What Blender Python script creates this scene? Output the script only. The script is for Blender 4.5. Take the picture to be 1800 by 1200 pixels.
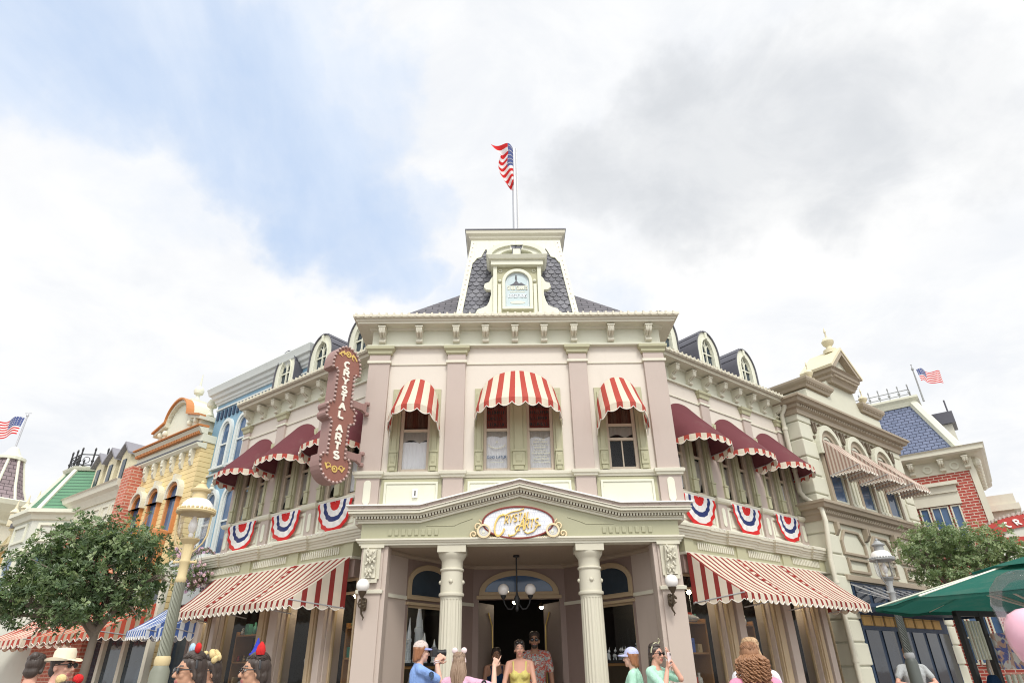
import bpy, math, random
import numpy as np
from mathutils import Vector, Matrix, noise
random.seed(7)
R = math.radians
PI = math.pi
for o_ in list(bpy.data.objects):
    bpy.data.objects.remove(o_)
scene = bpy.context.scene
COL = scene.collection

# ------------------------------------------------------------------ camera
F_PX, PITCH, ROLL, YAW, CAM_H = 1078.0, R(28.3), R(-0.9), R(-0.75), 1.4
_fw = Vector((-math.sin(YAW) * math.cos(PITCH), math.cos(YAW) * math.cos(PITCH), math.sin(PITCH)))
_rt = Vector((math.cos(YAW), math.sin(YAW), 0))
_up = _rt.cross(_fw)
_c, _s = math.cos(ROLL), math.sin(ROLL)
RT, UP, FW = (_c * _rt + _s * _up), (-_s * _rt + _c * _up), _fw
cam_data = bpy.data.cameras.new("camera")
cam = bpy.data.objects.new("camera", cam_data)
COL.objects.link(cam)
cam_data.sensor_width = 36
cam_data.lens = F_PX / 1800 * 36
cam_data.clip_end = 600
cam.matrix_world = Matrix(((RT.x, UP.x, -FW.x, 0), (RT.y, UP.y, -FW.y, 0), (RT.z, UP.z, -FW.z, CAM_H), (0, 0, 0, 1)))
scene.camera = cam
scene.cycles.filter_width = 1.1
scene.render.resolution_x, scene.render.resolution_y = 1024, 682

# ------------------------------------------------------------------ sun and sky
SUN_EL, SUN_AZ = R(52), R(168)      # azimuth clockwise from +y: behind the camera, a little to the right
sd = Vector((math.sin(SUN_AZ) * math.cos(SUN_EL), math.cos(SUN_AZ) * math.cos(SUN_EL), math.sin(SUN_EL)))
sun_data = bpy.data.lights.new("sun", "SUN")
sun_data.energy = 1.65
sun_data.angle = R(14)
sun_data.color = (1.0, 0.955, 0.89)
sun = bpy.data.objects.new("sun", sun_data)
sun.rotation_euler = (-sd).to_track_quat('-Z', 'Y').to_euler()
COL.objects.link(sun)
world = bpy.data.worlds.new("World")
scene.world = world
world.use_nodes = True


def build_world():
    nt = world.node_tree
    N, L = nt.nodes, nt.links
    N.clear()
    out = N.new("ShaderNodeOutputWorld")
    bg = N.new("ShaderNodeBackground")
    bg.inputs[1].default_value = 0.123
    L.new(bg.outputs[0], out.inputs[0])
    sky = N.new("ShaderNodeTexSky")
    sky.sky_type = 'NISHITA'
    sky.sun_disc = False
    sky.sun_elevation = SUN_EL
    sky.sun_rotation = SUN_AZ
    sky.dust_density = 1.5
    sky.ozone_density = 1.5
    tc = N.new("ShaderNodeTexCoord")

    def math_(op, a, b=None, c=None, clamp=False):
        n = N.new("ShaderNodeMath")
        n.operation = op
        n.use_clamp = clamp
        for i, v in enumerate((a, b, c)):
            if v is None:
                continue
            if isinstance(v, (int, float)):
                n.inputs[i].default_value = v
            else:
                L.new(v, n.inputs[i])
        return n.outputs[0]

    def direction(x, y):
        return ((x - 900) * RT - (y - 600) * UP + F_PX * FW).normalized()

    # cloud deck coordinates: the direction projected on a flat layer overhead
    sep = N.new("ShaderNodeSeparateXYZ")
    L.new(tc.outputs['Generated'], sep.inputs[0])
    zz = math_('ADD', math_('MAXIMUM', sep.outputs[2], 0.0), 0.22)
    cx, cy = math_('DIVIDE', sep.outputs[0], zz), math_('DIVIDE', sep.outputs[1], zz)
    comb = N.new("ShaderNodeCombineXYZ")
    L.new(cx, comb.inputs[0])
    L.new(cy, comb.inputs[1])

    def noise(scale, detail, rough, off=(0, 0, 0), dist=0.0, sc=(1, 1, 1), rot=0.0):
        mp = N.new("ShaderNodeMapping")
        mp.inputs['Location'].default_value = off
        mp.inputs['Scale'].default_value = sc
        mp.inputs['Rotation'].default_value = (0, 0, rot)
        L.new(comb.outputs[0], mp.inputs[0])
        n = N.new("ShaderNodeTexNoise")
        n.inputs['Scale'].default_value = scale
        n.inputs['Detail'].default_value = detail
        n.inputs['Roughness'].default_value = rough
        n.inputs['Distortion'].default_value = dist
        L.new(mp.outputs[0], n.inputs['Vector'])
        return n.outputs['Fac']

    def blob(px, py, r0, r1):
        """1 inside angle r0 of the direction, 0 outside r1"""
        vm = N.new("ShaderNodeVectorMath")
        vm.operation = 'DOT_PRODUCT'
        L.new(warped, vm.inputs[0])
        vm.inputs[1].default_value = direction(px, py)
        mr = N.new("ShaderNodeMapRange")
        mr.interpolation_type = 'SMOOTHSTEP'
        L.new(vm.outputs['Value'], mr.inputs[0])
        mr.inputs[1].default_value = math.cos(R(r1))
        mr.inputs[2].default_value = math.cos(R(r0))
        return mr.outputs[0]

    # directions stirred by noise, so that cloud edges billow
    def vmath(op, a, b):
        v = N.new("ShaderNodeVectorMath")
        v.operation = op
        for i, x in enumerate((a, b)):
            if x is None: continue
            if isinstance(x, tuple): v.inputs[i].default_value = x
            else: L.new(x, v.inputs[i])
        return v.outputs[0]

    stir = tc.outputs['Generated']
    for sc_, amp in ((2.2, .34), (7.0, .13), (22.0, .05)):
        nz = N.new("ShaderNodeTexNoise")
        nz.inputs['Scale'].default_value = sc_
        nz.inputs['Detail'].default_value = 5
        nz.inputs['Roughness'].default_value = .6
        L.new(tc.outputs['Generated'], nz.inputs['Vector'])
        d_ = vmath('SUBTRACT', nz.outputs['Color'], (.5, .5, .5))
        stir = vmath('ADD', stir, vmath('MULTIPLY', d_, (amp, amp, amp)))
    warped = vmath('NORMALIZE', stir, None)

    def ramp(fac, a, b, lo=0.0, hi=1.0):
        mr = N.new("ShaderNodeMapRange")
        mr.interpolation_type = 'SMOOTHSTEP'
        L.new(fac, mr.inputs[0])
        mr.inputs[1].default_value = a
        mr.inputs[2].default_value = b
        mr.inputs[3].default_value = lo
        mr.inputs[4].default_value = hi
        return mr.outputs[0]

    def mix(f, a, b):
        n = N.new("ShaderNodeMix")
        n.data_type = 'RGBA'
        if isinstance(f, float):
            n.inputs[0].default_value = f
        else:
            L.new(f, n.inputs[0])
        for i, v in ((6, a), (7, b)):
            if isinstance(v, tuple):
                n.inputs[i].default_value = v
            else:
                L.new(v, n.inputs[i])
        return n.outputs[2]

    n_big = noise(1.3, 8, 0.58, (3.1, 1.2, 0), 0.25)
    n_fine = noise(4.2, 9, 0.62, (0.4, 7.7, 0), 0.4)
    n_wisp = noise(1.6, 7, 0.6, (5.4, 2.0, 0), 0.8, (1.0, 0.35, 1), 0.7)
    # where the gap in the cloud lets the blue through
    gap = blob(60, -40, 5, 15)
    for px_, py_, r0, r1, w_ in ((240, 60, 5, 14, 1), (430, 170, 4, 12.5, 1), (590, 290, 3, 11, 1), (690, 380, 2, 9, .95), (745, 480, .5, 6, .95), (640, 180, 2, 9, .75), (800, 330, .5, 5, .7), (850, 590, .5, 8, .7), (1090, 560, .5, 7, .6), (330, 330, 1, 10, .5), (480, 20, 2, 10, .8)):
        gap = math_('MAXIMUM', gap, math_('MULTIPLY', blob(px_, py_, r0, r1), w_))
    n_puff = ramp(noise(6.5, 8, 0.6, (2.2, 4.4, 0), 0.3), .38, .62)
    edge = math_('ADD', math_('ADD', math_('MULTIPLY', n_big, 0.5), math_('MULTIPLY', n_fine, 0.45)), math_('MULTIPLY', n_puff, 0.16))
    blue = ramp(math_('SUBTRACT', math_('MULTIPLY', gap, 1.25), math_('MULTIPLY', edge, 0.75)), -0.12, 0.98)
    veil = ramp(n_wisp, 0.36, 0.70, 0.05, 0.75)
    # grey belly of the thick cloud to the right
    belly = blob(1230, 290, 1, 13)
    for px_, py_, r0, r1, w_ in ((1440, 260, 1, 12, .9), (1060, 290, 1, 8, .85), (1620, 230, 1, 9, .7), (1250, 90, 1, 10, .3)):
        belly = math_('MAXIMUM', belly, math_('MULTIPLY', blob(px_, py_, r0, r1), w_))
    grey = ramp(math_('SUBTRACT', math_('MULTIPLY', belly, 1.25), math_('MULTIPLY', edge, 0.7)), -0.05, 1.0)
    soft = ramp(n_big, 0.32, 0.66)
    soft2 = ramp(n_fine, 0.35, 0.65)
    white = mix(soft, (5.35, 5.5, 5.75, 1), (6.1, 6.1, 6.1, 1))
    white = mix(math_('MULTIPLY', soft2, .6), white, (6.35, 6.35, 6.3, 1))
    white = mix(math_('MULTIPLY', grey, math_('ADD', math_('MULTIPLY', soft2, -.35), 1.0)), white, (4.3, 4.45, 4.65, 1))
    bluesky = mix(0.85, sky.outputs[0], (3.75, 4.65, 6.1, 1))
    bluesky = mix(veil, bluesky, (5.1, 5.55, 6.25, 1))
    col = mix(blue, white, bluesky)
    # the cloud glows brighter towards the veiled sun
    sv = vmath('DOT_PRODUCT', tc.outputs['Generated'], None)
    dn = sv.node
    dn.inputs[1].default_value = sd
    glow = ramp(dn.outputs['Value'], 0.36, 1.0, 1.0, 2.0)
    fin = N.new("ShaderNodeVectorMath")
    fin.operation = 'SCALE'
    L.new(col, fin.inputs[0])
    L.new(glow, fin.inputs['Scale'])
    L.new(fin.outputs[0], bg.inputs[0])


build_world()
vs = scene.view_settings
vs.view_transform = 'Standard'
vs.look = 'None'
vs.exposure = 0.44
vs.gamma = 1
vs.use_curve_mapping = False

# ------------------------------------------------------------------ helpers: scene graph
ORG = {}


def tag(o, label=None, cat=None, group=None, kind=None):
    if label: o["label"] = label
    if cat: o["category"] = cat
    if group: o["group"] = group
    if kind: o["kind"] = kind
    return o


def thing(name, loc, label, cat, group=None, kind=None):
    o = bpy.data.objects.new(name, None)
    o.empty_display_size = 0.2
    o.location = loc
    COL.objects.link(o)
    ORG[o.name] = Vector(loc)
    return tag(o, label, cat, group, kind)


def copy_tree(o, parent=None, shift=None):
    c = o.copy()
    COL.objects.link(c)
    if parent is not None:
        c.parent = parent
    ORG[c.name] = ORG.get(o.name, Vector((0, 0, 0)))
    for ch in list(o.children):
        copy_tree(ch, c)
    return c


def FR(origin, X):
    X = Vector(X).normalized()
    return Matrix(((X.x, -X.y, 0, origin[0]), (X.y, X.x, 0, origin[1]), (0, 0, 1, origin[2]), (0, 0, 0, 1)))


ID = Matrix.Identity(4)


class MB:
    """collects faces in a local frame and links them as one mesh object"""

    def __init__(self, fr=ID):
        self.fr, self.v, self.f, self.mi, self.uv = fr, [], [], [], {}
        self.m = 0

    def face(self, pts, uv=None):
        n = len(self.v)
        self.v += [tuple(p) for p in pts]
        if uv: self.uv[len(self.f)] = uv
        self.f.append(tuple(range(n, n + len(pts))))
        self.mi.append(self.m)

    def grid(self, rows, close=False, uvs=None):
        n = len(self.v)
        w = len(rows[0])
        for r in rows: self.v += [tuple(p) for p in r]
        for i in range(len(rows) - 1):
            for j in range(w if close else w - 1):
                k = (j + 1) % w
                if uvs: self.uv[len(self.f)] = (uvs[i][j], uvs[i][k], uvs[i + 1][k], uvs[i + 1][j])
                self.f.append((n + i * w + j, n + i * w + k, n + (i + 1) * w + k, n + (i + 1) * w + j))
                self.mi.append(self.m)
        return n

    def cap(self, idx):
        self.f.append(tuple(idx))
        self.mi.append(self.m)

    def box(self, x0, x1, y0, y1, z0, z1):
        if x0 > x1: x0, x1 = x1, x0
        if y0 > y1: y0, y1 = y1, y0
        n = len(self.v)
        self.v += [(x0, y0, z0), (x1, y0, z0), (x1, y1, z0), (x0, y1, z0), (x0, y0, z1), (x1, y0, z1), (x1, y1, z1), (x0, y1, z1)]
        for q in ((0, 1, 5, 4), (1, 2, 6, 5), (2, 3, 7, 6), (3, 0, 4, 7), (4, 5, 6, 7), (3, 2, 1, 0)):
            self.f.append(tuple(n + i for i in q))
            self.mi.append(self.m)
        return self

    def prism(self, poly, y0, y1):
        """poly = [(x,z)] counter-clockwise seen from the front (-y); extruded y0 (front) .. y1 (back)"""
        k = len(poly)
        n = len(self.v)
        self.v += [(x, y0, z) for x, z in poly] + [(x, y1, z) for x, z in poly]
        self.cap(range(n, n + k))
        self.cap(reversed(range(n + k, n + 2 * k)))
        for i in range(k):
            j = (i + 1) % k
            self.cap((n + j, n + i, n + k + i, n + k + j))
        return self

    def prismz(self, poly, z0, z1):
        k = len(poly)
        n = len(self.v)
        self.v += [(x, y, z0) for x, y in poly] + [(x, y, z1) for x, y in poly]
        self.cap(reversed(range(n, n + k)))
        self.cap(range(n + k, n + 2 * k))
        for i in range(k):
            j = (i + 1) % k
            self.cap((n + i, n + j, n + k + j, n + k + i))
        return self

    def ring(self, outer, inner, y0, y1):
        k = len(outer)
        n = len(self.v)
        for y in (y0, y1):
            self.v += [(x, y, z) for x, z in outer]
            self.v += [(x, y, z) for x, z in inner]
        for i in range(k):
            j = (i + 1) % k
            self.cap((n + i, n + j, n + k + j, n + k + i))
            self.cap((n + 2 * k + j, n + 2 * k + i, n + 3 * k + i, n + 3 * k + j))
            self.cap((n + j, n + i, n + 2 * k + i, n + 2 * k + j))
            self.cap((n + k + i, n + k + j, n + 3 * k + j, n + 3 * k + i))
        return self

    def mould(self, path, prof, closed=False, caps=True):
        """sweep profile [(out, z)] along plan path [(x,y)], outward = right hand side"""
        P = [Vector((p[0], p[1])) for p in path]
        n = len(P)
        offs = []
        for i in range(n):
            def nrm(a, b):
                d = (b - a).normalized()
                return Vector((d.y, -d.x))
            if closed or 0 < i < n - 1:
                n1, n2 = nrm(P[i - 1], P[i]), nrm(P[i], P[(i + 1) % n])
                m = (n1 + n2) / max(0.2, 1 + n1.dot(n2))
            elif i == 0:
                m = nrm(P[0], P[1])
            else:
                m = nrm(P[-2], P[-1])
            offs.append(m)
        rows = [[(P[i].x + offs[i].x * o, P[i].y + offs[i].y * o, z) for i in range(n)] for o, z in prof]
        b = self.grid(rows, close=closed)
        if caps and not closed:
            self.cap([b + r * n for r in reversed(range(len(prof)))])
            self.cap([b + r * n + n - 1 for r in range(len(prof))])
        return self

    def tube(self, path, rad, n=8, cap=True):
        P = [Vector(p) for p in path]
        if not isinstance(rad, (list, tuple)): rad = [rad] * len(P)
        rows = []
        ref = None
        for i, p in enumerate(P):
            d = (P[min(i + 1, len(P) - 1)] - P[max(i - 1, 0)])
            if d.length < 1e-9: d = Vector((0, 0, 1))
            d.normalize()
            if ref is None:
                ref = Vector((1, 0, 0)) if abs(d.x) < 0.8 else Vector((0, 1, 0))
            a = (ref - d * ref.dot(d)).normalized()
            b = d.cross(a)
            ref = a
            rows.append([p + (a * math.cos(2 * PI * k / n) + b * math.sin(2 * PI * k / n)) * rad[i] for k in range(n)])
        b0 = self.grid(rows, close=True)
        if cap:
            self.cap(reversed(range(b0, b0 + n)))
            e = b0 + (len(P) - 1) * n
            self.cap(range(e, e + n))
        return self

    def lathe(self, c, prof, n=16, a0=0, flute=0.0, flutes=0):
        rows = []
        for r, z in prof:
            row = []
            for k in range(n):
                a = 2 * PI * k / n + a0
                rr = r * (1 - flute * (0.5 + 0.5 * math.cos(a * flutes))) if flutes else r
                row.append((c[0] + rr * math.cos(a), c[1] + rr * math.sin(a), c[2] + z))
            rows.append(row)
        b = self.grid(rows, close=True)
        self.cap(reversed(range(b, b + n)))
        e = b + (len(prof) - 1) * n
        self.cap(range(e, e + n))
        return self

    def ball(self, c, r, nu=12, nv=8, M=None):
        if not isinstance(r, (tuple, list)): r = (r, r, r)
        rows = []
        for i in range(nv + 1):
            t = PI * i / nv
            t = min(max(t, 0.04), PI - 0.04)
            row = []
            for k in range(nu):
                a = 2 * PI * k / nu
                p = Vector((r[0] * math.sin(t) * math.cos(a), r[1] * math.sin(t) * math.sin(a), -r[2] * math.cos(t)))
                if M is not None: p = M @ p
                row.append(Vector(c) + p)
            rows.append(row)
        b = self.grid(rows, close=True)
        self.cap(reversed(range(b, b + nu)))
        self.cap(range(b + nv * nu, b + nv * nu + nu))
        return self

    def capsule(self, p0, r0, p1, r1, n=10, side=None, flat=1.0):
        """tapered sphere-swept limb; 'flat' squeezes it along axis x side"""
        p0, p1 = Vector(p0), Vector(p1)
        d = p1 - p0
        if d.length < 1e-6: d = Vector((0, 0, 1e-4))
        L_ = d.length
        d.normalize()
        ref = Vector(side) if side is not None else (Vector((1, 0, 0)) if abs(d.x) < 0.8 else Vector((0, 1, 0)))
        a = (ref - d * ref.dot(d)).normalized()
        b = d.cross(a)
        rows = []
        st = [(-r0 * math.cos(t), r0 * math.sin(t)) for t in (0.12, 0.5, 1.0)] + [(0, r0)]
        st += [(L_ * 0.5, (r0 + r1) / 2), (L_, r1)] + [(L_ + r1 * math.cos(t), r1 * math.sin(t)) for t in (1.0, 0.5, 0.12)]
        for h, r in st:
            rows.append([p0 + d * h + a * (r * math.cos(2 * PI * k / n)) + b * (r * flat * math.sin(2 * PI * k / n)) for k in range(n)])
        b0 = self.grid(rows, close=True)
        self.cap(reversed(range(b0, b0 + n)))
        e = b0 + (len(st) - 1) * n
        self.cap(range(e, e + n))
        return self

    def loft(self, secs, n=18):
        """closed vertical loft: (cx, cy, z, rx, ry)"""
        rows = [[(cx + rx * math.cos(2 * PI * k / n), cy + ry * math.sin(2 * PI * k / n), z) for k in range(n)] for cx, cy, z, rx, ry in secs]
        b = self.grid(rows, close=True)
        self.cap(reversed(range(b, b + n)))
        self.cap(range(b + (len(secs) - 1) * n, b + len(secs) * n))
        return self

    def wall(self, x0, x1, z0, z1, openings, y=0.0, depth=0.14):
        xs = sorted({x0, x1, *[v for o in openings for v in o[:2]]})
        zs = sorted({z0, z1, *[v for o in openings for v in o[2:]]})
        for i in range(len(xs) - 1):
            for j in range(len(zs) - 1):
                cx, cz = (xs[i] + xs[i + 1]) / 2, (zs[j] + zs[j + 1]) / 2
                if any(o[0] < cx < o[1] and o[2] < cz < o[3] for o in openings): continue
                self.face([(xs[i], y, zs[j]), (xs[i + 1], y, zs[j]), (xs[i + 1], y, zs[j + 1]), (xs[i], y, zs[j + 1])])
                self.face([(xs[i], y + depth, zs[j]), (xs[i], y + depth, zs[j + 1]), (xs[i + 1], y + depth, zs[j + 1]), (xs[i + 1], y + depth, zs[j])])
        for a, b, c, d in openings:
            self.face([(a, y, c), (a, y, d), (a, y + depth, d), (a, y + depth, c)])
            self.face([(b, y, d), (b, y, c), (b, y + depth, c), (b, y + depth, d)])
            self.face([(a, y, c), (a, y + depth, c), (b, y + depth, c), (b, y, c)])
            self.face([(a, y, d), (b, y, d), (b, y + depth, d), (a, y + depth, d)])
        for (a, z_a, b, z_b) in ((x0, z0, x0, z1), (x1, z1, x1, z0)):
            self.face([(a, y, z_a), (a, y + depth, z_a), (b, y + depth, z_b), (b, y, z_b)])
        self.face([(x0, y, z1), (x1, y, z1), (x1, y + depth, z1), (x0, y + depth, z1)])
        self.face([(x0, y, z0), (x0, y + depth, z0), (x1, y + depth, z0), (x1, y, z0)])
        return self

    def mesh(self, name, mats, org=Vector((0, 0, 0)), smooth=None):
        me = bpy.data.meshes.new(name)
        vv = [tuple((self.fr @ Vector(p)) - org) for p in self.v]
        me.from_pydata(vv, [], self.f)
        if not isinstance(mats, (list, tuple)): mats = [mats]
        for m in mats: me.materials.append(m)
        me.polygons.foreach_set("material_index", self.mi)
        uvl = me.uv_layers.new(name="UVMap").data
        wv = [Vector(p) for p in self.v]
        for pi, p in enumerate(me.polygons):
            if pi in self.uv:
                for k, li in enumerate(p.loop_indices): uvl[li].uv = self.uv[pi][k]
                continue
            n = p.normal
            if abs(n.z) > 0.94:
                for li in p.loop_indices:
                    c = me.vertices[me.loops[li].vertex_index].co
                    uvl[li].uv = (c.x, c.y)
            else:
                t = Vector((-n.y, n.x, 0)).normalized()
                b = n.cross(t)
                for li in p.loop_indices:
                    c = me.vertices[me.loops[li].vertex_index].co + org
                    uvl[li].uv = (c.dot(t), c.dot(b))
        if smooth is not None:
            me.polygons.foreach_set("use_smooth", [True] * len(me.polygons))
            if smooth < 180:
                me.set_sharp_from_angle(angle=R(smooth))
        me.update()
        return me

    def build(self, name, mats, parent=None, smooth=None, bevel=0, label=None, org=None):
        if org is None: org = ORG.get(parent.name, Vector((0, 0, 0))) if parent else Vector((0, 0, 0))
        org = Vector(org)
        o = bpy.data.objects.new(name, self.mesh(name, mats, org, smooth))
        COL.objects.link(o)
        if parent:
            o.parent = parent
        else:
            o.location = org
        ORG[o.name] = org
        if bevel:
            md = o.modifiers.new("bevel", "BEVEL")
            md.width = bevel
            md.segments = 2
            md.limit_method = 'ANGLE'
            md.angle_limit = R(40)
        if label: o["label"] = label
        return o


def fuse(mb, name, mats, parent, voxel=0.007, smooth=3, label=None, colour=None):
    """voxel-fuse overlapping closed shapes into one continuous surface"""
    org = ORG.get(parent.name, Vector((0, 0, 0)))
    tmp = bpy.data.objects.new("tmp", mb.mesh("tmp", mats, org))
    COL.objects.link(tmp)
    md = tmp.modifiers.new("r", "REMESH")
    md.mode = 'VOXEL'
    md.voxel_size = voxel
    if smooth:
        sm = tmp.modifiers.new("s", "SMOOTH")
        sm.factor = 0.5
        sm.iterations = smooth
    dg = bpy.context.evaluated_depsgraph_get()
    me = bpy.data.meshes.new_from_object(tmp.evaluated_get(dg))
    bpy.data.objects.remove(tmp)
    me.name = name
    me.materials.clear()
    for m in (mats if isinstance(mats, (list, tuple)) else [mats]): me.materials.append(m)
    nf = len(me.polygons)
    mi = np.zeros(nf, dtype=np.int32)
    if colour:
        c = np.zeros(nf * 3)
        me.polygons.foreach_get("center", c)
        mi = colour(c.reshape(-1, 3) + np.array(org)).astype(np.int32)
    me.polygons.foreach_set("material_index", mi)
    me.polygons.foreach_set("use_smooth", [True] * nf)
    me.update()
    o = bpy.data.objects.new(name, me)
    COL.objects.link(o)
    o.parent = parent
    ORG[o.name] = org
    if label: o["label"] = label
    return o


# ------------------------------------------------------------------ helpers: materials
class NT:
    def __init__(self, name):
        self.mat = bpy.data.materials.new(name)
        self.mat.use_nodes = True
        self.N, self.L = self.mat.node_tree.nodes, self.mat.node_tree.links
        self.b = self.N["Principled BSDF"]
        self.out = self.N["Material Output"]

    def n(self, t, **kw):
        x = self.N.new("ShaderNode" + t)
        for k, v in kw.items(): setattr(x, k, v)
        return x

    def link(self, a, b): self.L.new(a, b)

    def coord(self, which='Object', scale=(1, 1, 1), rot=(0, 0, 0)):
        t = self.n("TexCoord")
        m = self.n("Mapping")
        m.inputs['Scale'].default_value = scale
        m.inputs['Rotation'].default_value = rot
        self.link(t.outputs[which], m.inputs[0])
        return m.outputs[0]

    def noise(self, scale, detail=4, rough=0.55, vec=None, dist=0):
        x = self.n("TexNoise")
        x.inputs['Scale'].default_value = scale
        x.inputs['Detail'].default_value = detail
        x.inputs['Roughness'].default_value = rough
        x.inputs['Distortion'].default_value = dist
        self.link(vec if vec else self.coord(), x.inputs['Vector'])
        return x.outputs['Fac']

    def mix(self, f, a, b, mode='MIX'):
        x = self.n("Mix", data_type='RGBA', blend_type=mode)
        for i, v in ((0, f), (6, a), (7, b)):
            if isinstance(v, (int, float)): x.inputs[i].default_value = v
            elif isinstance(v, tuple): x.inputs[i].default_value = v if len(v) == 4 else v + (1,)
            else: self.link(v, x.inputs[i])
        return x.outputs[2]

    def ramp(self, f, stops, mode='LINEAR'):
        x = self.n("ValToRGB")
        r = x.color_ramp
        r.interpolation = mode
        while len(r.elements) < len(stops): r.elements.new(0.5)
        for e, (p, c) in zip(r.elements, stops):
            e.position = p
            e.color = c if len(c) == 4 else tuple(c) + (1,)
        self.link(f, x.inputs[0])
        return x.outputs[0]

    def math(self, op, a, b=0.0, clamp=False):
        x = self.n("Math", operation=op, use_clamp=clamp)
        for i, v in enumerate((a, b)):
            if isinstance(v, (int, float)): x.inputs[i].default_value = v
            else: self.link(v, x.inputs[i])
        return x.outputs[0]

    def bump(self, h, strength=0.3, dist=0.01):
        x = self.n("Bump")
        x.inputs['Strength'].default_value = strength
        x.inputs['Distance'].default_value = dist
        self.link(h, x.inputs['Height'])
        self.link(x.outputs[0], self.b.inputs['Normal'])

    def base(self, c):
        if isinstance(c, tuple): self.b.inputs['Base Color'].default_value = c if len(c) == 4 else c + (1,)
        else: self.link(c, self.b.inputs['Base Color'])

    def rough(self, v):
        if isinstance(v, (int, float)): self.b.inputs['Roughness'].default_value = v
        else: self.link(v, self.b.inputs['Roughness'])


def k(c, f): return tuple(min(1, v * f) for v in c)


def paint(name, c, rough=0.55, var=0.10, dirt=0.12, bump=0.12, metal=0, spec=0.4, coat=0):
    t = NT(name)
    n1 = t.noise(1.1, 7, 0.66)
    n2 = t.noise(34, 3, 0.6)
    col = t.mix(n1, k(c, 1 - var), k(c, 1 + var))
    if dirt:
        st = t.noise(2.2, 6, 0.7, t.coord('Object', (3.5, 3.5, 0.6)))
        m = t.ramp(st, [(0.55, (0, 0, 0)), (0.8, (dirt * 1.3,) * 3)])
        col = t.mix(m, col, k((c[0], c[1] * .93, c[2] * .82), 0.55))
    t.base(col)
    t.rough(t.ramp(n2, [(0.3, (rough - .08,) * 3), (0.7, (rough + .12,) * 3)]))
    t.bump(t.math('ADD', n2, t.math('MULTIPLY', n1, 0.6)), bump, 0.004)
    t.b.inputs['Metallic'].default_value = metal
    t.b.inputs['Specular IOR Level'].default_value = spec
    if coat: t.b.inputs['Coat Weight'].default_value = coat
    return t.mat


def fabric(name, c, c2=None, duty=0.5, rough=0.9, trans=0.22, fold=0.0, scale=500):
    """woven cloth; stripes follow uv.x when c2 is given"""
    t = NT(name)
    n1 = t.noise(3.0, 5, 0.6)
    weave = t.noise(scale, 1, 0.5)
    if c2:
        uv = t.n("TexCoord")
        sx = t.n("SeparateXYZ")
        t.link(uv.outputs['UV'], sx.inputs[0])
        fr = t.math('FRACT', sx.outputs[0])
        st = t.math('LESS_THAN', fr, duty)
        col = t.mix(st, c2, c)
    else:
        col = c
    fade = t.mix(n1, (0.86, 0.86, 0.86), (1.08, 1.08, 1.08))
    col = t.mix(1.0, col, fade, 'MULTIPLY')
    blot = t.ramp(t.noise(1.3, 6, 0.7), [(0.55, (0, 0, 0)), (0.8, (.22, .22, .22))])
    col = t.mix(blot, col, (0.30, 0.26, 0.21))
    t.base(col)
    t.rough(rough)
    t.b.inputs['Specular IOR Level'].default_value = 0.15
    t.bump(t.math('ADD', t.math('MULTIPLY', weave, 0.25), t.math('MULTIPLY', t.noise(7, 3, 0.6), 1.2)), 0.28, 0.02)
    if trans:
        tr = t.n("BsdfTranslucent")
        t.link(col if not isinstance(col, tuple) else t.mix(0.0, col, col), tr.inputs[0])
        ms = t.n("MixShader")
        ms.inputs[0].default_value = trans
        t.link(t.b.outputs[0], ms.inputs[1])
        t.link(tr.outputs[0], ms.inputs[2])
        t.link(ms.outputs[0], t.out.inputs[0])
    return t.mat


def brick(name, c1, c2, mortar, bw=0.21, bh=0.07, ms=0.010, scale=1.0, bumpy=0.5):
    t = NT(name)
    uv = t.coord('UV')
    b = t.n("TexBrick")
    b.inputs['Scale'].default_value = scale
    b.inputs['Brick Width'].default_value = bw
    b.inputs['Row Height'].default_value = bh
    b.inputs['Mortar Size'].default_value = ms
    b.inputs['Mortar Smooth'].default_value = 0.2
    b.inputs['Bias'].default_value = 0.0
    b.inputs['Color1'].default_value = c1 + (1,)
    b.inputs['Color2'].default_value = c2 + (1,)
    b.inputs['Mortar'].default_value = mortar + (1,)
    t.link(uv, b.inputs['Vector'])
    n = t.noise(9, 4, 0.6)
    col = t.mix(0.8, b.outputs['Color'], t.mix(n, (.7, .7, .7), (1.2, 1.2, 1.2)), 'MULTIPLY')
    t.base(col)
    t.rough(0.85)
    t.bump(t.math('SUBTRACT', t.math('MULTIPLY', n, 0.3), b.outputs['Fac']), bumpy, 0.012)
    return t.mat


def lined(name, c, line, step=0.1, w=0.12, rough=0.7, slope=True, tilt=0.0):
    """boards or courses: dark joint every 'step' metres up uv.y"""
    t = NT(name)
    uv = t.n("TexCoord")
    sx = t.n("SeparateXYZ")
    t.link(uv.outputs['UV'], sx.inputs[0])
    v = t.math('FRACT', t.math('DIVIDE', sx.outputs[1], step))
    j = t.math('LESS_THAN', v, w)
    n1 = t.noise(2.5, 5, 0.6)
    col = t.mix(n1, k(c, .86), k(c, 1.1))
    t.base(t.mix(j, col, line))
    t.rough(rough)
    t.bump(v, 0.5, 0.02)
    return t.mat


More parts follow.
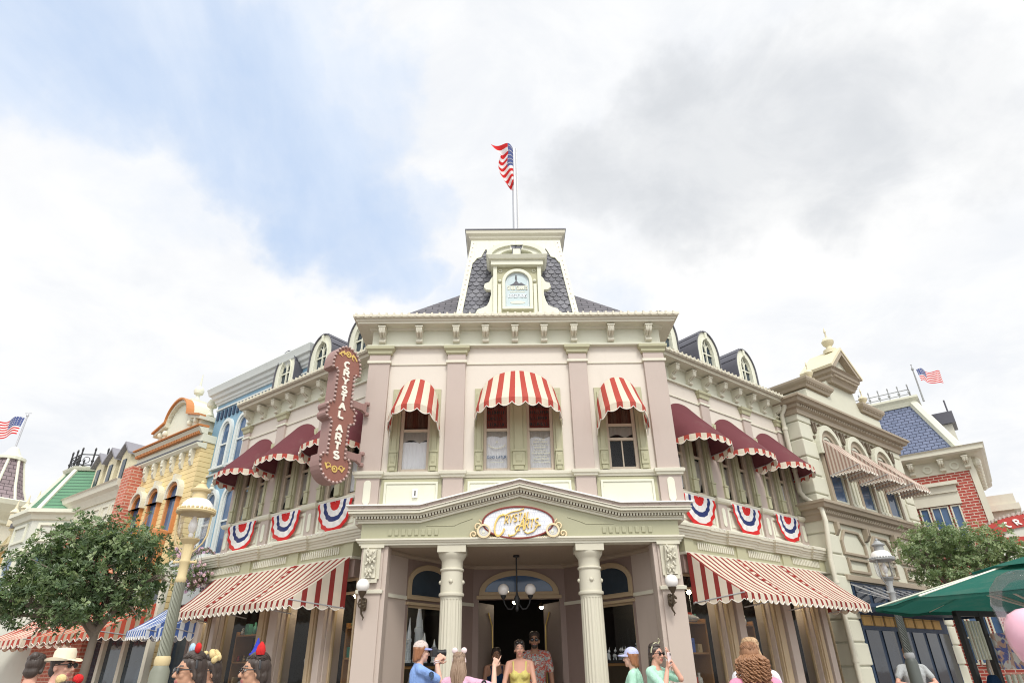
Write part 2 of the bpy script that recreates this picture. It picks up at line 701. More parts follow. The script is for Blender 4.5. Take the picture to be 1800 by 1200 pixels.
def glass(name, tint=(.8, .85, .88), refl=1.0):
    t = NT(name)
    tr = t.n("BsdfTransparent")
    tr.inputs[0].default_value = tint + (1,)
    gl = t.n("BsdfGlossy")
    gl.inputs['Roughness'].default_value = 0.03
    fz = t.n("Fresnel")
    fz.inputs['IOR'].default_value = 1.45
    wob = t.n("Bump")
    wob.inputs['Strength'].default_value = 0.06
    wob.inputs['Distance'].default_value = 0.02
    t.link(t.noise(3.5, 2, 0.5), wob.inputs['Height'])
    t.link(wob.outputs[0], gl.inputs['Normal'])
    ms = t.n("MixShader")
    t.link(t.math('MULTIPLY', fz.outputs[0], refl, True), ms.inputs[0])
    t.link(tr.outputs[0], ms.inputs[1])
    t.link(gl.outputs[0], ms.inputs[2])
    t.link(ms.outputs[0], t.out.inputs[0])
    return t.mat


def dark_glass(name, c=(.03, .045, .06)):
    t = NT(name)
    n = t.noise(2.3, 4, 0.6)
    t.base(t.mix(n, k(c, .5), k(c, 1.8)))
    t.rough(0.06)
    t.b.inputs['Specular IOR Level'].default_value = 0.45
    t.bump(t.noise(3, 2, .5), 0.08, 0.02)
    return t.mat


M = {}
M['cream'] = paint('cream_paint', (.64, .62, .51))
M['ivory'] = paint('ivory_paint', (.675, .68, .56))
M['wall'] = paint('beige_wall_paint', (.645, .59, .515), var=.05)
M['mauve'] = paint('mauve_paint', (.455, .38, .335), var=.07)
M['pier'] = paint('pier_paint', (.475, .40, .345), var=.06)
M['recess'] = paint('recess_shade_tone', (.25, .185, .16), var=.08)  # mauve-brown deepened so the colour carries the shade of the porch recess
M['sage'] = paint('sage_paint', (.37, .365, .245))
M['palesage'] = paint('pale_sage_paint', (.43, .42, .275))
M['column'] = paint('column_paint', (.56, .535, .43), var=.05)
M['tan'] = paint('tan_paint', (.44, .34, .215))
M['sash'] = paint('sash_paint', (.62, .535, .42))
M['gutter'] = paint('gutter_paint', (.62, .59, .48), rough=.35)
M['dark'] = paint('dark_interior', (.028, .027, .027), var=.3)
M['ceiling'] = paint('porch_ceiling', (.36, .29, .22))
M['slate'] = paint('slate', (.11, .112, .128), var=.25, rough=.6, bump=.4)
M['lead'] = paint('lead_roofing', (.105, .105, .125), var=.15, rough=.45)
M['white'] = paint('white_paint', (.80, .79, .75))
M['glass'] = glass('window_glass', (.98, .985, .99), .5)
M['shopglass'] = glass('shop_glass', (.84, .88, .89), 0.55)
M['dglass'] = dark_glass('dim_glass')
M['bluglass'] = dark_glass('blue_dim_glass', (.06, .11, .20))
M['red'] = paint('red_paint', (.42, .045, .035), dirt=0)
M['gold'] = paint('gold_leaf', (.72, .52, .16), rough=.35, metal=.35, dirt=.05)
M['black'] = paint('black_iron', (.02, .021, .023), rough=.4)
M['bronze'] = paint('bronze', (.10, .075, .05), rough=.4, metal=.6)
M['steel'] = paint('steel_pole', (.50, .51, .53), rough=.35, metal=.5)
M['globe'] = paint('opal_glass', (.82, .80, .77), rough=.15, dirt=0, bump=0, coat=.5)
M['lampgrey'] = paint('lamp_lead_grey', (.30, .31, .31), rough=.4)


def prismx(mb, poly, x0, x1):
    """poly = [(y,z)], extruded along x"""
    kk = len(poly)
    n = len(mb.v)
    mb.v += [(x0, y, z) for y, z in poly] + [(x1, y, z) for y, z in poly]
    mb.cap(range(n, n + kk))
    mb.cap(reversed(range(n + kk, n + 2 * kk)))
    for i in range(kk):
        j = (i + 1) % kk
        mb.cap((n + j, n + i, n + kk + i, n + kk + j))


def arc(cx, cy, rx, ry, a0, a1, n=10):
    return [(cx + rx * math.cos(R(a0 + (a1 - a0) * i / n)), cy + ry * math.sin(R(a0 + (a1 - a0) * i / n))) for i in range(n + 1)]


GLYPH = {
    'A': [[(0, 0), (.3, 1)], [(.3, 1), (.6, 0)], [(.12, .36), (.48, .36)]],
    'C': [arc(.3, .5, .3, .5, 48, 312, 14)],
    'D': [[(0, 0), (0, 1)], [(0, 1), (.2, 1)] + arc(.22, .5, .34, .5, 80, -80, 10) + [(.2, 0), (0, 0)]],
    'E': [[(0, 0), (0, 1)], [(0, 1), (.5, 1)], [(0, .5), (.4, .5)], [(0, 0), (.5, 0)]],
    'I': [[(.1, 0), (.1, 1)]],
    'L': [[(0, 1), (0, 0)], [(0, 0), (.5, 0)]],
    'M': [[(0, 0), (0, 1)], [(0, 1), (.35, .2)], [(.35, .2), (.7, 1)], [(.7, 1), (.7, 0)]],
    'N': [[(0, 0), (0, 1)], [(0, 1), (.55, 0)], [(.55, 0), (.55, 1)]],
    'O': [arc(.32, .5, .32, .5, 0, 360, 18)],
    'P': [[(0, 0), (0, 1)], [(0, 1), (.25, 1)] + arc(.25, .74, .26, .26, 80, -80, 8) + [(.25, .48), (0, .48)]],
    'R': [[(0, 0), (0, 1)], [(0, 1), (.25, 1)] + arc(.25, .74, .26, .26, 80, -80, 8) + [(.25, .48), (0, .48)], [(.24, .48), (.55, 0)]],
    'S': [arc(.27, .74, .25, .26, 30, 270, 10) + arc(.27, .25, .27, .25, 80, -150, 10)],
    'T': [[(0, 1), (.6, 1)], [(.3, 1), (.3, 0)]],
    'U': [[(0, 1), (0, .3)] + arc(.28, .28, .28, .28, 180, 360, 8) + [(.56, 1)]],
    'V': [[(0, 1), (.3, 0)], [(.3, 0), (.6, 1)]],
    'X': [[(0, 1), (.55, 0)], [(0, 0), (.55, 1)]],
    'Y': [[(0, 1), (.3, .5)], [(.6, 1), (.3, .5)], [(.3, .5), (.3, 0)]],
    '9': [arc(.27, .72, .25, .27, 0, 360, 12), [(.52, .7), (.46, .3), (.2, 0)]],
}
SERIFS = {'A': [(0, 0), (.6, 0)], 'R': [(0, 0), (0, 1), (.55, 0)], 'Y': [(0, 1), (.6, 1), (.3, 0)], 'T': [(.3, 0)], 'L': [(0, 1), (0, 0)],
          'D': [(0, 0), (0, 1)], 'N': [(0, 0), (0, 1), (.55, 1)], 'I': [(.1, 0), (.1, 1)], 'U': [(0, 1), (.56, 1)]}
GW = {'M': .7, 'I': .2, 'E': .5, 'L': .5, 'S': .54, 'X': .55, 'N': .55, 'P': .51, 'R': .55, 'O': .64, 'U': .56, ' ': .35, '9': .54}


def stroke(mb, pts, w, y0, y1, cls=False):
    P = [Vector((p[0], p[1])) for p in pts]
    n = len(P)
    rows = []
    for i in range(n):
        d1 = (P[i] - P[i - 1]).normalized() if i else (P[1] - P[0]).normalized()
        d2 = (P[i + 1] - P[i]).normalized() if i < n - 1 else d1
        n1, n2 = Vector((-d1.y, d1.x)), Vector((-d2.y, d2.x))
        m = (n1 + n2) / max(.5, 1 + n1.dot(n2))
        a, b = P[i] + m * w / 2, P[i] - m * w / 2
        rows.append([(a.x, y0, a.y), (b.x, y0, b.y), (b.x, y1, b.y), (a.x, y1, a.y)])
    b0 = mb.grid(rows, close=True)
    mb.cap((b0 + 3, b0 + 2, b0 + 1, b0))
    e = b0 + 4 * (n - 1)
    mb.cap((e, e + 1, e + 2, e + 3))


def text_width(s, h, gap=.18, wide=1.0):
    return sum((GW.get(c, .6) * wide + gap) * h for c in s) - gap * h


def text(mb, s, x, z, h, w, y0, y1, gap=.18, serif=0.0, warp=None, centre=True, wide=1.0):
    if centre: x -= text_width(s, h, gap, wide) / 2
    i = 0
    warp = warp or (lambda a, b: (a, b))
    for c in s:
        for st in GLYPH.get(c, []):
            i += 1
            pts = [warp(x + px * h * wide, z + pz * h) for px, pz in st]
            stroke(mb, pts, w, y0 - i * .0003, y1)
        if serif:
            for sx, sz in SERIFS.get(c, []):
                i += 1
                zz = z + sz * h + (serif * .35 * h * (.5 if sz == 0 else -.5))
                pts = [warp(x + sx * h * wide - serif * h, zz), warp(x + sx * h * wide + serif * h, zz)]
                stroke(mb, pts, serif * .55 * h, y0 - i * .0003, y1)
        x += (GW.get(c, .6) * wide + gap) * h


def arch_poly(x0, x1, z0, zs, zt, n=14):
    """outline with an elliptical head: ccw from the lower left"""
    cx, a = (x0 + x1) / 2, (x1 - x0) / 2
    return [(x0, z0), (x1, z0)] + [(cx + a * math.cos(PI * i / n), zs + (zt - zs) * math.sin(PI * i / n)) for i in range(n + 1)]


def window(fr, x0, x1, z0, z1, y, parent, mframe, mpane=None, rails=(0.5,), muntins=(), fw=.045, blind=None, arch=None, name='window', depth=.05, casing=None):
    """sash window as a part: frame mesh with pane (and blind) as sub-parts"""
    mb = MB(fr)
    if arch is None:
        mb.box(x0, x0 + fw, y, y + depth, z0, z1)
        mb.box(x1 - fw, x1, y, y + depth, z0, z1)
        mb.box(x0 + fw, x1 - fw, y, y + depth, z0, z0 + fw)
        mb.box(x0 + fw, x1 - fw, y, y + depth, z1 - fw, z1)
    else:
        mb.ring(arch_poly(x0, x1, z0, arch, z1), arch_poly(x0 + fw, x1 - fw, z0 + fw, arch, z1 - fw), y, y + depth)
    for r_ in rails:
        zc = z0 + (z1 - z0) * r_
        mb.box(x0 + fw, x1 - fw, y + .005, y + depth - .004, zc - fw * .5, zc + fw * .5)
    for q in muntins:
        xc = x0 + (x1 - x0) * q
        mb.box(xc - .011, xc + .011, y + .008, y + depth - .008, z0 + fw, (z1 - fw) if arch is None else z1 - fw * 1.4)
    if casing:
        c = casing
        if arch is None:
            mb.box(x0 - c, x0, y - .03, y + depth, z0, z1 + c)
            mb.box(x1, x1 + c, y - .03, y + depth, z0, z1 + c)
            mb.box(x0, x1, y - .03, y + depth, z1, z1 + c)
        else:
            mb.ring(arch_poly(x0 - c, x1 + c, z0, arch, z1 + c), arch_poly(x0, x1, z0 + .002, arch, z1), y - .03, y + depth)
        mb.box(x0 - c - .03, x1 + c + .03, y - .07, y + depth, z0 - .05, z0)
    o = mb.build(name, mframe, parent, bevel=.004)
    p = MB(fr)
    yp = y + depth * .6
    if arch is None:
        p.face([(x0 + fw * .6, yp, z0 + fw * .6), (x1 - fw * .6, yp, z0 + fw * .6), (x1 - fw * .6, yp, z1 - fw * .6), (x0 + fw * .6, yp, z1 - fw * .6)])
    else:
        q = fw * .6
        p.face([(a, yp, b) for a, b in arch_poly(x0 + q, x1 - q, z0 + q, arch, z1 - q)])
    p.build('pane', mpane or M['glass'], o)
    if blind:
        for (kind, a, b) in blind:
            q = MB(fr)
            za, zb = z0 + (z1 - z0) * a, z0 + (z1 - z0) * b
            n = 24
            rows = []
            for zz in (zb, (za + zb) / 2, za):
                row = []
                for i in range(n + 1):
                    u = i / n
                    low = .3 * abs(math.sin(u * PI * 1.5)) * (zb - za) if zz == za and kind == 'lace' else 0
                    row.append((x0 + fw * .7 + (x1 - x0 - 1.4 * fw) * u, yp + (.012 if kind == 'lace' else .022) + .004 * math.sin(u * 40), zz + low))
                rows.append(row)
            q.grid(rows)
            q.build({'lace': 'lace_curtain', 'shade': 'roller_shade', 'drape': 'drape', 'poster': 'window_sign'}[kind],
                    {'lace': M['lace'], 'shade': M['shade'], 'drape': M['drape'], 'poster': M['poster']}[kind], o, smooth=180)
    return o


M['lace'] = fabric('lace_curtain', (.50, .46, .40), trans=.3, scale=160)
M['shade'] = fabric('roller_shade', (.86, .87, .88), trans=.05)
M['drape'] = fabric('dark_drape', (.13, .06, .04), (.10, .045, .03), trans=.1)
M['poster'] = paint('maroon_window_sign', (.20, .035, .025), dirt=0, rough=.5)

# ------------------------------------------------------------------ ground
M['asphalt'] = paint('street_asphalt', (.24, .21, .195), rough=.9, bump=.5)
M['paving'] = brick('sidewalk_paving', (.42, .37, .33), (.46, .40, .355), (.24, .21, .19), .6, .6, .01)
M['kerbstone'] = paint('kerb_stone', (.34, .32, .29), rough=.85)
g = MB()
g.face([(-250, -250, 0), (250, -250, 0), (250, 250, 0), (-250, 250, 0)])
tag(g.build('street', M['asphalt']), kind='structure')
walk = [(-26, 28), (-10.2, 15.0), (-7.0, 12.0), (-2.9, 8.05), (0.2, 7.6), (3.3, 8.05), (7.4, 11.4), (15, 17.2), (30, 30)]
g = MB()
g.prismz(walk + [(30, 60), (-26, 60)], 0.004, .13)
tag(g.build('sidewalk', M['paving']), kind='structure')
g = MB()
g.mould(walk, [(.003, 0.002), (.15, 0.002), (.15, .115), (.13, .135), (.003, .135)])
tag(g.build('kerb', M['kerbstone'], bevel=.01), kind='structure')

# ------------------------------------------------------------------ the corner shop
XC = .195
FP = FR((XC, 9.0, 0), (1, 0, 0))
WL = 4.25
FWL = FR((-2.2 - .795 * WL, 10 + .607 * WL, 0), (.795, -.607, 0))
FWR = FR((2.58, 10.0, 0), (.795, .607, 0))
shop = thing('corner_shop', (XC, 10, 0), 'cream and mauve corner shop with slate tower, pediment porch and two angled wings', 'shop building')


def S(mb, name, mat, **kw): return mb.build(name, M[mat] if isinstance(mat, str) else mat, shop, **kw)


# upper wall of the front pavilion
WIN = [(-1.83, -1.37), (-.54, -.13), (.13, .54), (1.37, 1.83)]
mb = MB(FP)
mb.wall(-2.38, 2.38, 3.3, 6.2, [(a, b, 4.07, 5.36) for a, b in WIN], y=.03, depth=.14)
mb.box(-2.38, -2.24, .17, 1.9, 3.3, 6.2)
mb.box(2.24, 2.38, .17, 1.9, 3.3, 6.2)
S(mb, 'pavilion_wall', 'wall')
mb = MB(FP)
for a, b in ((-2.25, 0), ):
    mb.box(-2.24, 2.24, 2.4, 2.5, 3.06, 6.5)
mb.box(-2.24, 2.24, .2, 2.4, 6.3, 6.4)
mb.box(-2.24, 2.24, .35, 7.2, 3.03, 3.1)
S(mb, 'interior_wall', 'dark')

for sx in (-1, 1):
    for x0, x1, wrap in ((2.07, 2.41, .4), (.84, 1.135, .032)):
        a, b = sorted((sx * x0, sx * x1))
        mb = MB(FP)
        mb.box(a, b, -.035, wrap, 3.5, 6.02)
        q = S(mb, 'pilaster', 'mauve', bevel=.006)
        mb = MB(FP)
        pth = [(a, wrap), (a, -.035), (b, -.035), (b, wrap)]
        mb.mould(pth, [(0, 6.0), (.025, 6.02), (.03, 6.06), (.06, 6.09), (.065, 6.135), (0, 6.14)])
        mb.mould(pth, [(0, 6.0), (.012, 6.0), (.012, 6.005), (0, 6.006)])
        mb.build('capital', M['palesage'], q)
        mb = MB(FP)
        mb.mould(pth, [(0, 5.84), (.022, 5.845), (.022, 5.885), (0, 5.89)])
        mb.build('necking', M['cream'], q)
        if x0 > 2:
            mb = MB(FP)
            cx = (a + b) / 2
            mb.prism(arc(cx, 3.62, .055, .06, 180, 360, 8) + arc(cx, 3.86, .055, .06, 0, 180, 8), -.05, -.03)
            mb.build('oval_boss', M['ivory'], q, bevel=.006)
mb = MB(FP)
for a, b in ((-2.07, -1.135), (-.84, .84), (1.135, 2.07)):
    mb.box(a, b, .012, .035, 5.835, 5.85)
S(mb, 'string_course', 'cream')
mb = MB(FP)
path = [(-2.41, .5), (-2.41, -.035), (-2.07, -.035), (-2.07, .028), (-1.135, .028), (-1.135, -.035), (-.84, -.035), (-.84, .028), (.84, .028), (.84, -.035), (1.135, -.035), (1.135, .028), (2.07, .028), (2.07, -.035), (2.41, -.035), (2.41, .5)]
mb.mould(path, [(0, 3.95), (.03, 3.96), (.03, 3.985), (.055, 4.0), (.06, 4.04), (.03, 4.055), (0, 4.06)])
S(mb, 'sill_course', 'cream')
# panels below the windows
for a, b in ((-2.05, -1.155), (-.82, .82), (1.155, 2.05)):
    mb = MB(FP)
    mb.box(a, b, .012, .034, 3.45 if abs(a + b) > .1 else 3.68, 3.945)
    q = S(mb, 'apron_panel', 'palesage')
    mb = MB(FP)
    zl = 3.5 if abs(a + b) > .1 else 3.70
    o_, i_ = [(a + .05, zl), (b - .05, zl), (b - .05, 3.9), (a + .05, 3.9)], [(a + .085, zl + .035), (b - .085, zl + .035), (b - .085, 3.865), (a + .085, 3.865)]
    mb.ring(o_, i_, -.014, .013)
    mb.box(a + .085, b - .085, .0, .013, zl + .035, 3.865)
    mb.build('raised_field', M['ivory'], q, bevel=.005)
vent = thing('wall_vent', (XC - 1.53, 8.98, 3.68), 'small square white vent plate with dark slot on the left cream panel', 'vent')
mb = MB(FP)
mb.box(-1.575, -1.495, -.032, -.003, 3.66, 3.79)
vp = mb.build('plate', M['white'], vent, bevel=.004)
mb = MB(FP)
mb.box(-1.543, -1.525, -.036, -.031, 3.69, 3.76)
mb.build('slot', M['black'], vent)

# windows of the pavilion with their sage surrounds
wins = []
for i, (a, b) in enumerate(WIN):
    bl = {0: [('drape', .56, .97), ('lace', .36, .5), ('shade', .02, .38)], 1: [('poster', .53, .97), ('lace', .42, .5), ('shade', .02, .45)],
          2: [('poster', .53, .97), ('lace', .40, .5), ('shade', .02, .43)], 3: [('drape', .56, .97), ('lace', .40, .54)]}[i]
    wins.append(window(FP, a, b, 4.075, 5.355, .085, shop, M['sash'], blind=bl, rails=(.515,) if i < 3 else (.56, .38)))
mb = MB(FP)
mb.box(1.591, 1.609, .10, .125, 4.11, 4.56)
mb.build('glazing_bar', M['sash'], wins[3])
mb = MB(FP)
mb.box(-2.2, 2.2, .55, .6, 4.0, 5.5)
S(mb, 'added_dark_backing', 'dark')  # dark sheet added behind the panes in place of unlit rooms
for a, b in ((-1.98, -1.83), (-1.37, -1.22), (-.68, -.54), (-.13, .13), (.54, .68), (1.22, 1.37), (1.83, 1.98)):
    mb = MB(FP)
    w = b - a
    mb.box(a, b, .004, .06, 4.062, 5.4)
    mb.box(a + w * .22, b - w * .22, -.022, .004, 4.062, 4.13)
    mb.box(a + w * .15, b - w * .15, -.034, .004, 4.13, 4.34)
    mb.box(a + w * .1, b - w * .1, -.046, .004, 4.34, 4.37)
    mb.box(a + w * .25, b - w * .25, -.018, .004, 4.37, 5.32)
    prof = [(.004, 4.31), (-.05, 4.29), (-.045, 4.2), (-.034, 4.17), (.004, 4.17)]
    prismx(mb, prof, a + w * .32, b - w * .32)
    S(mb, 'window_surround', 'palesage', bevel=.005)
# lettering on the two middle windows
mb = MB(FP)
text(mb, 'DINO LATUR', -.335, 4.27, .04, .007, .082, .085, gap=.22, serif=.1)
mb.build('lettering', M['bluglass'], wins[1])
mb = MB(FP)
stroke(mb, arc(-.335, 4.52, .14, .09, 200, 340, 12), .016, .082, .085)
stroke(mb, [(-.44, 4.21), (-.23, 4.21)], .008, .0815, .085)
mb.ball((-.335, .083, 4.53), (.018, .004, .018), 8, 6)
mb.build('gilt_scroll', M['ivory'], wins[1])
mb = MB(FP)
rnd = random.Random(3)
for j in range(9):
    z = 4.2 + j * .045
    x = .335 - (.13 - .02 * (j % 3))
    while x < .335 + .12 - .02 * (j % 3):
        w = rnd.uniform(.01, .035)
        mb.box(x, x + w, .082 - rnd.random() * .001, .085, z, z + .014 + .008 * (j % 2))
        x += w + .008
mb.build('gilt_lettering', M['ivory'], wins[2])
for wi, cx in ((1, -.335), (2, .335)):
    mb = MB(FP)
    for j in range(5):
        z = 4.79 + j * .1
        x = cx - .14
        while x < cx + .12:
            w = rnd.uniform(.012, .03)
            mb.box(x, x + w * .45, .0825 - rnd.random() * .001, .085, z, z + .055)
            mb.box(x, x + w, .0825 - rnd.random() * .001, .085, z + (.0 if rnd.random() < .5 else .045), z + .012 + .045 * 0)
            x += w + .012
    mb.build('dim_lettering', M['dark'], wins[wi])

# frieze, brackets, main cornice of the pavilion
FRZ = [(-2.41, 1.4), (-2.41, -.005), (2.41, -.005), (2.41, 1.4)]
mb = MB(FP)
mb.mould(FRZ, [(-.06, 6.145), (.05, 6.15), (.055, 6.175), (.02, 6.195), (-.012, 6.2), (-.012, 6.5), (-.1, 6.5)])
S(mb, 'frieze', 'ivory')
mb = MB(FP)
mb.mould(FRZ, [(-.014, 6.455), (.03, 6.46), (.05, 6.485), (.21, 6.49), (.21, 6.52), (.235, 6.53), (.245, 6.56), (-.2, 6.56)])
S(mb, 'cornice', 'cream')
mb = MB(FP)
mb.mould(FRZ, [(.2, 6.561), (.27, 6.563), (.285, 6.59), (.285, 6.62), (.27, 6.635), (-.4, 6.65), (-.4, 6.561)])
x = -2.66
while x < 2.68:
    mb.box(x, x + .03, -.302, -.25, 6.575, 6.645)
    mb.tube([(x, -.297, 6.585), (x + .055, -.302, 6.567), (x + .11, -.297, 6.585)], .006, 5)
    x += .125
S(mb, 'gutter', 'gutter')


def bracket(fr, x, z1, dep=.2, h=.26, w=.1, y=0.0, parent=None, mat='cream'):
    mb = MB(fr)
    pts = [(y, z1), (y - dep, z1), (y - dep, z1 - h * .12)]
    pts += [(y - dep * .52 + dep * .46 * math.cos(t), z1 - h * .30 + h * .20 * math.sin(t)) for t in (PI * 1.0, PI * 1.2, PI * 1.4)][::1]
    pts += [(y - dep * .38, z1 - h * .55), (y - dep * .30, z1 - h * .7), (y - dep * .42, z1 - h * .82), (y - dep * .36, z1 - h * .96), (y - dep * .15, z1 - h), (y, z1 - h)]
    prismx(mb, pts, x - w / 2, x + w / 2)
    mb.box(x - w * .62, x + w * .62, y - dep * 1.05, y, z1 - h * .08, z1 + .001)
    for s in (-.22, .22):
        mb.tube([(x + w * s, y - dep * 1.0, z1 - h * .14), (x + w * s, y - dep * .9, z1 - h * .42), (x + w * s, y - dep * .44, z1 - h * .62)], w * .13, 6)
    mb.tube([(x - w * .52, y - dep * .36, z1 - h * .86), (x + w * .52, y - dep * .36, z1 - h * .86)], h * .09, 8)
    return mb.build('bracket', M[mat], parent or shop, smooth=35)


for x in (-2.22, -1.61, -1.0, -.515, -.03, .455, .95, 1.565, 2.19):
    bracket(FP, x, 6.455, y=.006)

# roof behind the gutter
M['shingle'] = brick('roof_shingle', (.13, .125, .14), (.17, .16, .175), (.04, .04, .045), .22, .11, .008, bumpy=.9)
mb = MB(FP)
A_, B_, P_, E_, F_, G_ = (-2.45, .12, 6.64), (2.45, .12, 6.64), (.03, 1.7, 8.72), (-2.9, 1.95, 7.38), (2.9, 1.95, 7.38), (.03, 4.6, 6.64)
mb.face([A_, B_, P_])
mb.face([E_, A_, P_])
mb.face([B_, F_, P_])
mb.face([F_, G_, P_])
mb.face([G_, E_, P_])
mb.face([A_, E_, G_, F_, B_])
S(mb, 'roof', 'shingle')

# ---- tower
TC = .03
TB, TT = dict(x=1.10, y=.26, z=6.63), dict(x=.83, y=.56, z=8.72)
yb0, yb1 = 2.3, 1.9
mb = MB(FP)
lo = [(TC - TB['x'], TB['y'], TB['z']), (TC + TB['x'], TB['y'], TB['z']), (TC + TB['x'], yb0, TB['z']), (TC - TB['x'], yb0, TB['z'])]
hi = [(TC - TT['x'], TT['y'], TT['z']), (TC + TT['x'], TT['y'], TT['z']), (TC + TT['x'], yb1, TT['z']), (TC - TT['x'], yb1, TT['z'])]
mb.grid([lo, hi], close=True)
tower = S(mb, 'tower', 'slate')
sl = Vector((0, TT['y'] - TB['y'], TT['z'] - TB['z']))
SLEN = sl.length
sl.normalize()
base = FP @ Vector((TC, TB['y'], TB['z']))
FS = Matrix(((1, 0, 0, base.x), (0, sl.z, sl.y, base.y), (0, -sl.y, sl.z, base.z), (0, 0, 0, 1)))
M['scale'] = paint('fish_scale_slate', (.112, .114, .134), var=.35, rough=.55, bump=.5)
M['scale2'] = paint('fish_scale_slate_light', (.15, .152, .172), var=.35, rough=.55, bump=.5)
M['scale3'] = paint('fish_scale_slate_dark', (.082, .084, .10), var=.4, rough=.5, bump=.6)
mb = MB(FS)
row, tw, th = 0, .132, .118
z = -.02
rnd = random.Random(9)
while z < SLEN - .05:
    hw = TB['x'] + (TT['x'] - TB['x']) * (z / SLEN) - .07
    x = -1.2 + (tw / 2 if row % 2 else 0)
    while x < 1.2:
        if abs(x) < hw:
            mb.m = rnd.choice((0, 0, 1, 1, 2))
            a = tw * .47
            pts = [(x - a, z + th * 1.5), (x - a, z + th * .45)] + [(x + a * math.cos(t), z + th * .45 + th * .5 * math.sin(t)) for t in [PI + PI * i / 7 for i in range(1, 7)]] + [(x + a, z + th * .45), (x + a, z + th * 1.5)]
            n = len(mb.v)
            t0 = .022 + rnd.random() * .003
            mb.v += [(px, -.004 - t0 * (1 - (pz - z) / (th * 1.5)) * 1.0, pz) for px, pz in pts]
            mb.v += [(px, .004, pz) for px, pz in pts]
            kk = len(pts)
            mb.cap(range(n, n + kk))
            for i in range(kk):
                j = (i + 1) % kk
                mb.cap((n + j, n + i, n + kk + i, n + kk + j))
        x += tw
    z += th * .78
    row += 1
mb.build('fish_scale_slates', [M['scale'], M['scale2'], M['scale3']], tower)
# corner boards
mb = MB(FS)
for sx in (-1, 1):
    xb, xt = sx * TB['x'], sx * TT['x']
    n = len(mb.v)
    q = [(xb - sx * .085, 0), (xb + sx * .02, 0), (xt + sx * .02, SLEN), (xt - sx * .085, SLEN)]
    if sx < 0: q = q[::-1]
    mb = MB(FS)
    mb.prism(q, -.045, .01)
    mb.build('corner_board', M['ivory'], tower, bevel=.004)
mb = MB(FS)
for sx in (-1, 1):
    for i in range(18):
        f = (i + .5) / 18
        xx = sx * (TB['x'] + (TT['x'] - TB['x']) * f - .03)
        mb.ball((xx, -.047, f * SLEN), (.012, .008, .012), 6, 5)
mb.build('nail_heads', M['mauve'], tower)
# ornamental fascia hanging from the cornice
mb = MB(FS)
zt = SLEN + .02
for sx in (-1, 1):
    xo, = (TT['x'] + .03,)
    edge = [(.30, zt - .12), (.36, zt - .20), (.42, zt - .13), (.47, zt - .26), (.54, zt - .31), (.57, zt - .22), (.62, zt - .33), (.66, zt - .44), (.74, zt - .47), (.80, zt - .58), (.88, zt - .60)]
    pl = [(0, zt), (0, zt - .12)] + edge + [(xo + .03, zt - .55), (xo, zt)]
    pl = [(sx * a, b) for a, b in pl]
    if sx < 0: pl = pl[::-1]
    mb.prism(pl[::1] if sx > 0 else pl, -.043 if sx > 0 else -.042, -.012)
mb.build('fretwork_fascia', M['ivory'], tower, bevel=.004)
mb = MB(FP)
rect = [(TC - TT['x'], TT['y']), (TC + TT['x'], TT['y']), (TC + TT['x'], yb1), (TC - TT['x'], yb1)]
mb.mould(rect, [(0, 8.66), (.02, 8.69), (.02, 8.74), (.07, 8.79), (.07, 8.82), (.12, 8.86), (.135, 8.92), (-.5, 8.94)], closed=True)
mb.build('tower_cornice', M['cream'], tower)
q = tower
mb = MB(FP)
mb.box(TC - TT['x'] - .145, TC + TT['x'] + .145, TT['y'] - .145, yb1 + .145, 8.925, 8.95)
mb.build('roof_edge', M['lead'], q)
# tower dormer
DX = TC + .005
FPD = FP @ Matrix.Translation((0, 0, 6.66)) @ Matrix.Diagonal((1, 1, .89, 1)) @ Matrix.Translation((0, 0, -6.66))
mb = MB(FPD)
mb.box(DX - .36, DX + .36, .15, 1.2, 6.66, 8.0)
dorm = S(mb, 'tower_dormer', 'palesage')
mb = MB(FPD)
for s in (-1, 1):
    a, b = sorted((DX + s * .36, DX + s * .43))
    mb.box(a, b, .10, .9, 6.66, 7.99)
    pts = [(.43, 6.66), (.74, 6.66), (.70, 6.76), (.62, 6.80), (.70, 6.84), (.74, 6.93), (.70, 7.02), (.60, 7.06), (.54, 7.10), (.50, 7.2), (.47, 7.35), (.47, 7.46), (.55, 7.47), (.60, 7.53), (.58, 7.62), (.50, 7.66), (.47, 7.74), (.43, 7.8)]
    pts = [(DX + s * px, pz) for px, pz in pts]
    if s < 0: pts = pts[::-1]
    mb.prism(pts, .16, .24)
mb.box(DX - .47, DX + .47, .05, .9, 7.99, 8.1)
mb.mould([(DX - .47, .9), (DX - .47, .05), (DX + .47, .05), (DX + .47, .9)], [(0, 8.1), (.04, 8.11), (.06, 8.15), (.08, 8.19), (-.1, 8.2)])
for s in (-1, 1):   # the two halves of the broken curved pediment
    for (ro, ri, y0) in ((.56, .46, .0), (.47, .33, .045)):
        out = arc(DX, 8.17, ro, ro * .66, 6, 76, 12)
        inn = arc(DX, 8.17, ri, ri * .58, 76, 6, 12)
        pl = out + inn
        if s < 0: pl = [(2 * DX - a, b) for a, b in pl][::-1]
        mb.prism(pl, y0, .8)
mb.box(DX - .07, DX + .07, .07, .6, 8.19, 8.4)
mb.build('dormer_surround', M['ivory'], dorm, bevel=.006)
mb = MB(FPD)
mb.ring(arch_poly(DX - .27, DX + .27, 6.98, 7.62, 7.93), arch_poly(DX - .215, DX + .215, 7.03, 7.62, 7.86), .10, .16)
for s in (-1, 1):
    mb.ring([(DX + s * .3 + a, 7.9 + b) for a, b in arc(0, 0, .036, .036, 0, 345, 10)], [(DX + s * .3 + a, 7.9 + b) for a, b in arc(0, 0, .024, .024, 0, 345, 10)], .13, .16)
    mb.ball((DX + s * .31, .14, 7.66), (.035, .03, .035), 8, 6)
    mb.box(DX + s * .345, DX + s * .285, .125, .16, 6.7, 7.58)
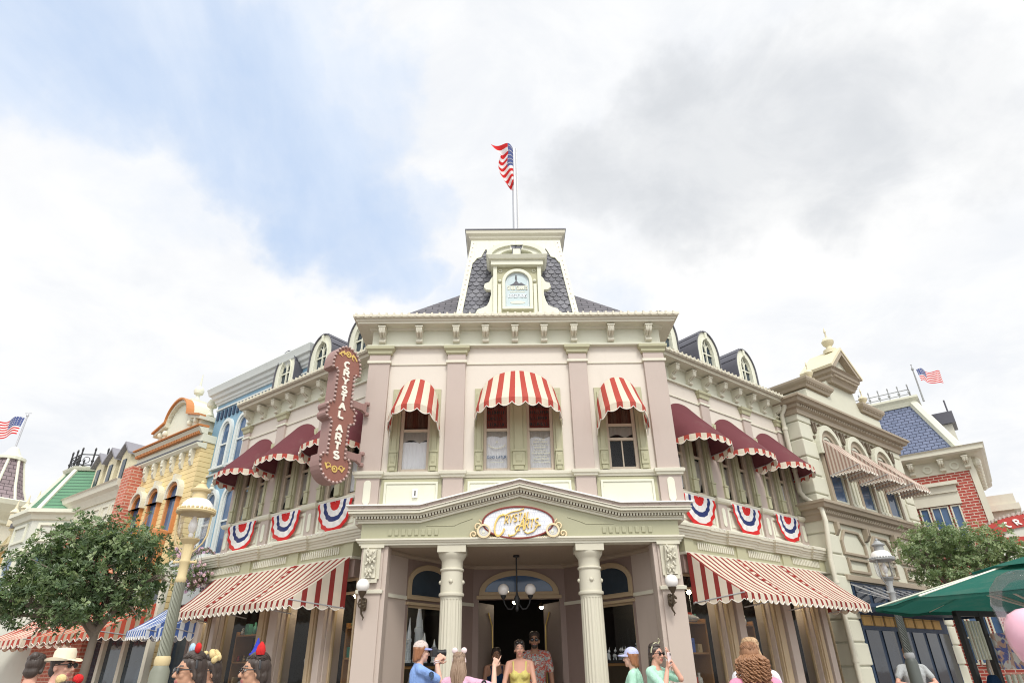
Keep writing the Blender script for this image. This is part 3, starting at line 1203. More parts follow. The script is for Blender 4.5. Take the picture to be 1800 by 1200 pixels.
q = mb.build('arched_trim', M['ivory'], dorm, bevel=.004)
q = dorm
mb = MB(FPD)
mb.face([(a, .148, b) for a, b in arch_poly(DX - .214, DX + .214, 7.031, 7.62, 7.859)])
pq = mb.build('pane', paint('etched_pane', (.50, .60, .62), dirt=0, rough=.2), q)
mb = MB(FPD)
mb.ring(arch_poly(DX - .19, DX + .19, 7.06, 7.62, 7.83), arch_poly(DX - .183, DX + .183, 7.067, 7.62, 7.822), .143, .147)
text(mb, 'EXPEDITIONS', DX, 7.27, .075, .008, .142, .147, wide=.6, gap=.1)
mb.build('window_outline', M['steel'], q)
mb = MB(FPD)
text(mb, 'SEVEN SUMMITS', DX, 7.45, .085, .014, .142, .147, wide=.42, gap=.1, warp=lambda a, b: (a, b + .25 * (a - DX) ** 2))
mb.prism(arc(DX, 7.155, .13, .032, 0, 345, 20), .142, .147)
stroke(mb, [(DX - .13, 7.4), (DX + .13, 7.4)], .012, .142, .147)
mb.build('pale_lettering', M['ivory'], q)
mb = MB(FPD)
mb.prism([(DX - .14, 7.555), (DX + .15, 7.555), (DX + .07, 7.62), (DX + .03, 7.6), (DX - .02, 7.68), (DX - .07, 7.6)], .142, .147)
mb.capsule((DX - .02, .143, 7.69), .012, (DX - .022, .143, 7.75), .016)
mb.ball((DX - .02, .143, 7.78), .013, 8, 6)
mb.build('mountain_picture', M['slate'], q)

# ---- porch: entablature, pediment, piers, columns
def rake(mb, z0, z1, y0, y1, ext, apex=.355, kx=1.44):
    top = [(-ext, 3.30 + z1), (-kx, 3.30 + z1), (0, 3.30 + apex + z1), (kx, 3.30 + z1), (ext, 3.30 + z1)]
    bot = [(-ext, 3.30 + z0), (-kx, 3.30 + z0), (0, 3.30 + apex + z0), (kx, 3.30 + z0), (ext, 3.30 + z0)]
    for i in range(4):
        mb.prism([bot[i], bot[i + 1], top[i + 1], top[i]], y0, y1)


mb = MB(FP)
for q in ([(-2.27, 3.07), (-1.44, 3.07), (-1.44, 3.30), (-2.27, 3.30)], [(-1.44, 3.07), (0, 3.07), (0, 3.66), (-1.44, 3.31)], [(0, 3.07), (1.44, 3.07), (1.44, 3.31), (0, 3.66)], [(1.44, 3.07), (2.27, 3.07), (2.27, 3.30), (1.44, 3.30)]): mb.prism(q, .0, .028)
mb.box(-2.27, 2.27, .028, .3, 3.07, 3.3)
ent = S(mb, 'entablature', 'sage')
for s in (-1, 1):
    mb = MB(FP)
    for i in range(8):
        x = s * (1.2 + i * .094)
        mb.box(x - .027, x + .027, -.016, .004, 3.13, 3.215)
    stroke(mb, [(s * 2.2, 3.28), (s * 1.5, 3.28), (s * 1.42, 3.30), (s * .98, 3.34)] if False else [(s * 1.35, 3.26), (s * .95, 3.26), (s * .86, 3.30), (s * .68, 3.36)], .012, -.008, .004)
    mb.build('carved_blocks', M['sage'], ent, bevel=.008)
mb = MB(FP)
rake(mb, 0.0, .035, -.03, .031, 2.33)
rake(mb, .036, .052, -.05, .031, 2.35)
rake(mb, .088, .112, -.10, .031, 2.40)
rake(mb, .113, .15, -.15, .031, 2.45)
rake(mb, .151, .165, -.165, .031, 2.465)
ped = S(mb, 'pediment_cornice', 'cream', bevel=.004)
mb = MB(FP)
rake(mb, .0525, .0875, -.04, .031, 2.34)
pts = [(-2.36, 0), (-1.44, 0), (0, .355), (1.44, 0), (2.36, 0)]
for (xa, za), (xb, zb) in zip(pts[:-1], pts[1:]):
    n = int(abs(xb - xa) / .042)
    for i in range(n):
        f = (i + .5) / n
        x, z_ = xa + (xb - xa) * f, 3.30 + za + (zb - za) * f
        mb.box(x - .012, x + .012, -.088, -.0405, z_ + .054, z_ + .0865)
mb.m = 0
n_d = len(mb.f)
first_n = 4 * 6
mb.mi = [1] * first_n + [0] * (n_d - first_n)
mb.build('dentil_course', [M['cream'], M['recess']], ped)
mb = MB(FP)
rake(mb, .166, .215, -.15, .031, 2.45)
for (xa, za), (xb, zb) in zip(pts[:-1], pts[1:]):
    n = int(abs(xb - xa) / .19)
    for i in range(n):
        f = (i + .5) / n
        x, z_ = xa + (xb - xa) * f, 3.30 + za + (zb - za) * f
        mb.ball((x, -.16, z_ + .2), .012, 6, 5)
mb.build('bulb_band', M['mauve'], ped)
mb = MB(FP)
rake(mb, .2155, .235, -.185, .031, 2.485)
mb.build('drip_edge', M['white'], ped)
mb = MB(FP)
mb.mould([(-2.27, 1.2), (-2.27, 0), (2.27, 0), (2.27, 1.2)], [(-.2, 3.0), (.012, 3.0), (.012, 3.025), (.03, 3.03), (.04, 3.05), (.055, 3.06), (.055, 3.085), (0, 3.09)])
S(mb, 'architrave', 'cream')
mb = MB(FP)
mb.face([(-2.24, .02, 3.003), (-2.24, 2.4, 3.003), (2.24, 2.4, 3.003), (2.24, .02, 3.003)])
mb.mould([(1.93, .36), (1.70, .82), (1.10, 1.64), (.77, 2.06), (-.77, 2.06), (-1.10, 1.64), (-1.70, .82), (-1.93, .36)][::-1], [(-.02, 2.94), (.03, 2.95), (.05, 2.975), (.05, 3.002), (-.02, 3.002)])
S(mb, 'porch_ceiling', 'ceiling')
mb = MB(FP)
mb.prismz([(-2.3, -.25), (2.3, -.25), (2.3, 7.0), (-2.3, 7.0)], .12, .2)
S(mb, 'porch_floor', 'kerbstone')

for s in (-1, 1):
    a, b = sorted((s * 1.93, s * 2.235))
    mb = MB(FP)
    mb.box(a, b, .0, .36, .2, 2.998)
    c, d = sorted((s * 1.87, s * 1.935))
    mb.box(c, d, .03, .3, .2, 2.998)
    pier = S(mb, 'pier', 'pier', bevel=.006)
    mb = MB(FP)
    mb.mould([(a, .36), (a, 0), (b, 0), (b, .36)], [(0, 2.365), (.025, 2.37), (.03, 2.41), (0, 2.42)])
    mb.build('band', M['cream'], pier)
    mb = MB(FP)
    cx = (a + b) / 2
    mb.box(a + .03, b - .03, -.03, .0, 2.55, 2.96)
    mb.box(a - .01, b + .01, -.045, .0, 2.96, 2.997)
    mb.box(a + .05, b - .05, -.06, -.03, 2.5, 2.55)
    pts = [(-.03, 2.94), (-.11, 2.93), (-.12, 2.87), (-.08, 2.80), (-.075, 2.7), (-.065, 2.6), (-.075, 2.56), (-.03, 2.55)]
    prismx(mb, pts, cx - .075, cx + .075)
    rr = random.Random(4)
    for i in range(26):   # carved leaves
        zz = 2.58 + .34 * rr.random()
        xx = cx + rr.uniform(-.065, .065)
        mb.ball((xx, -.075 - .03 * (zz - 2.55) / .35 - .012, zz), (.016, .016, .028), 6, 5, Matrix.Rotation(rr.uniform(-.8, .8), 3, 'Y'))
    mb.build('console', M['column'], pier, smooth=40)
    # column
    x = s * .975
    mb = MB(FP)
    prof = [(.165, .38), (.158, 1.2), (.152, 2.30)]
    mb.lathe((x, .2, 0), prof, 96, flute=.075, flutes=20)
    col = S(mb, 'column', 'column', smooth=50)
    mb = MB(FP)
    mb.lathe((x, .2, 0), [(.23, .2), (.23, .28), (.21, .3), (.225, .33), (.20, .37), (.17, .39)], 32)
    mb.build('base', M['column'], col, smooth=40)
    mb = MB(FP)
    mb.lathe((x, .2, 0), [(.15, 2.29), (.152, 2.33), (.172, 2.335), (.178, 2.355), (.172, 2.375), (.155, 2.38), (.153, 2.66), (.165, 2.665), (.17, 2.68), (.165, 2.695), (.15, 2.70), (.152, 2.80), (.165, 2.82), (.19, 2.86), (.2, 2.885), (.2, 2.9)], 36)
    mb.box(x - .2, x + .2, .0, .4, 2.9, 2.997)
    for q_ in range(4):
        aa = -PI / 2 + q_ * PI / 2
        c_ = Vector((x + .153 * math.cos(aa), .2 + .153 * math.sin(aa), 2.52))
        mb.ball(c_, (.03, .03, .03), 8, 6)
    mb.build('capital', M['column'], col, smooth=35)

# recess behind the columns
for s in (-1, 1):
    P = [(s * 1.93, .36), (s * 1.70, .82), (s * 1.10, 1.64), (s * .77, 2.06)]
    if s > 0: P = P[::-1]
    for i in range(3):
        A, B = Vector(P[i]), Vector(P[i + 1])
        wA = FP @ Vector((A.x, A.y, 0))
        fr = FR((wA.x, wA.y, 0), (B.x - A.x, B.y - A.y, 0))
        L_ = (B - A).length
        mb = MB(fr)
        if i == 1:
            mb.wall(0, L_, .2, 2.998, [(.05, L_ - .05, .75, 2.3)], 0, .1)
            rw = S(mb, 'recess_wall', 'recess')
            window(fr, .05, L_ - .05, .75, 2.3, .02, shop, M['tan'], M['shopglass'], rails=(), name='display_window', fw=.03)
            mb = MB(fr)
            mb.ring(arch_poly(.02, L_ - .02, 2.42, 2.62, 2.9), arch_poly(.09, L_ - .09, 2.44, 2.60, 2.82), -.03, .01)
            mb.box(0, L_, -.04, .01, 2.3, 2.34)
            mb.box(0, L_, -.055, .01, 2.375, 2.42)
            tr = S(mb, 'transom_window', 'tan', bevel=.005)
            mb = MB(fr)
            mb.face([(a, -.008, b) for a, b in arch_poly(.085, L_ - .085, 2.438, 2.60, 2.825)])
            mb.build('pane', M['dglass'], tr)
        else:
            mb.wall(0, L_, .2, 2.998, [], 0, .1)
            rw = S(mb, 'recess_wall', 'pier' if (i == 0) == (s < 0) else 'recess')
            mb = MB(fr)
            mb.box(0, L_, -.025, .0, 2.365, 2.415)
            mb.build('band', M['cream'], rw)
fr = FR((XC - .77, 9 + 2.06, 0), (1, 0, 0))
mb = MB(fr)
mb.wall(0, 1.54, .2, 2.998, [(.09, 1.45, .2, 2.47)], 0, .1)
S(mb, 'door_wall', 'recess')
mb = MB(fr)
mb.ring(arch_poly(.1, 1.44, 2.53, 2.56, 2.93), arch_poly(.2, 1.34, 2.585, 2.59, 2.84), -.035, .01)
mb.box(.06, 1.48, -.045, .01, 2.475, 2.53)
fan = S(mb, 'fanlight', 'tan', bevel=.006)
mb = MB(fr)
mb.face([(a, -.008, b) for a, b in arch_poly(.195, 1.345, 2.58, 2.59, 2.845)])
mb.build('pane', M['bluglass'], fan)
M['doorpaint'] = paint('brown_door_paint', (.27, .215, .185))
for s in (0, 1):
    hx = XC - .675 if s == 0 else XC + .675
    d = Vector((.48 if s == 0 else -.48, 1, 0)).normalized()
    f2 = FR((hx, 11.17, 0), d) if s == 0 else FR((hx + d.x * .56, 11.17 + d.y * .56, 0), -d)
    mb = MB(f2)
    mb.box(0, .56, 0, .045, .22, 2.44)
    dr = S(mb, 'door', 'doorpaint', bevel=.005)
    mb = MB(f2)
    fy = .05 if s == 0 else -.006
    fy = -.006
    edge = .5 if s == 0 else .06
    mb.tube([(edge, fy, .25), (edge, fy, 1.8), (edge + (-.06 if s == 0 else .06) * .3, fy, 2.1), (edge - (.16 if s == 0 else -.16), fy, 2.3)], .012, 6)
    mb.build('beading', M['gold'], dr)
# shop interior shell
mb = MB(FP)
mb.box(-2.3, -2.24, 2.1, 7.2, .2, 3.03)
mb.box(2.24, 2.3, 2.1, 7.2, .2, 3.03)
mb.box(-2.3, 2.3, 7.2, 7.3, .2, 3.03)
mb.box(-2.3, -.85, 2.75, 2.8, .2, 3.03)
mb.box(.85, 2.3, 2.75, 2.8, .2, 3.03)
S(mb, 'interior_partition', 'dark')

# ------------------------------------------------------------------ wings of the corner shop
M['stucco_lip'] = M['cream']


def dormer_window(fr, xc):
    a, z0, zs, zt, y0 = .36, 6.55, 7.22, 7.72, .12
    mb = MB(fr)
    mb.ring(arch_poly(xc - a, xc + a, z0, zs, zt), arch_poly(xc - .19, xc + .19, z0 + .16, zs, zt - .17), y0, y0 + .12)
    mb.ring(arch_poly(xc - .23, xc + .23, z0 + .12, zs, zt - .13), arch_poly(xc - .191, xc + .191, z0 + .161, zs, zt - .171), y0 - .02, y0)
    mb.box(xc - .03, xc + .03, y0 - .04, y0, zt - .16, zt - .01)
    d = mb.build('dormer', M['ivory'], shop, bevel=.005)
    mb = MB(fr)
    mb.box(xc - .014, xc + .014, y0 + .03, y0 + .06, z0 + .17, zt - .18)
    for zz in (zs - .26, zs):
        mb.box(xc - .185, xc + .185, y0 + .034, y0 + .056, zz - .014, zz + .014)
    for s in (-1, 1):
        stroke(mb, arc(xc + s * .095, zs + .02, .085, .2, 10, 170, 8), .018, y0 + .033, y0 + .057)
    mb.build('muntins', M['ivory'], d)
    mb = MB(fr)
    mb.face([(p, y0 + .065, q) for p, q in arch_poly(xc - .195, xc + .195, z0 + .155, zs, zt - .165)])
    mb.build('pane', M['dglass'], d)
    mb = MB(fr)
    outer = arch_poly(xc - a - .02, xc + a + .02, z0, zs, zt + .025)
    mb.ring(outer, arch_poly(xc - a, xc + a, z0 + .001, zs, zt), y0 - .03, 1.6)
    # standing seams of the lead barrel
    for i in range(1, 8):
        t = PI * i / 8
        x, z = xc + (a + .02) * math.cos(t), zs + (zt + .025 - zs) * math.sin(t)
        mb.tube([(x, y0 - .02, z), (x, 1.6, z)], .012, 5)
    mb.build('dormer_roof', M['lead'], d, smooth=40)


def wing(fr, bays, pil, posts, br_n, dorm_x):
    L_ = WL
    ops = []
    for c in bays:
        ops += [(c - .44, c - .09, 4.07, 5.45), (c + .09, c + .44, 4.07, 5.45)]
    mb = MB(fr)
    mb.wall(0, L_, 3.25, 6.2, ops, 0, .12)
    S(mb, 'wing_wall', 'wall')
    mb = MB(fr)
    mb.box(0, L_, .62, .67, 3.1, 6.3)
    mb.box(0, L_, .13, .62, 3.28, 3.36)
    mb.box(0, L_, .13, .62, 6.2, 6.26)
    S(mb, 'added_dark_backing', 'dark')  # dark backing and slabs put in to keep the wing rooms black
    for c in bays:
        for a, b in ((c - .44, c - .09), (c + .09, c + .44)):
            window(fr, a, b, 4.075, 5.445, .05, shop, M['sash'], blind=[('lace', .05, .46), ('drape', .54, .97)] if (a + b) * 3 % 1 > .4 else [('shade', .06, .45)], rails=(.5,))
        mb = MB(fr)
        for a, b in ((c - .57, c - .44), (c - .09, c + .09), (c + .44, c + .57)):
            w = b - a
            mb.box(a, b, -.045, .02, 4.07, 5.5)
            mb.box(a + w * .25, b - w * .25, -.065, -.045, 4.3, 5.45)
            mb.box(a + w * .12, b - w * .12, -.08, -.045, 4.08, 4.28)
            mb.box(a + w * .05, b - w * .05, -.09, -.045, 4.28, 4.31)
        S(mb, 'window_surround', 'palesage', bevel=.005)
    edges = [0] + sorted(v for c in pil for v in (c - .13, c + .13)) + [L_]
    path = [(0, 0)]
    for c in pil:
        for x, y in ((c - .13, -.001), (c - .13, -.045), (c + .13, -.045), (c + .13, -.001)): path.append((min(max(x, .001), L_ - .001), y))
    path.append((L_, 0))
    path = [p for i, p in enumerate(path) if i == 0 or (Vector(p) - Vector(path[i - 1])).length > .004]
    for c in pil:
        a, b = max(0, c - .13), min(L_, c + .13)
        mb = MB(fr)
        mb.box(a, b, -.045, .01, 3.45, 6.0)
        q = S(mb, 'pilaster', 'mauve', bevel=.006)
        mb = MB(fr)
        pth = [(a, 0), (a, -.045), (b, -.045), (b, 0)]
        mb.mould(pth, [(0, 5.95), (.02, 5.96), (.03, 6.02), (.055, 6.05), (.06, 6.09), (0, 6.1)])
        mb.build('capital', M['palesage'], q)
        mb = MB(fr)
        mb.mould(pth, [(0, 5.82), (.02, 5.825), (.02, 5.86), (0, 5.865)])
        mb.prism(arc((a + b) / 2, 3.62, .045, .05, 180, 360, 6) + arc((a + b) / 2, 3.84, .045, .05, 0, 180, 6), -.058, -.044)
        mb.build('boss', M['ivory'], q)
    mb = MB(fr)
    mb.box(0, L_, -.02, .0, 5.805, 5.825)
    S(mb, 'string_course', 'cream')
    mb = MB(fr)
    mb.mould([(0, 0), (L_, 0)], [(-.05, 6.1), (.05, 6.1), (.055, 6.13), (.02, 6.15), (.005, 6.16), (.005, 6.45), (-.05, 6.45)])
    S(mb, 'frieze', 'ivory')
    mb = MB(fr)
    mb.mould([(0, 0), (L_, 0)], [(-.02, 6.41), (.03, 6.415), (.05, 6.44), (.27, 6.445), (.27, 6.475), (.3, 6.49), (-.02, 6.5)])
    S(mb, 'cornice', 'cream')
    mb = MB(fr)
    mb.mould([(0, 0), (L_, 0)], [(.2, 6.5), (.32, 6.5), (.34, 6.53), (.34, 6.56), (.31, 6.575), (-.2, 6.585), (-.2, 6.5)])
    x = .02
    while x < L_ - .1:
        mb.box(x, x + .025, -.355, -.3, 6.515, 6.585)
        mb.tube([(x, -.352, 6.525), (x + .055, -.357, 6.505), (x + .11, -.352, 6.525)], .006, 5)
        x += .12
    S(mb, 'gutter', 'gutter')
    for i in range(br_n):
        bracket(fr, .14 + (L_ - .28) * i / (br_n - 1), 6.412, dep=.2, h=.27, w=.095, y=-.003)
    # apron panels and sill
    mb = MB(fr)
    mb.mould(path, [(0, 3.96), (.03, 3.97), (.05, 3.99), (.06, 4.02), (.06, 4.045), (.02, 4.06), (0, 4.06)])
    S(mb, 'sill_course', 'cream')
    for c in bays:
        mb = MB(fr)
        a, b = c - .52, c + .52
        mb.ring([(a, 3.5), (b, 3.5), (b, 3.93), (a, 3.93)], [(a + .05, 3.55), (b - .05, 3.55), (b - .05, 3.88), (a + .05, 3.88)], -.022, .001)
        mb.box(a + .09, b - .09, -.014, .001, 3.59, 3.84)
        S(mb, 'apron_panel', 'ivory', bevel=.004)
    # storey cornice between the floors, breaking forward at the pilasters
    p2 = [(0, -.02)]
    for c in pil:
        for x, y in ((c - .14, -.02), (c - .14, -.06), (c + .14, -.06), (c + .14, -.02)): p2.append((min(max(x, .001), L_ - .001), y))
    p2.append((L_, -.02))
    p2 = [p for i, p in enumerate(p2) if i == 0 or (Vector(p) - Vector(p2[i - 1])).length > .004]
    mb = MB(fr)
    mb.mould(p2, [(.0, 3.2), (.235, 3.2), (.24, 3.225), (.255, 3.235), (.26, 3.265), (.28, 3.275), (.285, 3.3), (.31, 3.31), (.315, 3.345), (.335, 3.355), (.34, 3.395), (.32, 3.41), (0, 3.45)])
    sc_o = S(mb, 'storey_cornice', 'cream')
    mb = MB(fr)
    x = .06
    while x < L_:
        mb.ball((x, -.365, 3.40), .011, 6, 5)
        x += .13
    mb.tube([(0, -.362, 3.41), (L_, -.362, 3.41)], .004, 4)
    mb.build('bulb_string', M['white'], sc_o)
    mb = MB(fr)
    mb.box(0, L_, -.235, .0, 3.0, 3.2)
    for c in pil:
        mb.box(max(0, c - .13), min(L_, c + .13), -.262, -.235, 3.0, 3.2)
    q = S(mb, 'fascia_band', 'palesage')
    for c in bays:
        mb = MB(fr)
        for i in range(18):
            x = c - .46 + i * .054
            mb.box(x - .014, x + .014, -.255, -.234, 3.055, 3.165)
        mb.build('reeding', M['cream'], q, bevel=.004)
    mb = MB(fr)
    mb.mould([(0, -.235), (L_, -.235)], [(-.2, 2.96), (.02, 2.96), (.03, 2.975), (.03, 2.998), (-.2, 2.998)])
    S(mb, 'architrave', 'cream')
    # shop front
    mb = MB(fr)
    mb.box(0, L_, -.2, .1, 2.7, 2.96)
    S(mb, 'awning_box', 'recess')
    xs = [0] + [v for p in posts for v in p] + [L_]
    for a, b in posts:
        mb = MB(fr)
        m = a + (b - a) * .5
        mb.box(a, b, -.18, .1, .13, 2.72)
        mb.box(a + (b - a) * .58, b - .02, -.25, -.18, .13, 2.71)
        q = S(mb, 'shop_front_post', 'pier', bevel=.008)
        mb = MB(fr)
        mb.box(a + .02, a + (b - a) * .42, -.24, -.18, .13, 2.71)
        mb.box(a + .05, a + (b - a) * .34, -.26, -.24, .4, 2.6)
        mb.build('tan_pilaster', M['tan'], q, bevel=.006)
    for i in range(0, len(xs), 2):
        a, b = xs[i], xs[i + 1]
        if b - a < .15: continue
        mb = MB(fr)
        mb.box(a, b, -.14, .1, .13, .62)
        S(mb, 'stall_riser', 'tan', bevel=.01)
        window(fr, a, b, .62, 2.7, -.1, shop, M['tan'], M['shopglass'], rails=(.9,), name='display_window', fw=.035)
    mb = MB(fr)
    mb.box(0, L_, 1.3, 1.36, .13, 3.0)
    mb.box(-.0, L_, -.1, 1.3, 2.9, 2.95)
    mb.box(0, .05, .1, 1.3, .13, 2.95)
    mb.box(L_ - .05, L_, .1, 1.3, .13, 2.95)
    mb.box(0, L_, .0, 1.3, .5, .55)
    S(mb, 'interior_partition', 'dark')
    # roof and dormers
    mb = MB(fr)
    mb.face([(-.2, -.2, 6.58), (L_ + .05, -.2, 6.58), (L_ + .05, 2.2, 7.45), (-.2, 2.2, 7.45)])
    mb.face([(L_ + .05, -.2, 6.58), (L_ + .05, 2.2, 6.58), (L_ + .05, 2.2, 7.45)])
    mb.face([(-.2, -.2, 6.58), (-.2, 2.2, 7.45), (-.2, 2.2, 6.58)])
    S(mb, 'roof', 'shingle')
    for c in dorm_x: dormer_window(fr, c)


BL = [.67, 2.05, 3.43]
BR = [.82, 2.2, 3.58]
wing(FWL, BL, [.08, 1.36, 2.74, 4.15], [(.35, .72), (1.98, 2.56), (3.36, 3.75)], 9, [.88, 2.12, 3.36])
wing(FWR, BR, [.10, 1.51, 2.89, 4.16], [(.83, 1.30), (2.14, 2.72), (3.42, 3.88)], 9, BR)

# ------------------------------------------------------------------ awnings
C_RED, C_CRM = (.47, .085, .065), (.75, .68, .55)
M['stripe'] = fabric('red_stripe_canvas', C_RED, C_CRM, .46)
M['stripe2'] = fabric('brick_stripe_canvas', (.28, .045, .04), (.73, .66, .54), .39)
M['burg'] = fabric('burgundy_canvas', (.155, .05, .058), trans=.12)
M['pinkstripe'] = fabric('pink_stripe_canvas', (.40, .27, .22), (.64, .56, .47), .5)
M['check'] = fabric('check_canvas', (.55, .10, .06), (.50, .42, .30), .5)
M['bluestripe'] = fabric('blue_stripe_canvas', (.09, .16, .42), (.72, .76, .80), .5)
M['whitetrim'] = paint('white_binding', (.80, .77, .70), dirt=.05)


def dome_awning(fr, xc, a, zt, zr, d, label, group, matc, period=.2, square=.62, val=.125, name='awning', lift=0.0):
    o = thing(name, fr @ Vector((xc, 0, zr)), label, 'awning', group)
    n = 64
    th = [PI * i / n for i in range(n + 1)]
    B = [Vector((xc - a * math.cos(t), -.012, zr + (zt - zr) * max(0, math.sin(t)) ** .62)) for t in th]
    Rm = [Vector((xc - a * 1.06 * math.copysign(abs(math.cos(t)) ** .85, math.cos(t)), -.012 - d * max(0, math.sin(t)) ** square, zr + lift * max(0, math.sin(t)) ** .8)) for t in th]
    s = [0]
    for i in range(n): s.append(s[-1] + (Rm[i + 1] - Rm[i]).length)
    off = (s[-1] / period / 2) % 1.0
    U = [(v / period - off + .73) for v in s]
    rows, uvs = [], []
    for j in range(7):
        v = j / 6
        rows.append([B[i].lerp(Rm[i], v) + Vector((0, 0, -.014 * math.sin(PI * v)
                    + .014 * math.sin(PI * v) * noise.noise(Vector((B[i].x * 4 + xc * 7, v * 3, zt * 3 + fr[0][3]))))) for i in range(n + 1)])
        uvs.append([(U[i], v) for i in range(n + 1)])
    mb = MB(fr)
    mb.grid(rows, uvs=uvs)
    mb.build('canopy', matc, o, smooth=60)
    mb = MB(fr)
    # valance: fine sampling so that each scallop is round
    N = 300
    top, bot, uv = [], [], []
    for q in range(N + 1):
        f = q / N * s[-1]
        i = max(j for j in range(n + 1) if s[j] <= f + 1e-9)
        i = min(i, n - 1)
        t = (f - s[i]) / (s[i + 1] - s[i])
        p = Rm[i].lerp(Rm[i + 1], t)
        u = U[i] + (U[i + 1] - U[i]) * t
        sc = abs(math.sin(PI * (u - .23)))
        top.append(p)
        w = .016 * noise.noise(Vector((f * 6 + xc * 5, fr[0][3], 1.7))) + .006 * math.sin(f * 23)
        bot.append(p + Vector((0, -w, -val * .52 - val * .48 * sc ** .8)))
        uv.append(u)
    mb.grid([top, bot], uvs=[[(u, 1) for u in uv], [(u, 0) for u in uv]])
    mb.build('valance', M['stripe'], o)
    mb = MB(fr)
    mb.tube(bot[::2], .006, 5)
    mb.build('binding', M['whitetrim'], o)
    mb = MB(fr)
    mb.tube([Vector((xc + (p.x - xc) * .96, p.y * .95, p.z - .02)) for p in Rm[::4]], .008, 5)
    mb.build('frame', M['steel'], o)
    return o


G1 = 'striped awnings over the front windows'
dome_awning(FP, -1.6, .37, 5.57, 4.70, .55, 'small red and cream striped awning over the single front window beside the hanging sign', G1, M['stripe'], lift=.22)
dome_awning(FP, 0, .64, 5.70, 4.88, .58, 'wide red and cream striped awning over the pair of lettered front windows', G1, M['stripe'], val=.135, lift=.12)
dome_awning(FP, 1.6, .37, 5.57, 4.70, .55, 'small red and cream striped awning over the front window with its lower sash open', G1, M['stripe'], lift=.22)
G2 = 'burgundy awnings over the wing windows'
for fr, bays, txt in ((FWL, BL, ('burgundy awning of the left wing next to the blue building', 'burgundy awning in the middle of the left wing, between two others', 'burgundy awning of the left wing half hidden behind the hanging sign')),
                      (FWR, BR, ('burgundy awning of the right wing beside the front pavilion', 'burgundy awning in the middle of the right wing, between two others', 'burgundy awning of the right wing next to the grey quoined building'))):
    for c, tx in zip(bays, txt):
        dome_awning(fr, c, .60, 5.70, 4.83, .70, tx, G2, M['burg'], period=.2, square=.5, val=.12, lift=.06)


def slope_awning(fr, x0, x1, y0, z0, y1, z1, label, mat, cat='awning', period=.145, val=.13, cheeks=(True, True), group=None, seams=(), loc=None, cheekp=.17, xo0=None, xo1=None):
    o = thing('awning', fr @ Vector(((x0 + x1) / 2, y0, z1)), label, cat, group)
    xo0 = x0 if xo0 is None else xo0
    xo1 = x1 if xo1 is None else xo1
    n = 60
    rows, uvs = [], []
    for j in range(9):
        v = j / 8
        rows.append([(x0 + (x1 - x0) * i / n + ((xo0 - x0) * (1 - i / n) + (xo1 - x1) * i / n) * v, y0 + (y1 - y0) * v,
                      z0 + (z1 - z0) * v - .03 * math.sin(PI * v) - .02 * math.sin(PI * v) * math.sin(i * 3 * PI / n) ** 2 + .018 * math.sin(PI * v) * noise.noise(Vector((i * .35, v * 3, x0 * 3 + z0)))) for i in range(n + 1)])
        uvs.append([((x1 - x0) * i / n / period, v) for i in range(n + 1)])
    mb = MB(fr)
    mb.grid(rows, uvs=uvs)
    mb.build('canopy', mat, o, smooth=60)
    if seams:
        mb = MB(fr)
        for sx in seams:
            for j in range(8):
                v0, v1 = (j + .1) / 8, (j + .55) / 8
                x = x0 + (x1 - x0) * sx
                P = lambda v, dx: (x + dx, y0 + (y1 - y0) * v, z0 + (z1 - z0) * v - .03 * math.sin(PI * v) + .012)
                mb.face([P(v0, -.045), P(v0, .045), P(v1, .045), P(v1, -.045)])
        mb.build('seam_patches', M['redcanvas'], o)
    mb = MB(fr)
    N = int((xo1 - xo0) / period * 8)
    top = [(xo0 + (xo1 - xo0) * i / N, y1, z1) for i in range(N + 1)]
    us = [(x1 - x0) * i / N / period for i in range(N + 1)]
    bot = [(p[0], y1 - .008 + .035 * noise.noise(Vector((p[0] * 5, z1, y0 * 3))), z1 - val * .6 - val * .4 * abs(math.sin(PI * (u - .21)))) for p, u in zip(top, us)]
    mb.grid([top, bot], uvs=[[(u, 1) for u in us], [(u, 0) for u in us]])
    sides = []
    for flag, xa, xb in ((cheeks[0], x0, xo0), (cheeks[1], x1, xo1)):
        if not flag: continue
        K = int(abs(y1 - y0) / cheekp * 10) + 6
        tp, bt, uu = [], [], []
        for i in range(K + 1):
            v = i / K
            y = y0 + (y1 - y0) * v
            x = xa + (xb - xa) * v
            u = abs(y - y0) / cheekp
            tp.append((x, y, z0 + (z1 - z0) * v - .03 * math.sin(PI * v)))
            bt.append((x, y, z1 - val * .6 - val * .4 * abs(math.sin(PI * (u - .21)))))
            uu.append(u)
        mb.grid([tp, bt], uvs=[[(u, 1) for u in uu], [(u, 0) for u in uu]])
        sides.append(bt)
    mb.build('valance', mat, o)
    mb = MB(fr)
    mb.tube(bot, .006, 5)
    for bt in sides: mb.tube(bt, .006, 5)
    mb.build('binding', M['whitetrim'], o)
    mb = MB(fr)
    mb.tube([(xo0 + .02, y1 + .03, z1 - .03), (xo1 - .02, y1 + .03, z1 - .03)], .012, 6)
    for f in (0, .33, .66, 1):
        x = x0 + (x1 - x0) * f
        mb.tube([(x + (xo0 - x0) * (1 - f) + (xo1 - x1) * f, y1, z1), (x, y0, z1 - .1)], .010, 6)
    mb.build('frame', M['steel'], o)
    return o


M['redcanvas'] = fabric('red_canvas', (.36, .035, .03))
slope_awning(FWL, .42, 4.2, -.262, 2.985, -1.0, 2.36, 'long red and cream striped shop awning of the left wing', M['stripe2'], group='long shop awnings under the wings', seams=(.31, .645), period=.165, xo0=.62, xo1=3.86)
slope_awning(FWR, .02, 3.92, -.262, 2.985, -1.0, 2.36, 'long red and cream striped shop awning of the right wing', M['stripe2'], group='long shop awnings under the wings', seams=(.34, .67), period=.165, xo0=.24, xo1=4.0)

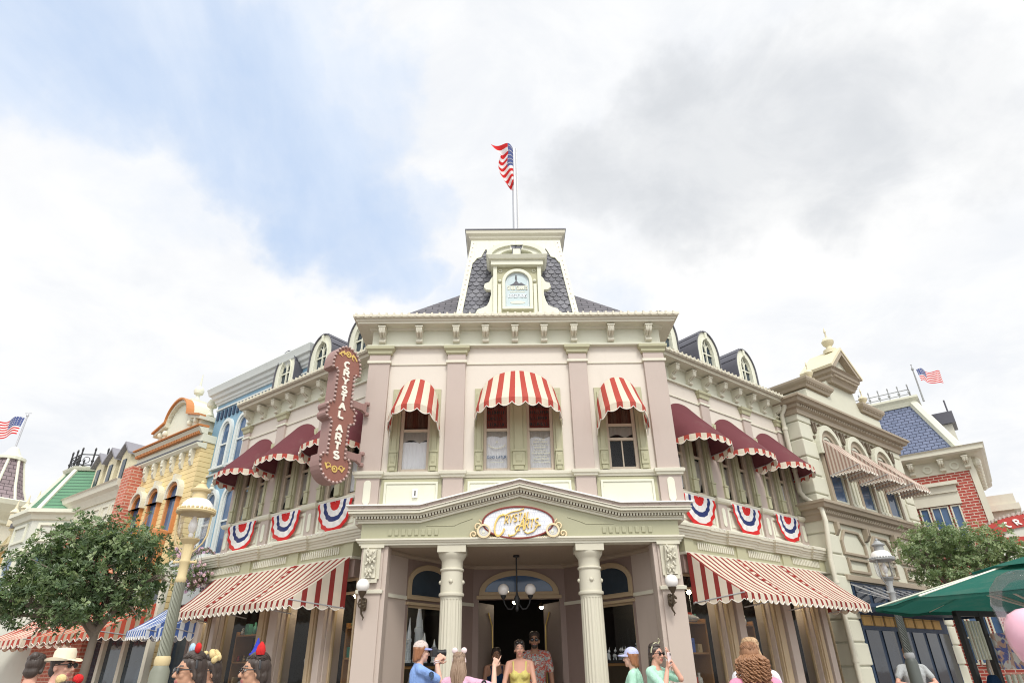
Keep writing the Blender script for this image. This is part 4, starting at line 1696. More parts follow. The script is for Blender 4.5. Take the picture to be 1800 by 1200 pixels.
# ------------------------------------------------------------------ buntings
M['bred'] = fabric('flag_red', (.62, .035, .035), trans=.15)
M['bwhite'] = fabric('flag_white', (.80, .79, .78), trans=.15)
M['bblue'] = fabric('flag_blue', (.035, .05, .16), trans=.15)


def bunting(fr, xc, z, r, label):
    sd_ = xc * 3.1 + fr[0][3]
    r *= 1 + .05 * math.sin(sd_ * 5)
    o = thing('bunting', fr @ Vector((xc, -.03, z)), label, 'bunting', 'fan buntings under the wing windows')
    n = 56
    bands = [(0, .30, 'bred'), (.30, .50, 'bwhite'), (.50, .66, 'bblue'), (.66, .86, 'bwhite'), (.86, 1.0, 'bred')]
    for r0, r1, m in bands:
        rows = []
        for q in range(4):
            f = r0 + (r1 - r0) * q / 3
            row = []
            for i in range(n + 1):
                t = PI + PI * i / n
                pl = math.sin(i * 2 * PI / 7.2)
                sag = 1.0 + .012 * pl * f
                row.append((xc + r * f * math.copysign(abs(math.cos(t)) ** .8, math.cos(t)) * sag, -.075 - .010 * f * math.sin(i * 2 * PI / 7.2 + .8 * noise.noise(Vector((i * .2, sd_, 0)))) - .012 * math.sin(t) - .03 * f * noise.noise(Vector((math.cos(t) * 2, f * 2, sd_))), z + r * f * 1.15 * math.sin(t) * sag * (1 + .05 * noise.noise(Vector((math.cos(t) * 2, sd_, 3))))))
            rows.append(row)
        mb = MB(fr)
        mb.grid(rows[::-1])
        mb.build({'bred': 'red_band', 'bwhite': 'white_band', 'bblue': 'blue_band'}[m], M[m], o, smooth=70)
    mb = MB(fr)
    mb.box(xc - r, xc + r, -.068, -.05, z - .012, z + .012)
    mb.build('heading', M['bwhite'], o)


for fr, bays, txt in ((FWL, BL, ('red white and blue fan bunting nearest the blue building', 'red white and blue fan bunting in the middle of the left wing', 'red white and blue fan bunting of the left wing beside the pediment')),
                      (FWR, BR, ('red white and blue fan bunting of the right wing beside the pediment', 'red white and blue fan bunting in the middle of the right wing', 'red white and blue fan bunting nearest the grey quoined building'))):
    for c, tx in zip(bays, txt): bunting(fr, c, 3.99, .44, tx)

# ------------------------------------------------------------------ hanging blade sign
M['signface'] = paint('sign_face', (.265, .115, .088), var=.14, dirt=.15)
M['signside'] = paint('sign_side', (.31, .19, .17), var=.1)
M['bulb'] = paint('frosted_bulb', (.44, .31, .28), rough=.25, dirt=0, coat=.4)
M['letter'] = paint('cream_letter', (.84, .80, .70), dirt=.04)
sx = Vector((.607, .795, 0)).normalized()
FSG = FR((-2.49, 8.47, 0), sx)
sign = thing('blade_sign', (-2.42, 8.5, 3.7), 'tall mauve hanging sign edged with bulbs reading CRYSTAL ARTS downwards', 'sign')


def sign_outline(g=0):
    w = .165 + g
    pts = arc(0, 4.0, .265 + g, .27 + g, 180, 360, 14)
    pts += [(.265 + g, 4.1), (w, 4.12), (w, 4.62)]
    pts += arc(.21, 4.70, .062 + g, .062 + g, -90, 60, 5) + arc(.21, 4.83, .062 + g, .062 + g, -60, 90, 5)
    pts += [(w, 4.92), (w, 5.42), (.265 + g, 5.44)]
    pts += arc(0, 5.5, .265 + g, .35 + g, 8, 172, 14)
    right = [p for p in pts]
    left = [(-.265 - g, 5.44), (-w, 5.42), (-w, 4.92)] + [(-a, b) for a, b in (arc(.21, 4.70, .062 + g, .062 + g, -90, 60, 5) + arc(.21, 4.83, .062 + g, .062 + g, -60, 90, 5))][::-1] + [(-w, 4.62), (-w, 4.12), (-.265 - g, 4.1)]
    return right + left


ol = sign_outline()
mb = MB(FSG)
mb.prism(ol, -.10, .10)
mb.build('box', M['signside'], sign, bevel=.006)
mb = MB(FSG)
inn = sign_outline(-.028)
mb.prism(inn, -.108, -.1005)
mb.prism(inn, .1005, .108)
mb.build('face', M['signface'], sign)
mb = MB(FSG)
text_rows = 'CRYSTAL ARTS'
z = 5.60
for ch in text_rows:
    if ch == ' ':
        z -= .075
        continue
    text(mb, ch, 0, z - .112, .097, .03, -.122, -.108, serif=.18, wide=1.6)
    text(mb, ch, 0, z - .112, .097, .03, .108, .122, serif=.18, wide=1.6)
    z -= .133
mb.build('lettering', M['letter'], sign)
# bulbs round the edge: one mesh each
P = [Vector(p) for p in sign_outline(-.012)]
tot = sum((P[i] - P[(i + 1) % len(P)]).length for i in range(len(P)))
nb = 80
d = 0
acc = []
for i in range(len(P)):
    a, b = P[i], P[(i + 1) % len(P)]
    l = (b - a).length
    while d <= l:
        acc.append(a.lerp(b, d / l) if l else a)
        d += tot / nb
    d -= l
bm0 = None
for p in acc:
    if bm0 is None:
        mb = MB(FSG)
        mb.ball((p.x, -.118, p.y), (.021, .024, .021), 8, 6)
        mb.tube([(p.x, -.118, p.y), (p.x, -.1, p.y)], .014, 6)
        bm0 = mb.build('bulb', M['bulb'], sign, smooth=60)
        first = p
    else:
        c = bm0.copy()
        COL.objects.link(c)
        c.parent = sign
        c.location = (FSG.to_3x3() @ Vector((p.x - first.x, 0, p.y - first.y)))
mb = MB(FSG)
for zc, s in ((5.72, 1), (3.93, -1)):
    mb.ring(arc(0, zc, .05, .05, 0, 345, 14), arc(0, zc, .03, .03, 0, 345, 14), -.118, -.108)
    mb.ball((0, -.112, zc), (.018, .01, .018), 8, 6)
    for q in (-1, 1):
        stroke(mb, [(q * .06, zc - .02 * s), (q * .09, zc + .02), (q * .13, zc - .01), (q * .17, zc - .055 * s)], .022, -.1175, -.108)
        stroke(mb, arc(q * .11, zc - .035 * s, .035, .03, 0, 270, 8), .012, -.117, -.108)
mb.build('gilt_scroll', M['gold'], sign)
for z in (5.02, 4.22):
    mb = MB(FSG)
    mb.box(.165, .44, -.03, .03, z - .055, z + .055)
    prism = [(.44, z - .055), (.52, z - .09), (.52, z + .09), (.44, z + .055)]
    mb.prism(prism, -.03, .03)
    for q in (-.085, .085):
        mb.lathe((.545, 0, z + q - .03), [(.03, 0), (.042, .01), (.042, .05), (.03, .06)], 12)
    mb.build('bracket_arm', M['signside'], sign, bevel=.006)

# ------------------------------------------------------------------ oval sign on the porch
osn = thing('oval_sign', (XC - .03, 8.97, 3.05), 'white mosaic oval sign with gilt Crystal Arts script in a gilt scroll frame', 'sign')
ocx, ocz, oa, ob = -.03, 3.285, .52, .235
mb = MB(FP)
mb.prism(arc(ocx, ocz, oa - .02, ob - .02, 0, 354, 60), -.045, .0)
M['mosaic'] = brick('mosaic_tile', (.72, .75, .80), (.80, .80, .82), (.52, .56, .66), .035, .06, .003, bumpy=.2)
mb.build('board', M['mosaic'], osn)
mb = MB(FP)
mb.ring(arc(ocx, ocz, oa, ob, 0, 354, 60), arc(ocx, ocz, oa - .026, ob - .026, 0, 354, 60), -.062, -.002)
mb.build('rim', paint('maroon_rim', (.20, .035, .025), rough=.4), osn, bevel=.006)
mb = MB(FP)
sk = lambda a, b: (ocx + a + .16 * b, ocz + b + .17 * a)
yy0, yy1 = -.068, -.045


def gl(pts, w): stroke(mb, [sk(a, b) for a, b in pts], w, yy0 - len(mb.v) * 2e-6, yy1)


gl([(-.20, .13), (-.24, .15)] + arc(-.26, 0.0, .075, .145, 80, 290, 14) + [(-.2, -.10), (-.19, -.05)], .024)
gl([(-.22, .13), (-.12, .165), (0.0, .165), (.06, .18)], .014)
text(mb, 'RYSTAL', -.015, .015, .105, .0135, yy0, yy1, gap=.16, serif=.1, wide=.78, warp=sk)
gl(arc(.02, -.085, .05, .04, 30, 300, 8), .013)
gl([(.06, .02), (.02, -.10), (-.03, -.17), (-.10, -.175), (-.115, -.145)], .016)
gl([(.065, .03), (.10, -.13)], .028)
gl([(.02, -.065), (.10, -.065)], .013)
text(mb, 'RTS', .205, -.11, .115, .015, yy0 - .002, yy1, gap=.17, serif=.1, wide=.75, warp=sk)
gl([(.11, -.15), (.16, -.185), (.24, -.17), (.30, -.10), (.34, -.10)], .015)
mb.build('script_lettering', M['gold'], osn, bevel=.003)
M['palegold'] = paint('pale_gilt', (.74, .60, .38), rough=.4, metal=.15, dirt=.05)
for s in (-1, 1):
    mb = MB(FP)
    cx, cz = ocx + s * .49, 3.165
    mb.ring(arc(cx, cz, .098, .098, 0, 345, 22), arc(cx, cz, .072, .072, 0, 345, 22), -.085, -.002)
    mir = (lambda pts: [(ocx + s * (a), b) for a, b in pts])
    sp = [(.635 + (.058 - .0042 * i) * math.cos(R(-90 + i * 38)), 3.125 + (.058 - .0042 * i) * math.sin(R(-90 + i * 38))) for i in range(13)]
    for pts, w in ((mir(sp), .022), (mir(arc(.575, 3.235, .042, .042, -60, 240, 10)), .018), (mir([(.635, 3.07), (.56, 3.085), (.50, 3.07), (.42, 3.085), (.35, 3.066), (.27, 3.075)]), .022), (mir([(.5, 3.25), (.53, 3.3), (.56, 3.33)]), .018)):
        mb.tube([(a, -.035, b) for a, b in pts], w * .62, 8)
    for i in range(6):
        mb.ball((ocx + s * (.44 - i * .034), -.05, 3.088 - i * .003), (.014 - i * .001,) * 3, 7, 5)
    q = mb.build('scroll_frame', M['palegold'], osn, smooth=50)
    mb = MB(FP)
    mb.prism(arc(cx, cz, .0725, .0725, 0, 345, 22), -.055, -.004)
    q2 = mb.build('medallion', M['steel'], q)
    mb = MB(FP)
    mb.ring(arc(cx, cz, .05, .05, 0, 345, 18), arc(cx, cz, .043, .043, 0, 345, 18), -.06, -.05)
    mb.ball((cx - .005, -.055, cz - .012), (.022, .012, .026), 8, 6)
    q2 = mb.build('relief', M['ivory'], q)

# ------------------------------------------------------------------ lamps of the porch
for s, x, tx in ((-1, -2.13, 'white globe wall lamp on scrolled iron bracket, on the pier under the hanging sign'), (1, 2.02, 'white globe wall lamp on scrolled iron bracket, on the pier beside the right wing awning')):
    z = 2.45
    wl = thing('wall_lamp', (XC + x, 9, z), tx, 'lamp', 'globe wall lamps on the porch piers')
    mb = MB(FP)
    mb.ball((x, -.2, z), .088, 20, 14)
    mb.build('globe', M['globe'], wl, smooth=180)
    mb = MB(FP)
    mb.lathe((x, -.2, z - .15), [(.02, 0), (.03, .02), (.05, .05), (.058, .075), (.05, .08)], 16)
    mb.build('gallery', M['bronze'], wl, smooth=40)
    mb = MB(FP)
    mb.tube([(x, -.2, z - .14), (x, -.2, z - .2), (x, -.16, z - .28), (x, -.1, z - .3), (x, -.05, z - .25), (x, -.01, z - .22)], .013, 8)
    mb.tube([(x + .055 * math.cos(t), -.12 - .02, z - .22 + .055 * math.sin(t)) for t in [PI * i / 5 for i in range(10)]], .010, 6)
    mb.tube([(x - .02, -.1, z - .27), (x - .01, -.1, z - .34), (x + .02, -.09, z - .39), (x + .005, -.08, z - .42)], [.012, .014, .01, .004], 6)
    mb.lathe((x, -.012, z - .3), [(.02, 0), (.035, .02), (.035, .14), (.02, .16)], 10)
    for q in range(5):
        a = q * 1.25
        mb.ball((x + .04 * math.cos(a), -.15, z - .2 + .04 * math.sin(a)), .018, 7, 5)
    mb.build('bracket', M['bronze'], wl, smooth=40)
ch = thing('chandelier', (XC - .05, 10.0, 2.2), 'dark iron porch chandelier with white glass globes hanging before the fanlight', 'chandelier')
FC = FR((XC - .05, 10.0, 0), (1, 0, 0))
mb = MB(FC)
mb.lathe((0, 0, 0), [(.01, 2.2), (.03, 2.23), (.02, 2.27), (.04, 2.33), (.045, 2.38), (.02, 2.43), (.012, 2.48), (.012, 2.97), (.05, 2.975), (.05, 3.0)], 14)
mb.build('stem', M['black'], ch, smooth=40)
for i in range(2):
    a = R(180 * i + 2)
    c, s = math.cos(a), math.sin(a)
    mb = MB(FC)
    mb.tube([(.03 * c, .03 * s, 2.3), (.08 * c, .08 * s, 2.23), (.14 * c, .14 * s, 2.235), (.185 * c, .185 * s, 2.3), (.205 * c, .205 * s, 2.38)], .010, 8)
    mb.lathe((.205 * c, .205 * s, 2.37), [(.012, 0), (.03, .015), (.045, .045), (.04, .055)], 12)
    mb.build('arm', M['black'], ch, smooth=40)
    mb = MB(FC)
    mb.ball((.205 * c, .205 * s, 2.505), .085, 18, 12)
    mb.build('globe', M['globe'], ch, smooth=180)


# ------------------------------------------------------------------ flags
def flag_mesh(fn, parent, w=1.0):
    """fn(u,v) -> point; u along the fly, v from top (0) to bottom (1); 13 stripes and a canton"""
    mats = [M['bred'], M['bwhite'], M['bblue2']]
    mb = MB()
    nu = 40
    for s in range(13):
        for sub in range(2):
            v0, v1 = (s + sub / 2) / 13, (s + (sub + 1) / 2) / 13
            for i in range(nu):
                u0, u1 = i / nu, (i + 1) / nu
                mb.m = 2 if (u1 <= .401 and s < 7) else (0 if s % 2 == 0 else 1)
                mb.face([fn(u0, v0), fn(u1, v0), fn(u1, v1), fn(u0, v1)])
    f = mb.build('flag', mats, parent, smooth=180)
    st = MB()
    for rr_ in range(5):
        for cc in range(6):
            u, v = .035 + cc * .065, .05 + rr_ * .105
            p = fn(u, v)
            st.ball(p, .012 * w, 6, 4)
    st.build('stars', M['bwhite'], f)
    return f


M['bblue2'] = fabric('flag_canton', (.10, .13, .30), trans=.2)
fp = thing('flagpole', (XC + .03, 9.85, 8.93), 'white flagpole on the slate tower with a drooping American flag', 'flagpole')
px, py = XC + .04, 9.85
mb = MB()
mb.lathe((px, py, 0), [(.09, 8.93), (.09, 8.97), (.055, 9.0), (.052, 10.2), (.042, 11.5), (.02, 11.52)], 14)
mb.build('pole', M['steel'], fp, smooth=40)
mb = MB()
mb.tube([(px + .065, py, 9.05), (px + .055, py, 11.5)], .006, 5)
mb.build('halyard', M['white'], fp)


def drooping(u, v):
    # hangs twisted along the pole, bellied to the left, the upper fly corner lifted by the wind
    belly = math.sin(PI * min(1, v * .88 + .1)) ** .8
    x = px - .02 - u * (.05 + .27 * belly) - .34 * u * u * max(0, 1 - v * 5.5)
    z = 11.46 - v * .98 + u * (.10 - .30 * v) + .14 * u * max(0, 1 - v * 5)
    y = py - .05 - .13 * math.sin(u * 5.5 + v * 1.6) * u ** .5
    return (x, y, z)


flag_mesh(drooping, fp)

# ------------------------------------------------------------------ the street to the left
FL = FR((-2.2, 10.0, 0), (.795, -.607, 0))       # x runs back along the facades (negative = farther)
M['blue'] = paint('blue_wall_paint', (.215, .365, .475), var=.08)
M['bluetrim'] = paint('pale_blue_trim', (.62, .66, .64))
M['navy'] = paint('navy_paint', (.03, .055, .10))
M['yellow'] = lined('yellow_clapboard', (.80, .64, .33), (.36, .24, .08), .115, .10)
M['orange'] = paint('orange_paint', (.54, .22, .075))
M['brick'] = brick('red_brick', (.46, .12, .075), (.55, .17, .11), (.62, .40, .30), .24, .08, .012)
M['brickR'] = brick('red_brick_bold', (.38, .06, .045), (.44, .085, .06), (.66, .54, .45), .2, .072, .009)
M['greenroof'] = lined('green_shingle', (.10, .245, .14), (.02, .06, .04), .12, .16)
M['mansard'] = brick('blue_slate', (.14, .17, .26), (.17, .20, .30), (.035, .045, .08), .17, .10, .010)
M['grey'] = paint('grey_green_paint', (.56, .57, .50))
M['purpleslate'] = brick('mauve_slate', (.24, .19, .20), (.28, .22, .235), (.07, .055, .06), .25, .16, .012)
M['ochre'] = brick('ochre_brick', (.60, .38, .13), (.66, .43, .17), (.42, .27, .10), .4, .16, .012)
M['stone'] = paint('quoin_stone', (.575, .57, .46), var=.08)
M['stone2'] = paint('quoin_stone_shade', (.38, .355, .28), var=.10)
M['stonetrim'] = paint('stone_trim', (.34, .285, .21), var=.12)
M['trimdark'] = paint('dark_stone_trim', (.17, .135, .10), var=.12)
M['paleslate'] = paint('pale_slate', (.24, .235, .26), var=.2)
M['cheese'] = paint('pale_yellow_paint', (.66, .60, .42))


def part(T, name, mat, mb, **kw): return mb.build(name, M[mat], T, **kw)


# blue building
T = thing('blue_building', FL @ Vector((-4.9, 0, 0)), 'pale blue building with heavy cream cornice and arched windows left of the corner shop', 'building')
FLB = FL @ Matrix.Translation((-.35, .3, 0))
mb = MB(FLB)
mb.box(-6.0, -3.93, 0, 3.5, .13, 7.3)
mb.box(-3.93, -2.4, 0, 3.5, 6.5, 7.3)
part(T, 'wall', 'blue', mb)
mb = MB(FLB)
mb.mould([(-6.0, 3), (-6.0, 0), (-2.4, 0), (-2.4, 3)],
         [(-.1, 7.24), (.03, 7.25), (.04, 7.29), (.07, 7.31), (.08, 7.37), (.13, 7.4), (.15, 7.47), (.2, 7.5), (.22, 7.57), (.25, 7.66), (.23, 7.69), (-.4, 7.72)])
part(T, 'cornice', 'bluetrim', mb)
mb = MB(FLB)
for i in range(18):
    x = -5.9 + i * .17
    mb.box(x, x + .075, -.035, .001, 6.84, 7.05)
part(T, 'dentils', 'navy', mb)
mb = MB(FLB)
mb.box(-6.0, -2.4, -.03, .001, 7.1, 7.14)
mb.box(-6.0, -2.4, -.05, .001, 5.42, 5.46)
part(T, 'string_course', 'bluetrim', mb)
for c, w in ((-5.3, .36), (-4.62, .36), (-3.94, .36)):
    window(FLB, c - w / 2, c + w / 2, 5.58, 6.68, -.035, T, M['bluetrim'], M['bluglass'], arch=6.42, fw=.04, casing=.08)
for c, w in ((-5.3, .42), (-4.55, .42)):
    window(FLB, c - w / 2, c + w / 2, 3.6, 5.0, -.035, T, M['bluetrim'], M['bluglass'], arch=4.75, fw=.04, casing=.08)
    mb = MB(FLB)
    mb.ball((c, -.07, 5.16), .05, 8, 6)
    mb.lathe((c, -.07, 5.06), [(.07, 0), (.045, .05), (.02, .08)], 10)
    part(T, 'keystone', 'cream', mb)
mb = MB(FLB)
mb.mould([(-5.8, 0), (-3.9, 0)], [(-.05, 3.1), (.18, 3.1), (.2, 3.16), (.26, 3.2), (.27, 3.3), (.3, 3.34), (.3, 3.38), (-.05, 3.4)])
mb.box(-5.8, -3.9, -.16, 0, 2.7, 3.1)
part(T, 'shop_cornice', 'bluetrim', mb)
for x in (-5.6, -4.9, -4.1):
    mb = MB(FLB)
    mb.box(x, x + .1, -.12, .0, .13, 2.72)
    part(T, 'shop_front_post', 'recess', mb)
mb = MB(FLB)
mb.box(-5.7, -3.9, -.05, .0, .3, 2.7)
part(T, 'shop_window', 'dglass', mb)
mb = MB(FL)
mb.box(-4.5, -4.25, -.15, .3, .13, 3.1)
part(T, 'corner_pier', 'pier', mb)
slope_awning(FL, -5.75, -4.95, -.1, 2.6, -.75, 2.18, 'pale blue striped shop awning glimpsed behind the lamp post, nearer the yellow building', M['bluestripe'], group='blue striped awnings', period=.09, val=.16)
slope_awning(FL, -4.9, -4.4, -.1, 2.55, -.6, 2.2, 'deep blue striped awning tucked under the end of the left red striped awning', M['bluestripe'], group='blue striped awnings', period=.16, val=.22)

# yellow clapboard building
FLY = FL @ Matrix.Translation((-.27, 0, .2))
T = thing('yellow_building', FL @ Vector((-7.5, 0, 0)), 'yellow clapboard building with orange trimmed arched windows and curved white gable', 'building')
mb = MB(FLY)
mb.box(-9.0, -5.82, .0, 4, -.07, 6.1)
part(T, 'wall', 'yellow', mb)
mb = MB(FLY)
mb.box(-9.02, -5.8, -.04, .3, 6.02, 6.2)
mb.mould([(-9.0, 0), (-5.8, 0)], [(-.1, 5.86), (.08, 5.88), (.12, 5.92), (.14, 5.94), (.14, 5.97), (-.1, 6.0)])
mb.mould([(-9.02, -.04), (-5.8, -.04)], [(-.1, 6.2), (.04, 6.21), (.1, 6.3), (.14, 6.34), (-.1, 6.36)])
part(T, 'frieze', 'ivory', mb)
mb = MB(FLY)
mb.mould([(-9.04, -.04), (-5.8, -.04)], [(-.1, 6.361), (.15, 6.362), (.17, 6.38), (.17, 6.4), (-.1, 6.42)])
for i in range(40):
    x = -9.0 + i * .079
    mb.box(x, x + .04, -.13, -.04, 6.2, 6.27)
part(T, 'orange_cornice', 'orange', mb)
mb = MB(FLY)
mb.box(-9.0, -5.82, -.15, -.0, 5.972, 6.01)
part(T, 'slate_band', 'slate', mb)
for i in range(7):
    x = -8.75 + i * .44
    mb = MB(FLY)
    prismx(mb, [(0, 5.87), (-.10, 5.87), (-.11, 5.78), (-.07, 5.7), (-.08, 5.6), (-.03, 5.5), (0, 5.5)], x - .05, x + .05)
    mb.ball((x, -.08, 5.72), .045, 8, 6)
    part(T, 'corbel', 'cream', mb)
mb = MB(FLY)
g_ = [(-8.3, 6.42), (-6.2, 6.42), (-6.2, 6.75), (-6.8, 6.9)] + arc(-7.3, 6.88, .48, .50, 5, 175, 14) + [(-7.85, 6.88), (-8.3, 6.74)]
mb.prism(g_, .02, .45)
part(T, 'gable', 'ivory', mb)
mb = MB(FLY)
cap = [(-8.4, 6.78), (-7.9, 6.93)] + arc(-7.3, 6.9, .55, .56, 175, 5, 14) + [(-6.7, 6.93), (-6.1, 6.76)]
low = [(a, b - .045) for a, b in cap]
for i in range(len(cap) - 1):
    mb.prism([low[i], low[i + 1], cap[i + 1], cap[i]], -.14, .06)
part(T, 'gable_coping', 'orange', mb)
mb = MB(FLY)
low2 = [(a, b - .12) for a, b in cap]
for i in range(len(cap) - 1):
    mb.prism([low2[i], low2[i + 1], low[i + 1], low[i]], -.08, .48)
    mb.prism([low[i], low[i + 1], cap[i + 1], cap[i]], .061, .5)
for x in (-8.1, -7.85, -6.65, -6.35):
    mb.ball((x, -.03, 6.66), (.05, .07, .08), 8, 6)
mb.box(-7.45, -7.15, .1, .5, 7.36, 7.5)
for x, z in ((-7.3, 7.75), (-6.4, 7.15)):
    mb.lathe((x, .3, z - .28), [(.1, 0), (.05, .12), (.04, .2), (.11, .24), (.13, .32), (.09, .42), (.03, .46), (.01, .8)], 12)
part(T, 'gable_ornament', 'ivory', mb, smooth=40)
for c in (-8.25, -7.4, -6.5):
    a, b = c - .19, c + .19
    mb = MB(FLY)
    mb.ring(arch_poly(a - .06, b + .06, 4.0, 4.93, 5.17), arch_poly(a, b, 4.05, 4.9, 5.10), -.08, 0)
    f = mb.build('window', M['orange'], T)
    mb = MB(FLY)
    mb.ring(arch_poly(a - .12, b + .12, 4.8, 4.95, 5.24), arch_poly(a - .06, b + .06, 4.8, 4.93, 5.17), -.13, 0)
    mb.box(c - .05, c + .05, -.15, -.0, 5.16, 5.34)
    mb.build('hood', M['cream'], f)
    mb = MB(FLY)
    mb.face([(p, -.02, q) for p, q in arch_poly(a, b, 4.05, 4.9, 5.10)])
    mb.build('pane', M['bluglass'], f)
mb = MB(FLY)
mb.mould([(-9.0, 0), (-5.82, 0)], [(-.05, 3.05), (.2, 3.05), (.24, 3.2), (.28, 3.24), (.28, 3.28), (-.05, 3.3)])
for x in (-9.0, -8.0, -7.0, -5.95): mb.box(x, x + .14, -.12, .0, .13, 3.05)
part(T, 'shop_front', 'cream', mb)
mb = MB(FLY)
mb.box(-8.9, -5.9, -.04, .0, .3, 2.9)
part(T, 'shop_window', 'dglass', mb)
mb = MB(FLY)
mb.prism([(-6.05, 2.98), (-5.8, 3.2), (-5.8, 3.95), (-6.0, 4.0), (-6.12, 3.9), (-6.1, 3.5), (-6.2, 3.35)], -.55, -.3)
tag(mb.build('orange_sign', M['orange'], None, bevel=.02, org=FL @ Vector((-6, -.4, 3))), 'orange shaped sign board hanging between lamp post and tree', 'sign')
slope_awning(FL, -9.3, -6.2, -.1, 2.75, -1.1, 2.2, 'red and green check shop awning beyond the tree trunk', M['check'], period=.3, val=.16)
slope_awning(FL, -12.6, -9.9, -.1, 2.75, -1.1, 2.2, 'pink striped scalloped shop awning under the tree crown', M['stripe'], period=.3, val=.18)

# brick building with dormers
T = thing('brick_building', FL @ Vector((-11, 0, 0)), 'brick building with cream panelled frieze, three gabled dormers and brick chimney pier', 'building')
mb = MB(FL)
mb.box(-12.9, -9.3, 0, 4, .13, 5.0)
part(T, 'wall', 'brick', mb)
mb = MB(FL)
mb.box(-9.26, -8.8, -.3, .8, .13, 6.1)
part(T, 'chimney', 'brick', mb)
mb = MB(FL)
mb.box(-12.9, -9.62, -.03, .5, 4.95, 5.6)
mb.mould([(-12.9, 2), (-12.9, -.03), (-9.63, -.03)], [(-.1, 5.5), (.04, 5.52), (.08, 5.62), (.12, 5.7), (.2, 5.78), (.22, 5.9), (.26, 5.94), (-.3, 5.98)])
mb.box(-12.9, -9.62, -.07, -.02, 4.92, 4.99)
for i in range(6):
    x = -12.75 + i * .53
    mb.ring([(x, 5.05), (x + .42, 5.05), (x + .42, 5.4), (x, 5.4)], [(x + .05, 5.1), (x + .37, 5.1), (x + .37, 5.35), (x + .05, 5.35)], -.06, -.02)
part(T, 'frieze', 'cream', mb)
for x in (-12.5, -11.7, -10.85):
    mb = MB(FL)
    mb.prism([(x - .28, 5.95), (x + .28, 5.95), (x + .28, 6.95), (x, 7.22), (x - .28, 6.95)], .25, 1.6)
    d = part(T, 'dormer', 'cheese', mb)
    mb = MB(FL)
    for s in (-1, 1):
        pl = [(x, 7.23), (x + s * .38, 6.88), (x + s * .38, 6.94), (x, 7.30)]
        mb.prism(pl if s < 0 else pl[::-1], .12, 2.2)
    mb.build('dormer_roof', M['paleslate'], d)
    mb = MB(FL)
    mb.box(x - .1, x + .1, .22, .26, 6.15, 6.8)
    mb.build('pane', M['dglass'], d)
mb = MB(FL)
mb.face([(-12.9, .2, 5.98), (-9.0, .2, 5.98), (-9.0, 2.6, 7.2), (-12.9, 2.6, 7.2)])
part(T, 'roof', 'slate', mb)
mb = MB(FL)
for i, r in enumerate((.42, .33, .24, .15)):
    mb.ring([(-11.1 + a, 4.35 + b) for a, b in arc(0, 0, r, r, 0, 345, 20)], [(-11.1 + a, 4.35 + b) for a, b in arc(0, 0, r - .045, r - .045, 0, 345, 20)], -.05 - i * .01, .0)
part(T, 'brick_roundel', 'cream', mb)

# building with the green mansard
FLG = FL @ Matrix.Translation((0, 0, -.04))
T = thing('green_roofed_building', FLG @ Vector((-14.3, 0, 0)), 'pale grey building with tall green shingled mansard roof and black iron cresting', 'building')
cx, cy = -14.0, .9


def octa(r, cx, cy, n=8): return [(cx + r * math.cos(PI / 8 + 2 * PI * i / n), cy + r * math.sin(PI / 8 + 2 * PI * i / n)) for i in range(n)]


mb = MB(FLG)
mb.prismz(octa(1.75, cx, cy), .27, 5.55)
mb.box(-17.5, -14, .8, 4, .27, 5.3)
wall_ = part(T, 'wall', 'grey', mb)
mb = MB(FLG)
mb.mould(octa(1.75, cx, cy), [(0, 5.35), (.06, 5.38), (.1, 5.5), (.2, 5.55), (.2, 5.65), (-.2, 5.68)], closed=True)
mb.mould(octa(1.75, cx, cy), [(0, 4.5), (.06, 4.52), (.06, 4.6), (0, 4.62)], closed=True)
part(T, 'cornice', 'ivory', mb)
lo8, hi8 = octa(1.7, cx, cy), octa(.95, cx, cy)
mb = MB(FLG)
mb.grid([[(a, b, 5.68) for a, b in lo8], [(a, b, 7.0) for a, b in hi8]], close=True)
part(T, 'roof', 'greenroof', mb)
mb = MB(FLG)
for (a, b), (c, d) in zip(lo8, hi8): mb.tube([(a, b, 5.66), (c, d, 7.02)], .075, 6)
mb.mould(hi8, [(-.1, 6.98), (.06, 6.99), (.1, 7.05), (.12, 7.1), (-.3, 7.12)], closed=True)
part(T, 'ridge_board', 'ivory', mb)
mb = MB(FLG)
h8 = octa(.95, cx, cy)
for i in range(8):
    a, b = Vector(h8[i]), Vector(h8[(i + 1) % 8])
    for q in range(2):
        p = a.lerp(b, q / 2)
        mb.tube([(p.x, p.y, 7.1), (p.x, p.y, 7.62)], .025, 5)
        mb.ball((p.x, p.y, 7.66), (.03, .03, .07), 6, 5)
        mb.ball((p.x, p.y, 7.3), .045, 6, 5)
        mm = a.lerp(b, q / 2 + .25)
        stroke_pts = [(mm.x + .1 * math.cos(t) * (b - a).normalized().x, mm.y + .1 * math.cos(t) * (b - a).normalized().y, 7.33 + .1 * math.sin(t)) for t in [2 * PI * i_ / 8 for i_ in range(9)]]
        mb.tube(stroke_pts, .012, 4)
    for z in (7.18, 7.5): mb.tube([(a.x, a.y, z), (b.x, b.y, z)], .018, 5)
part(T, 'iron_cresting', 'black', mb)
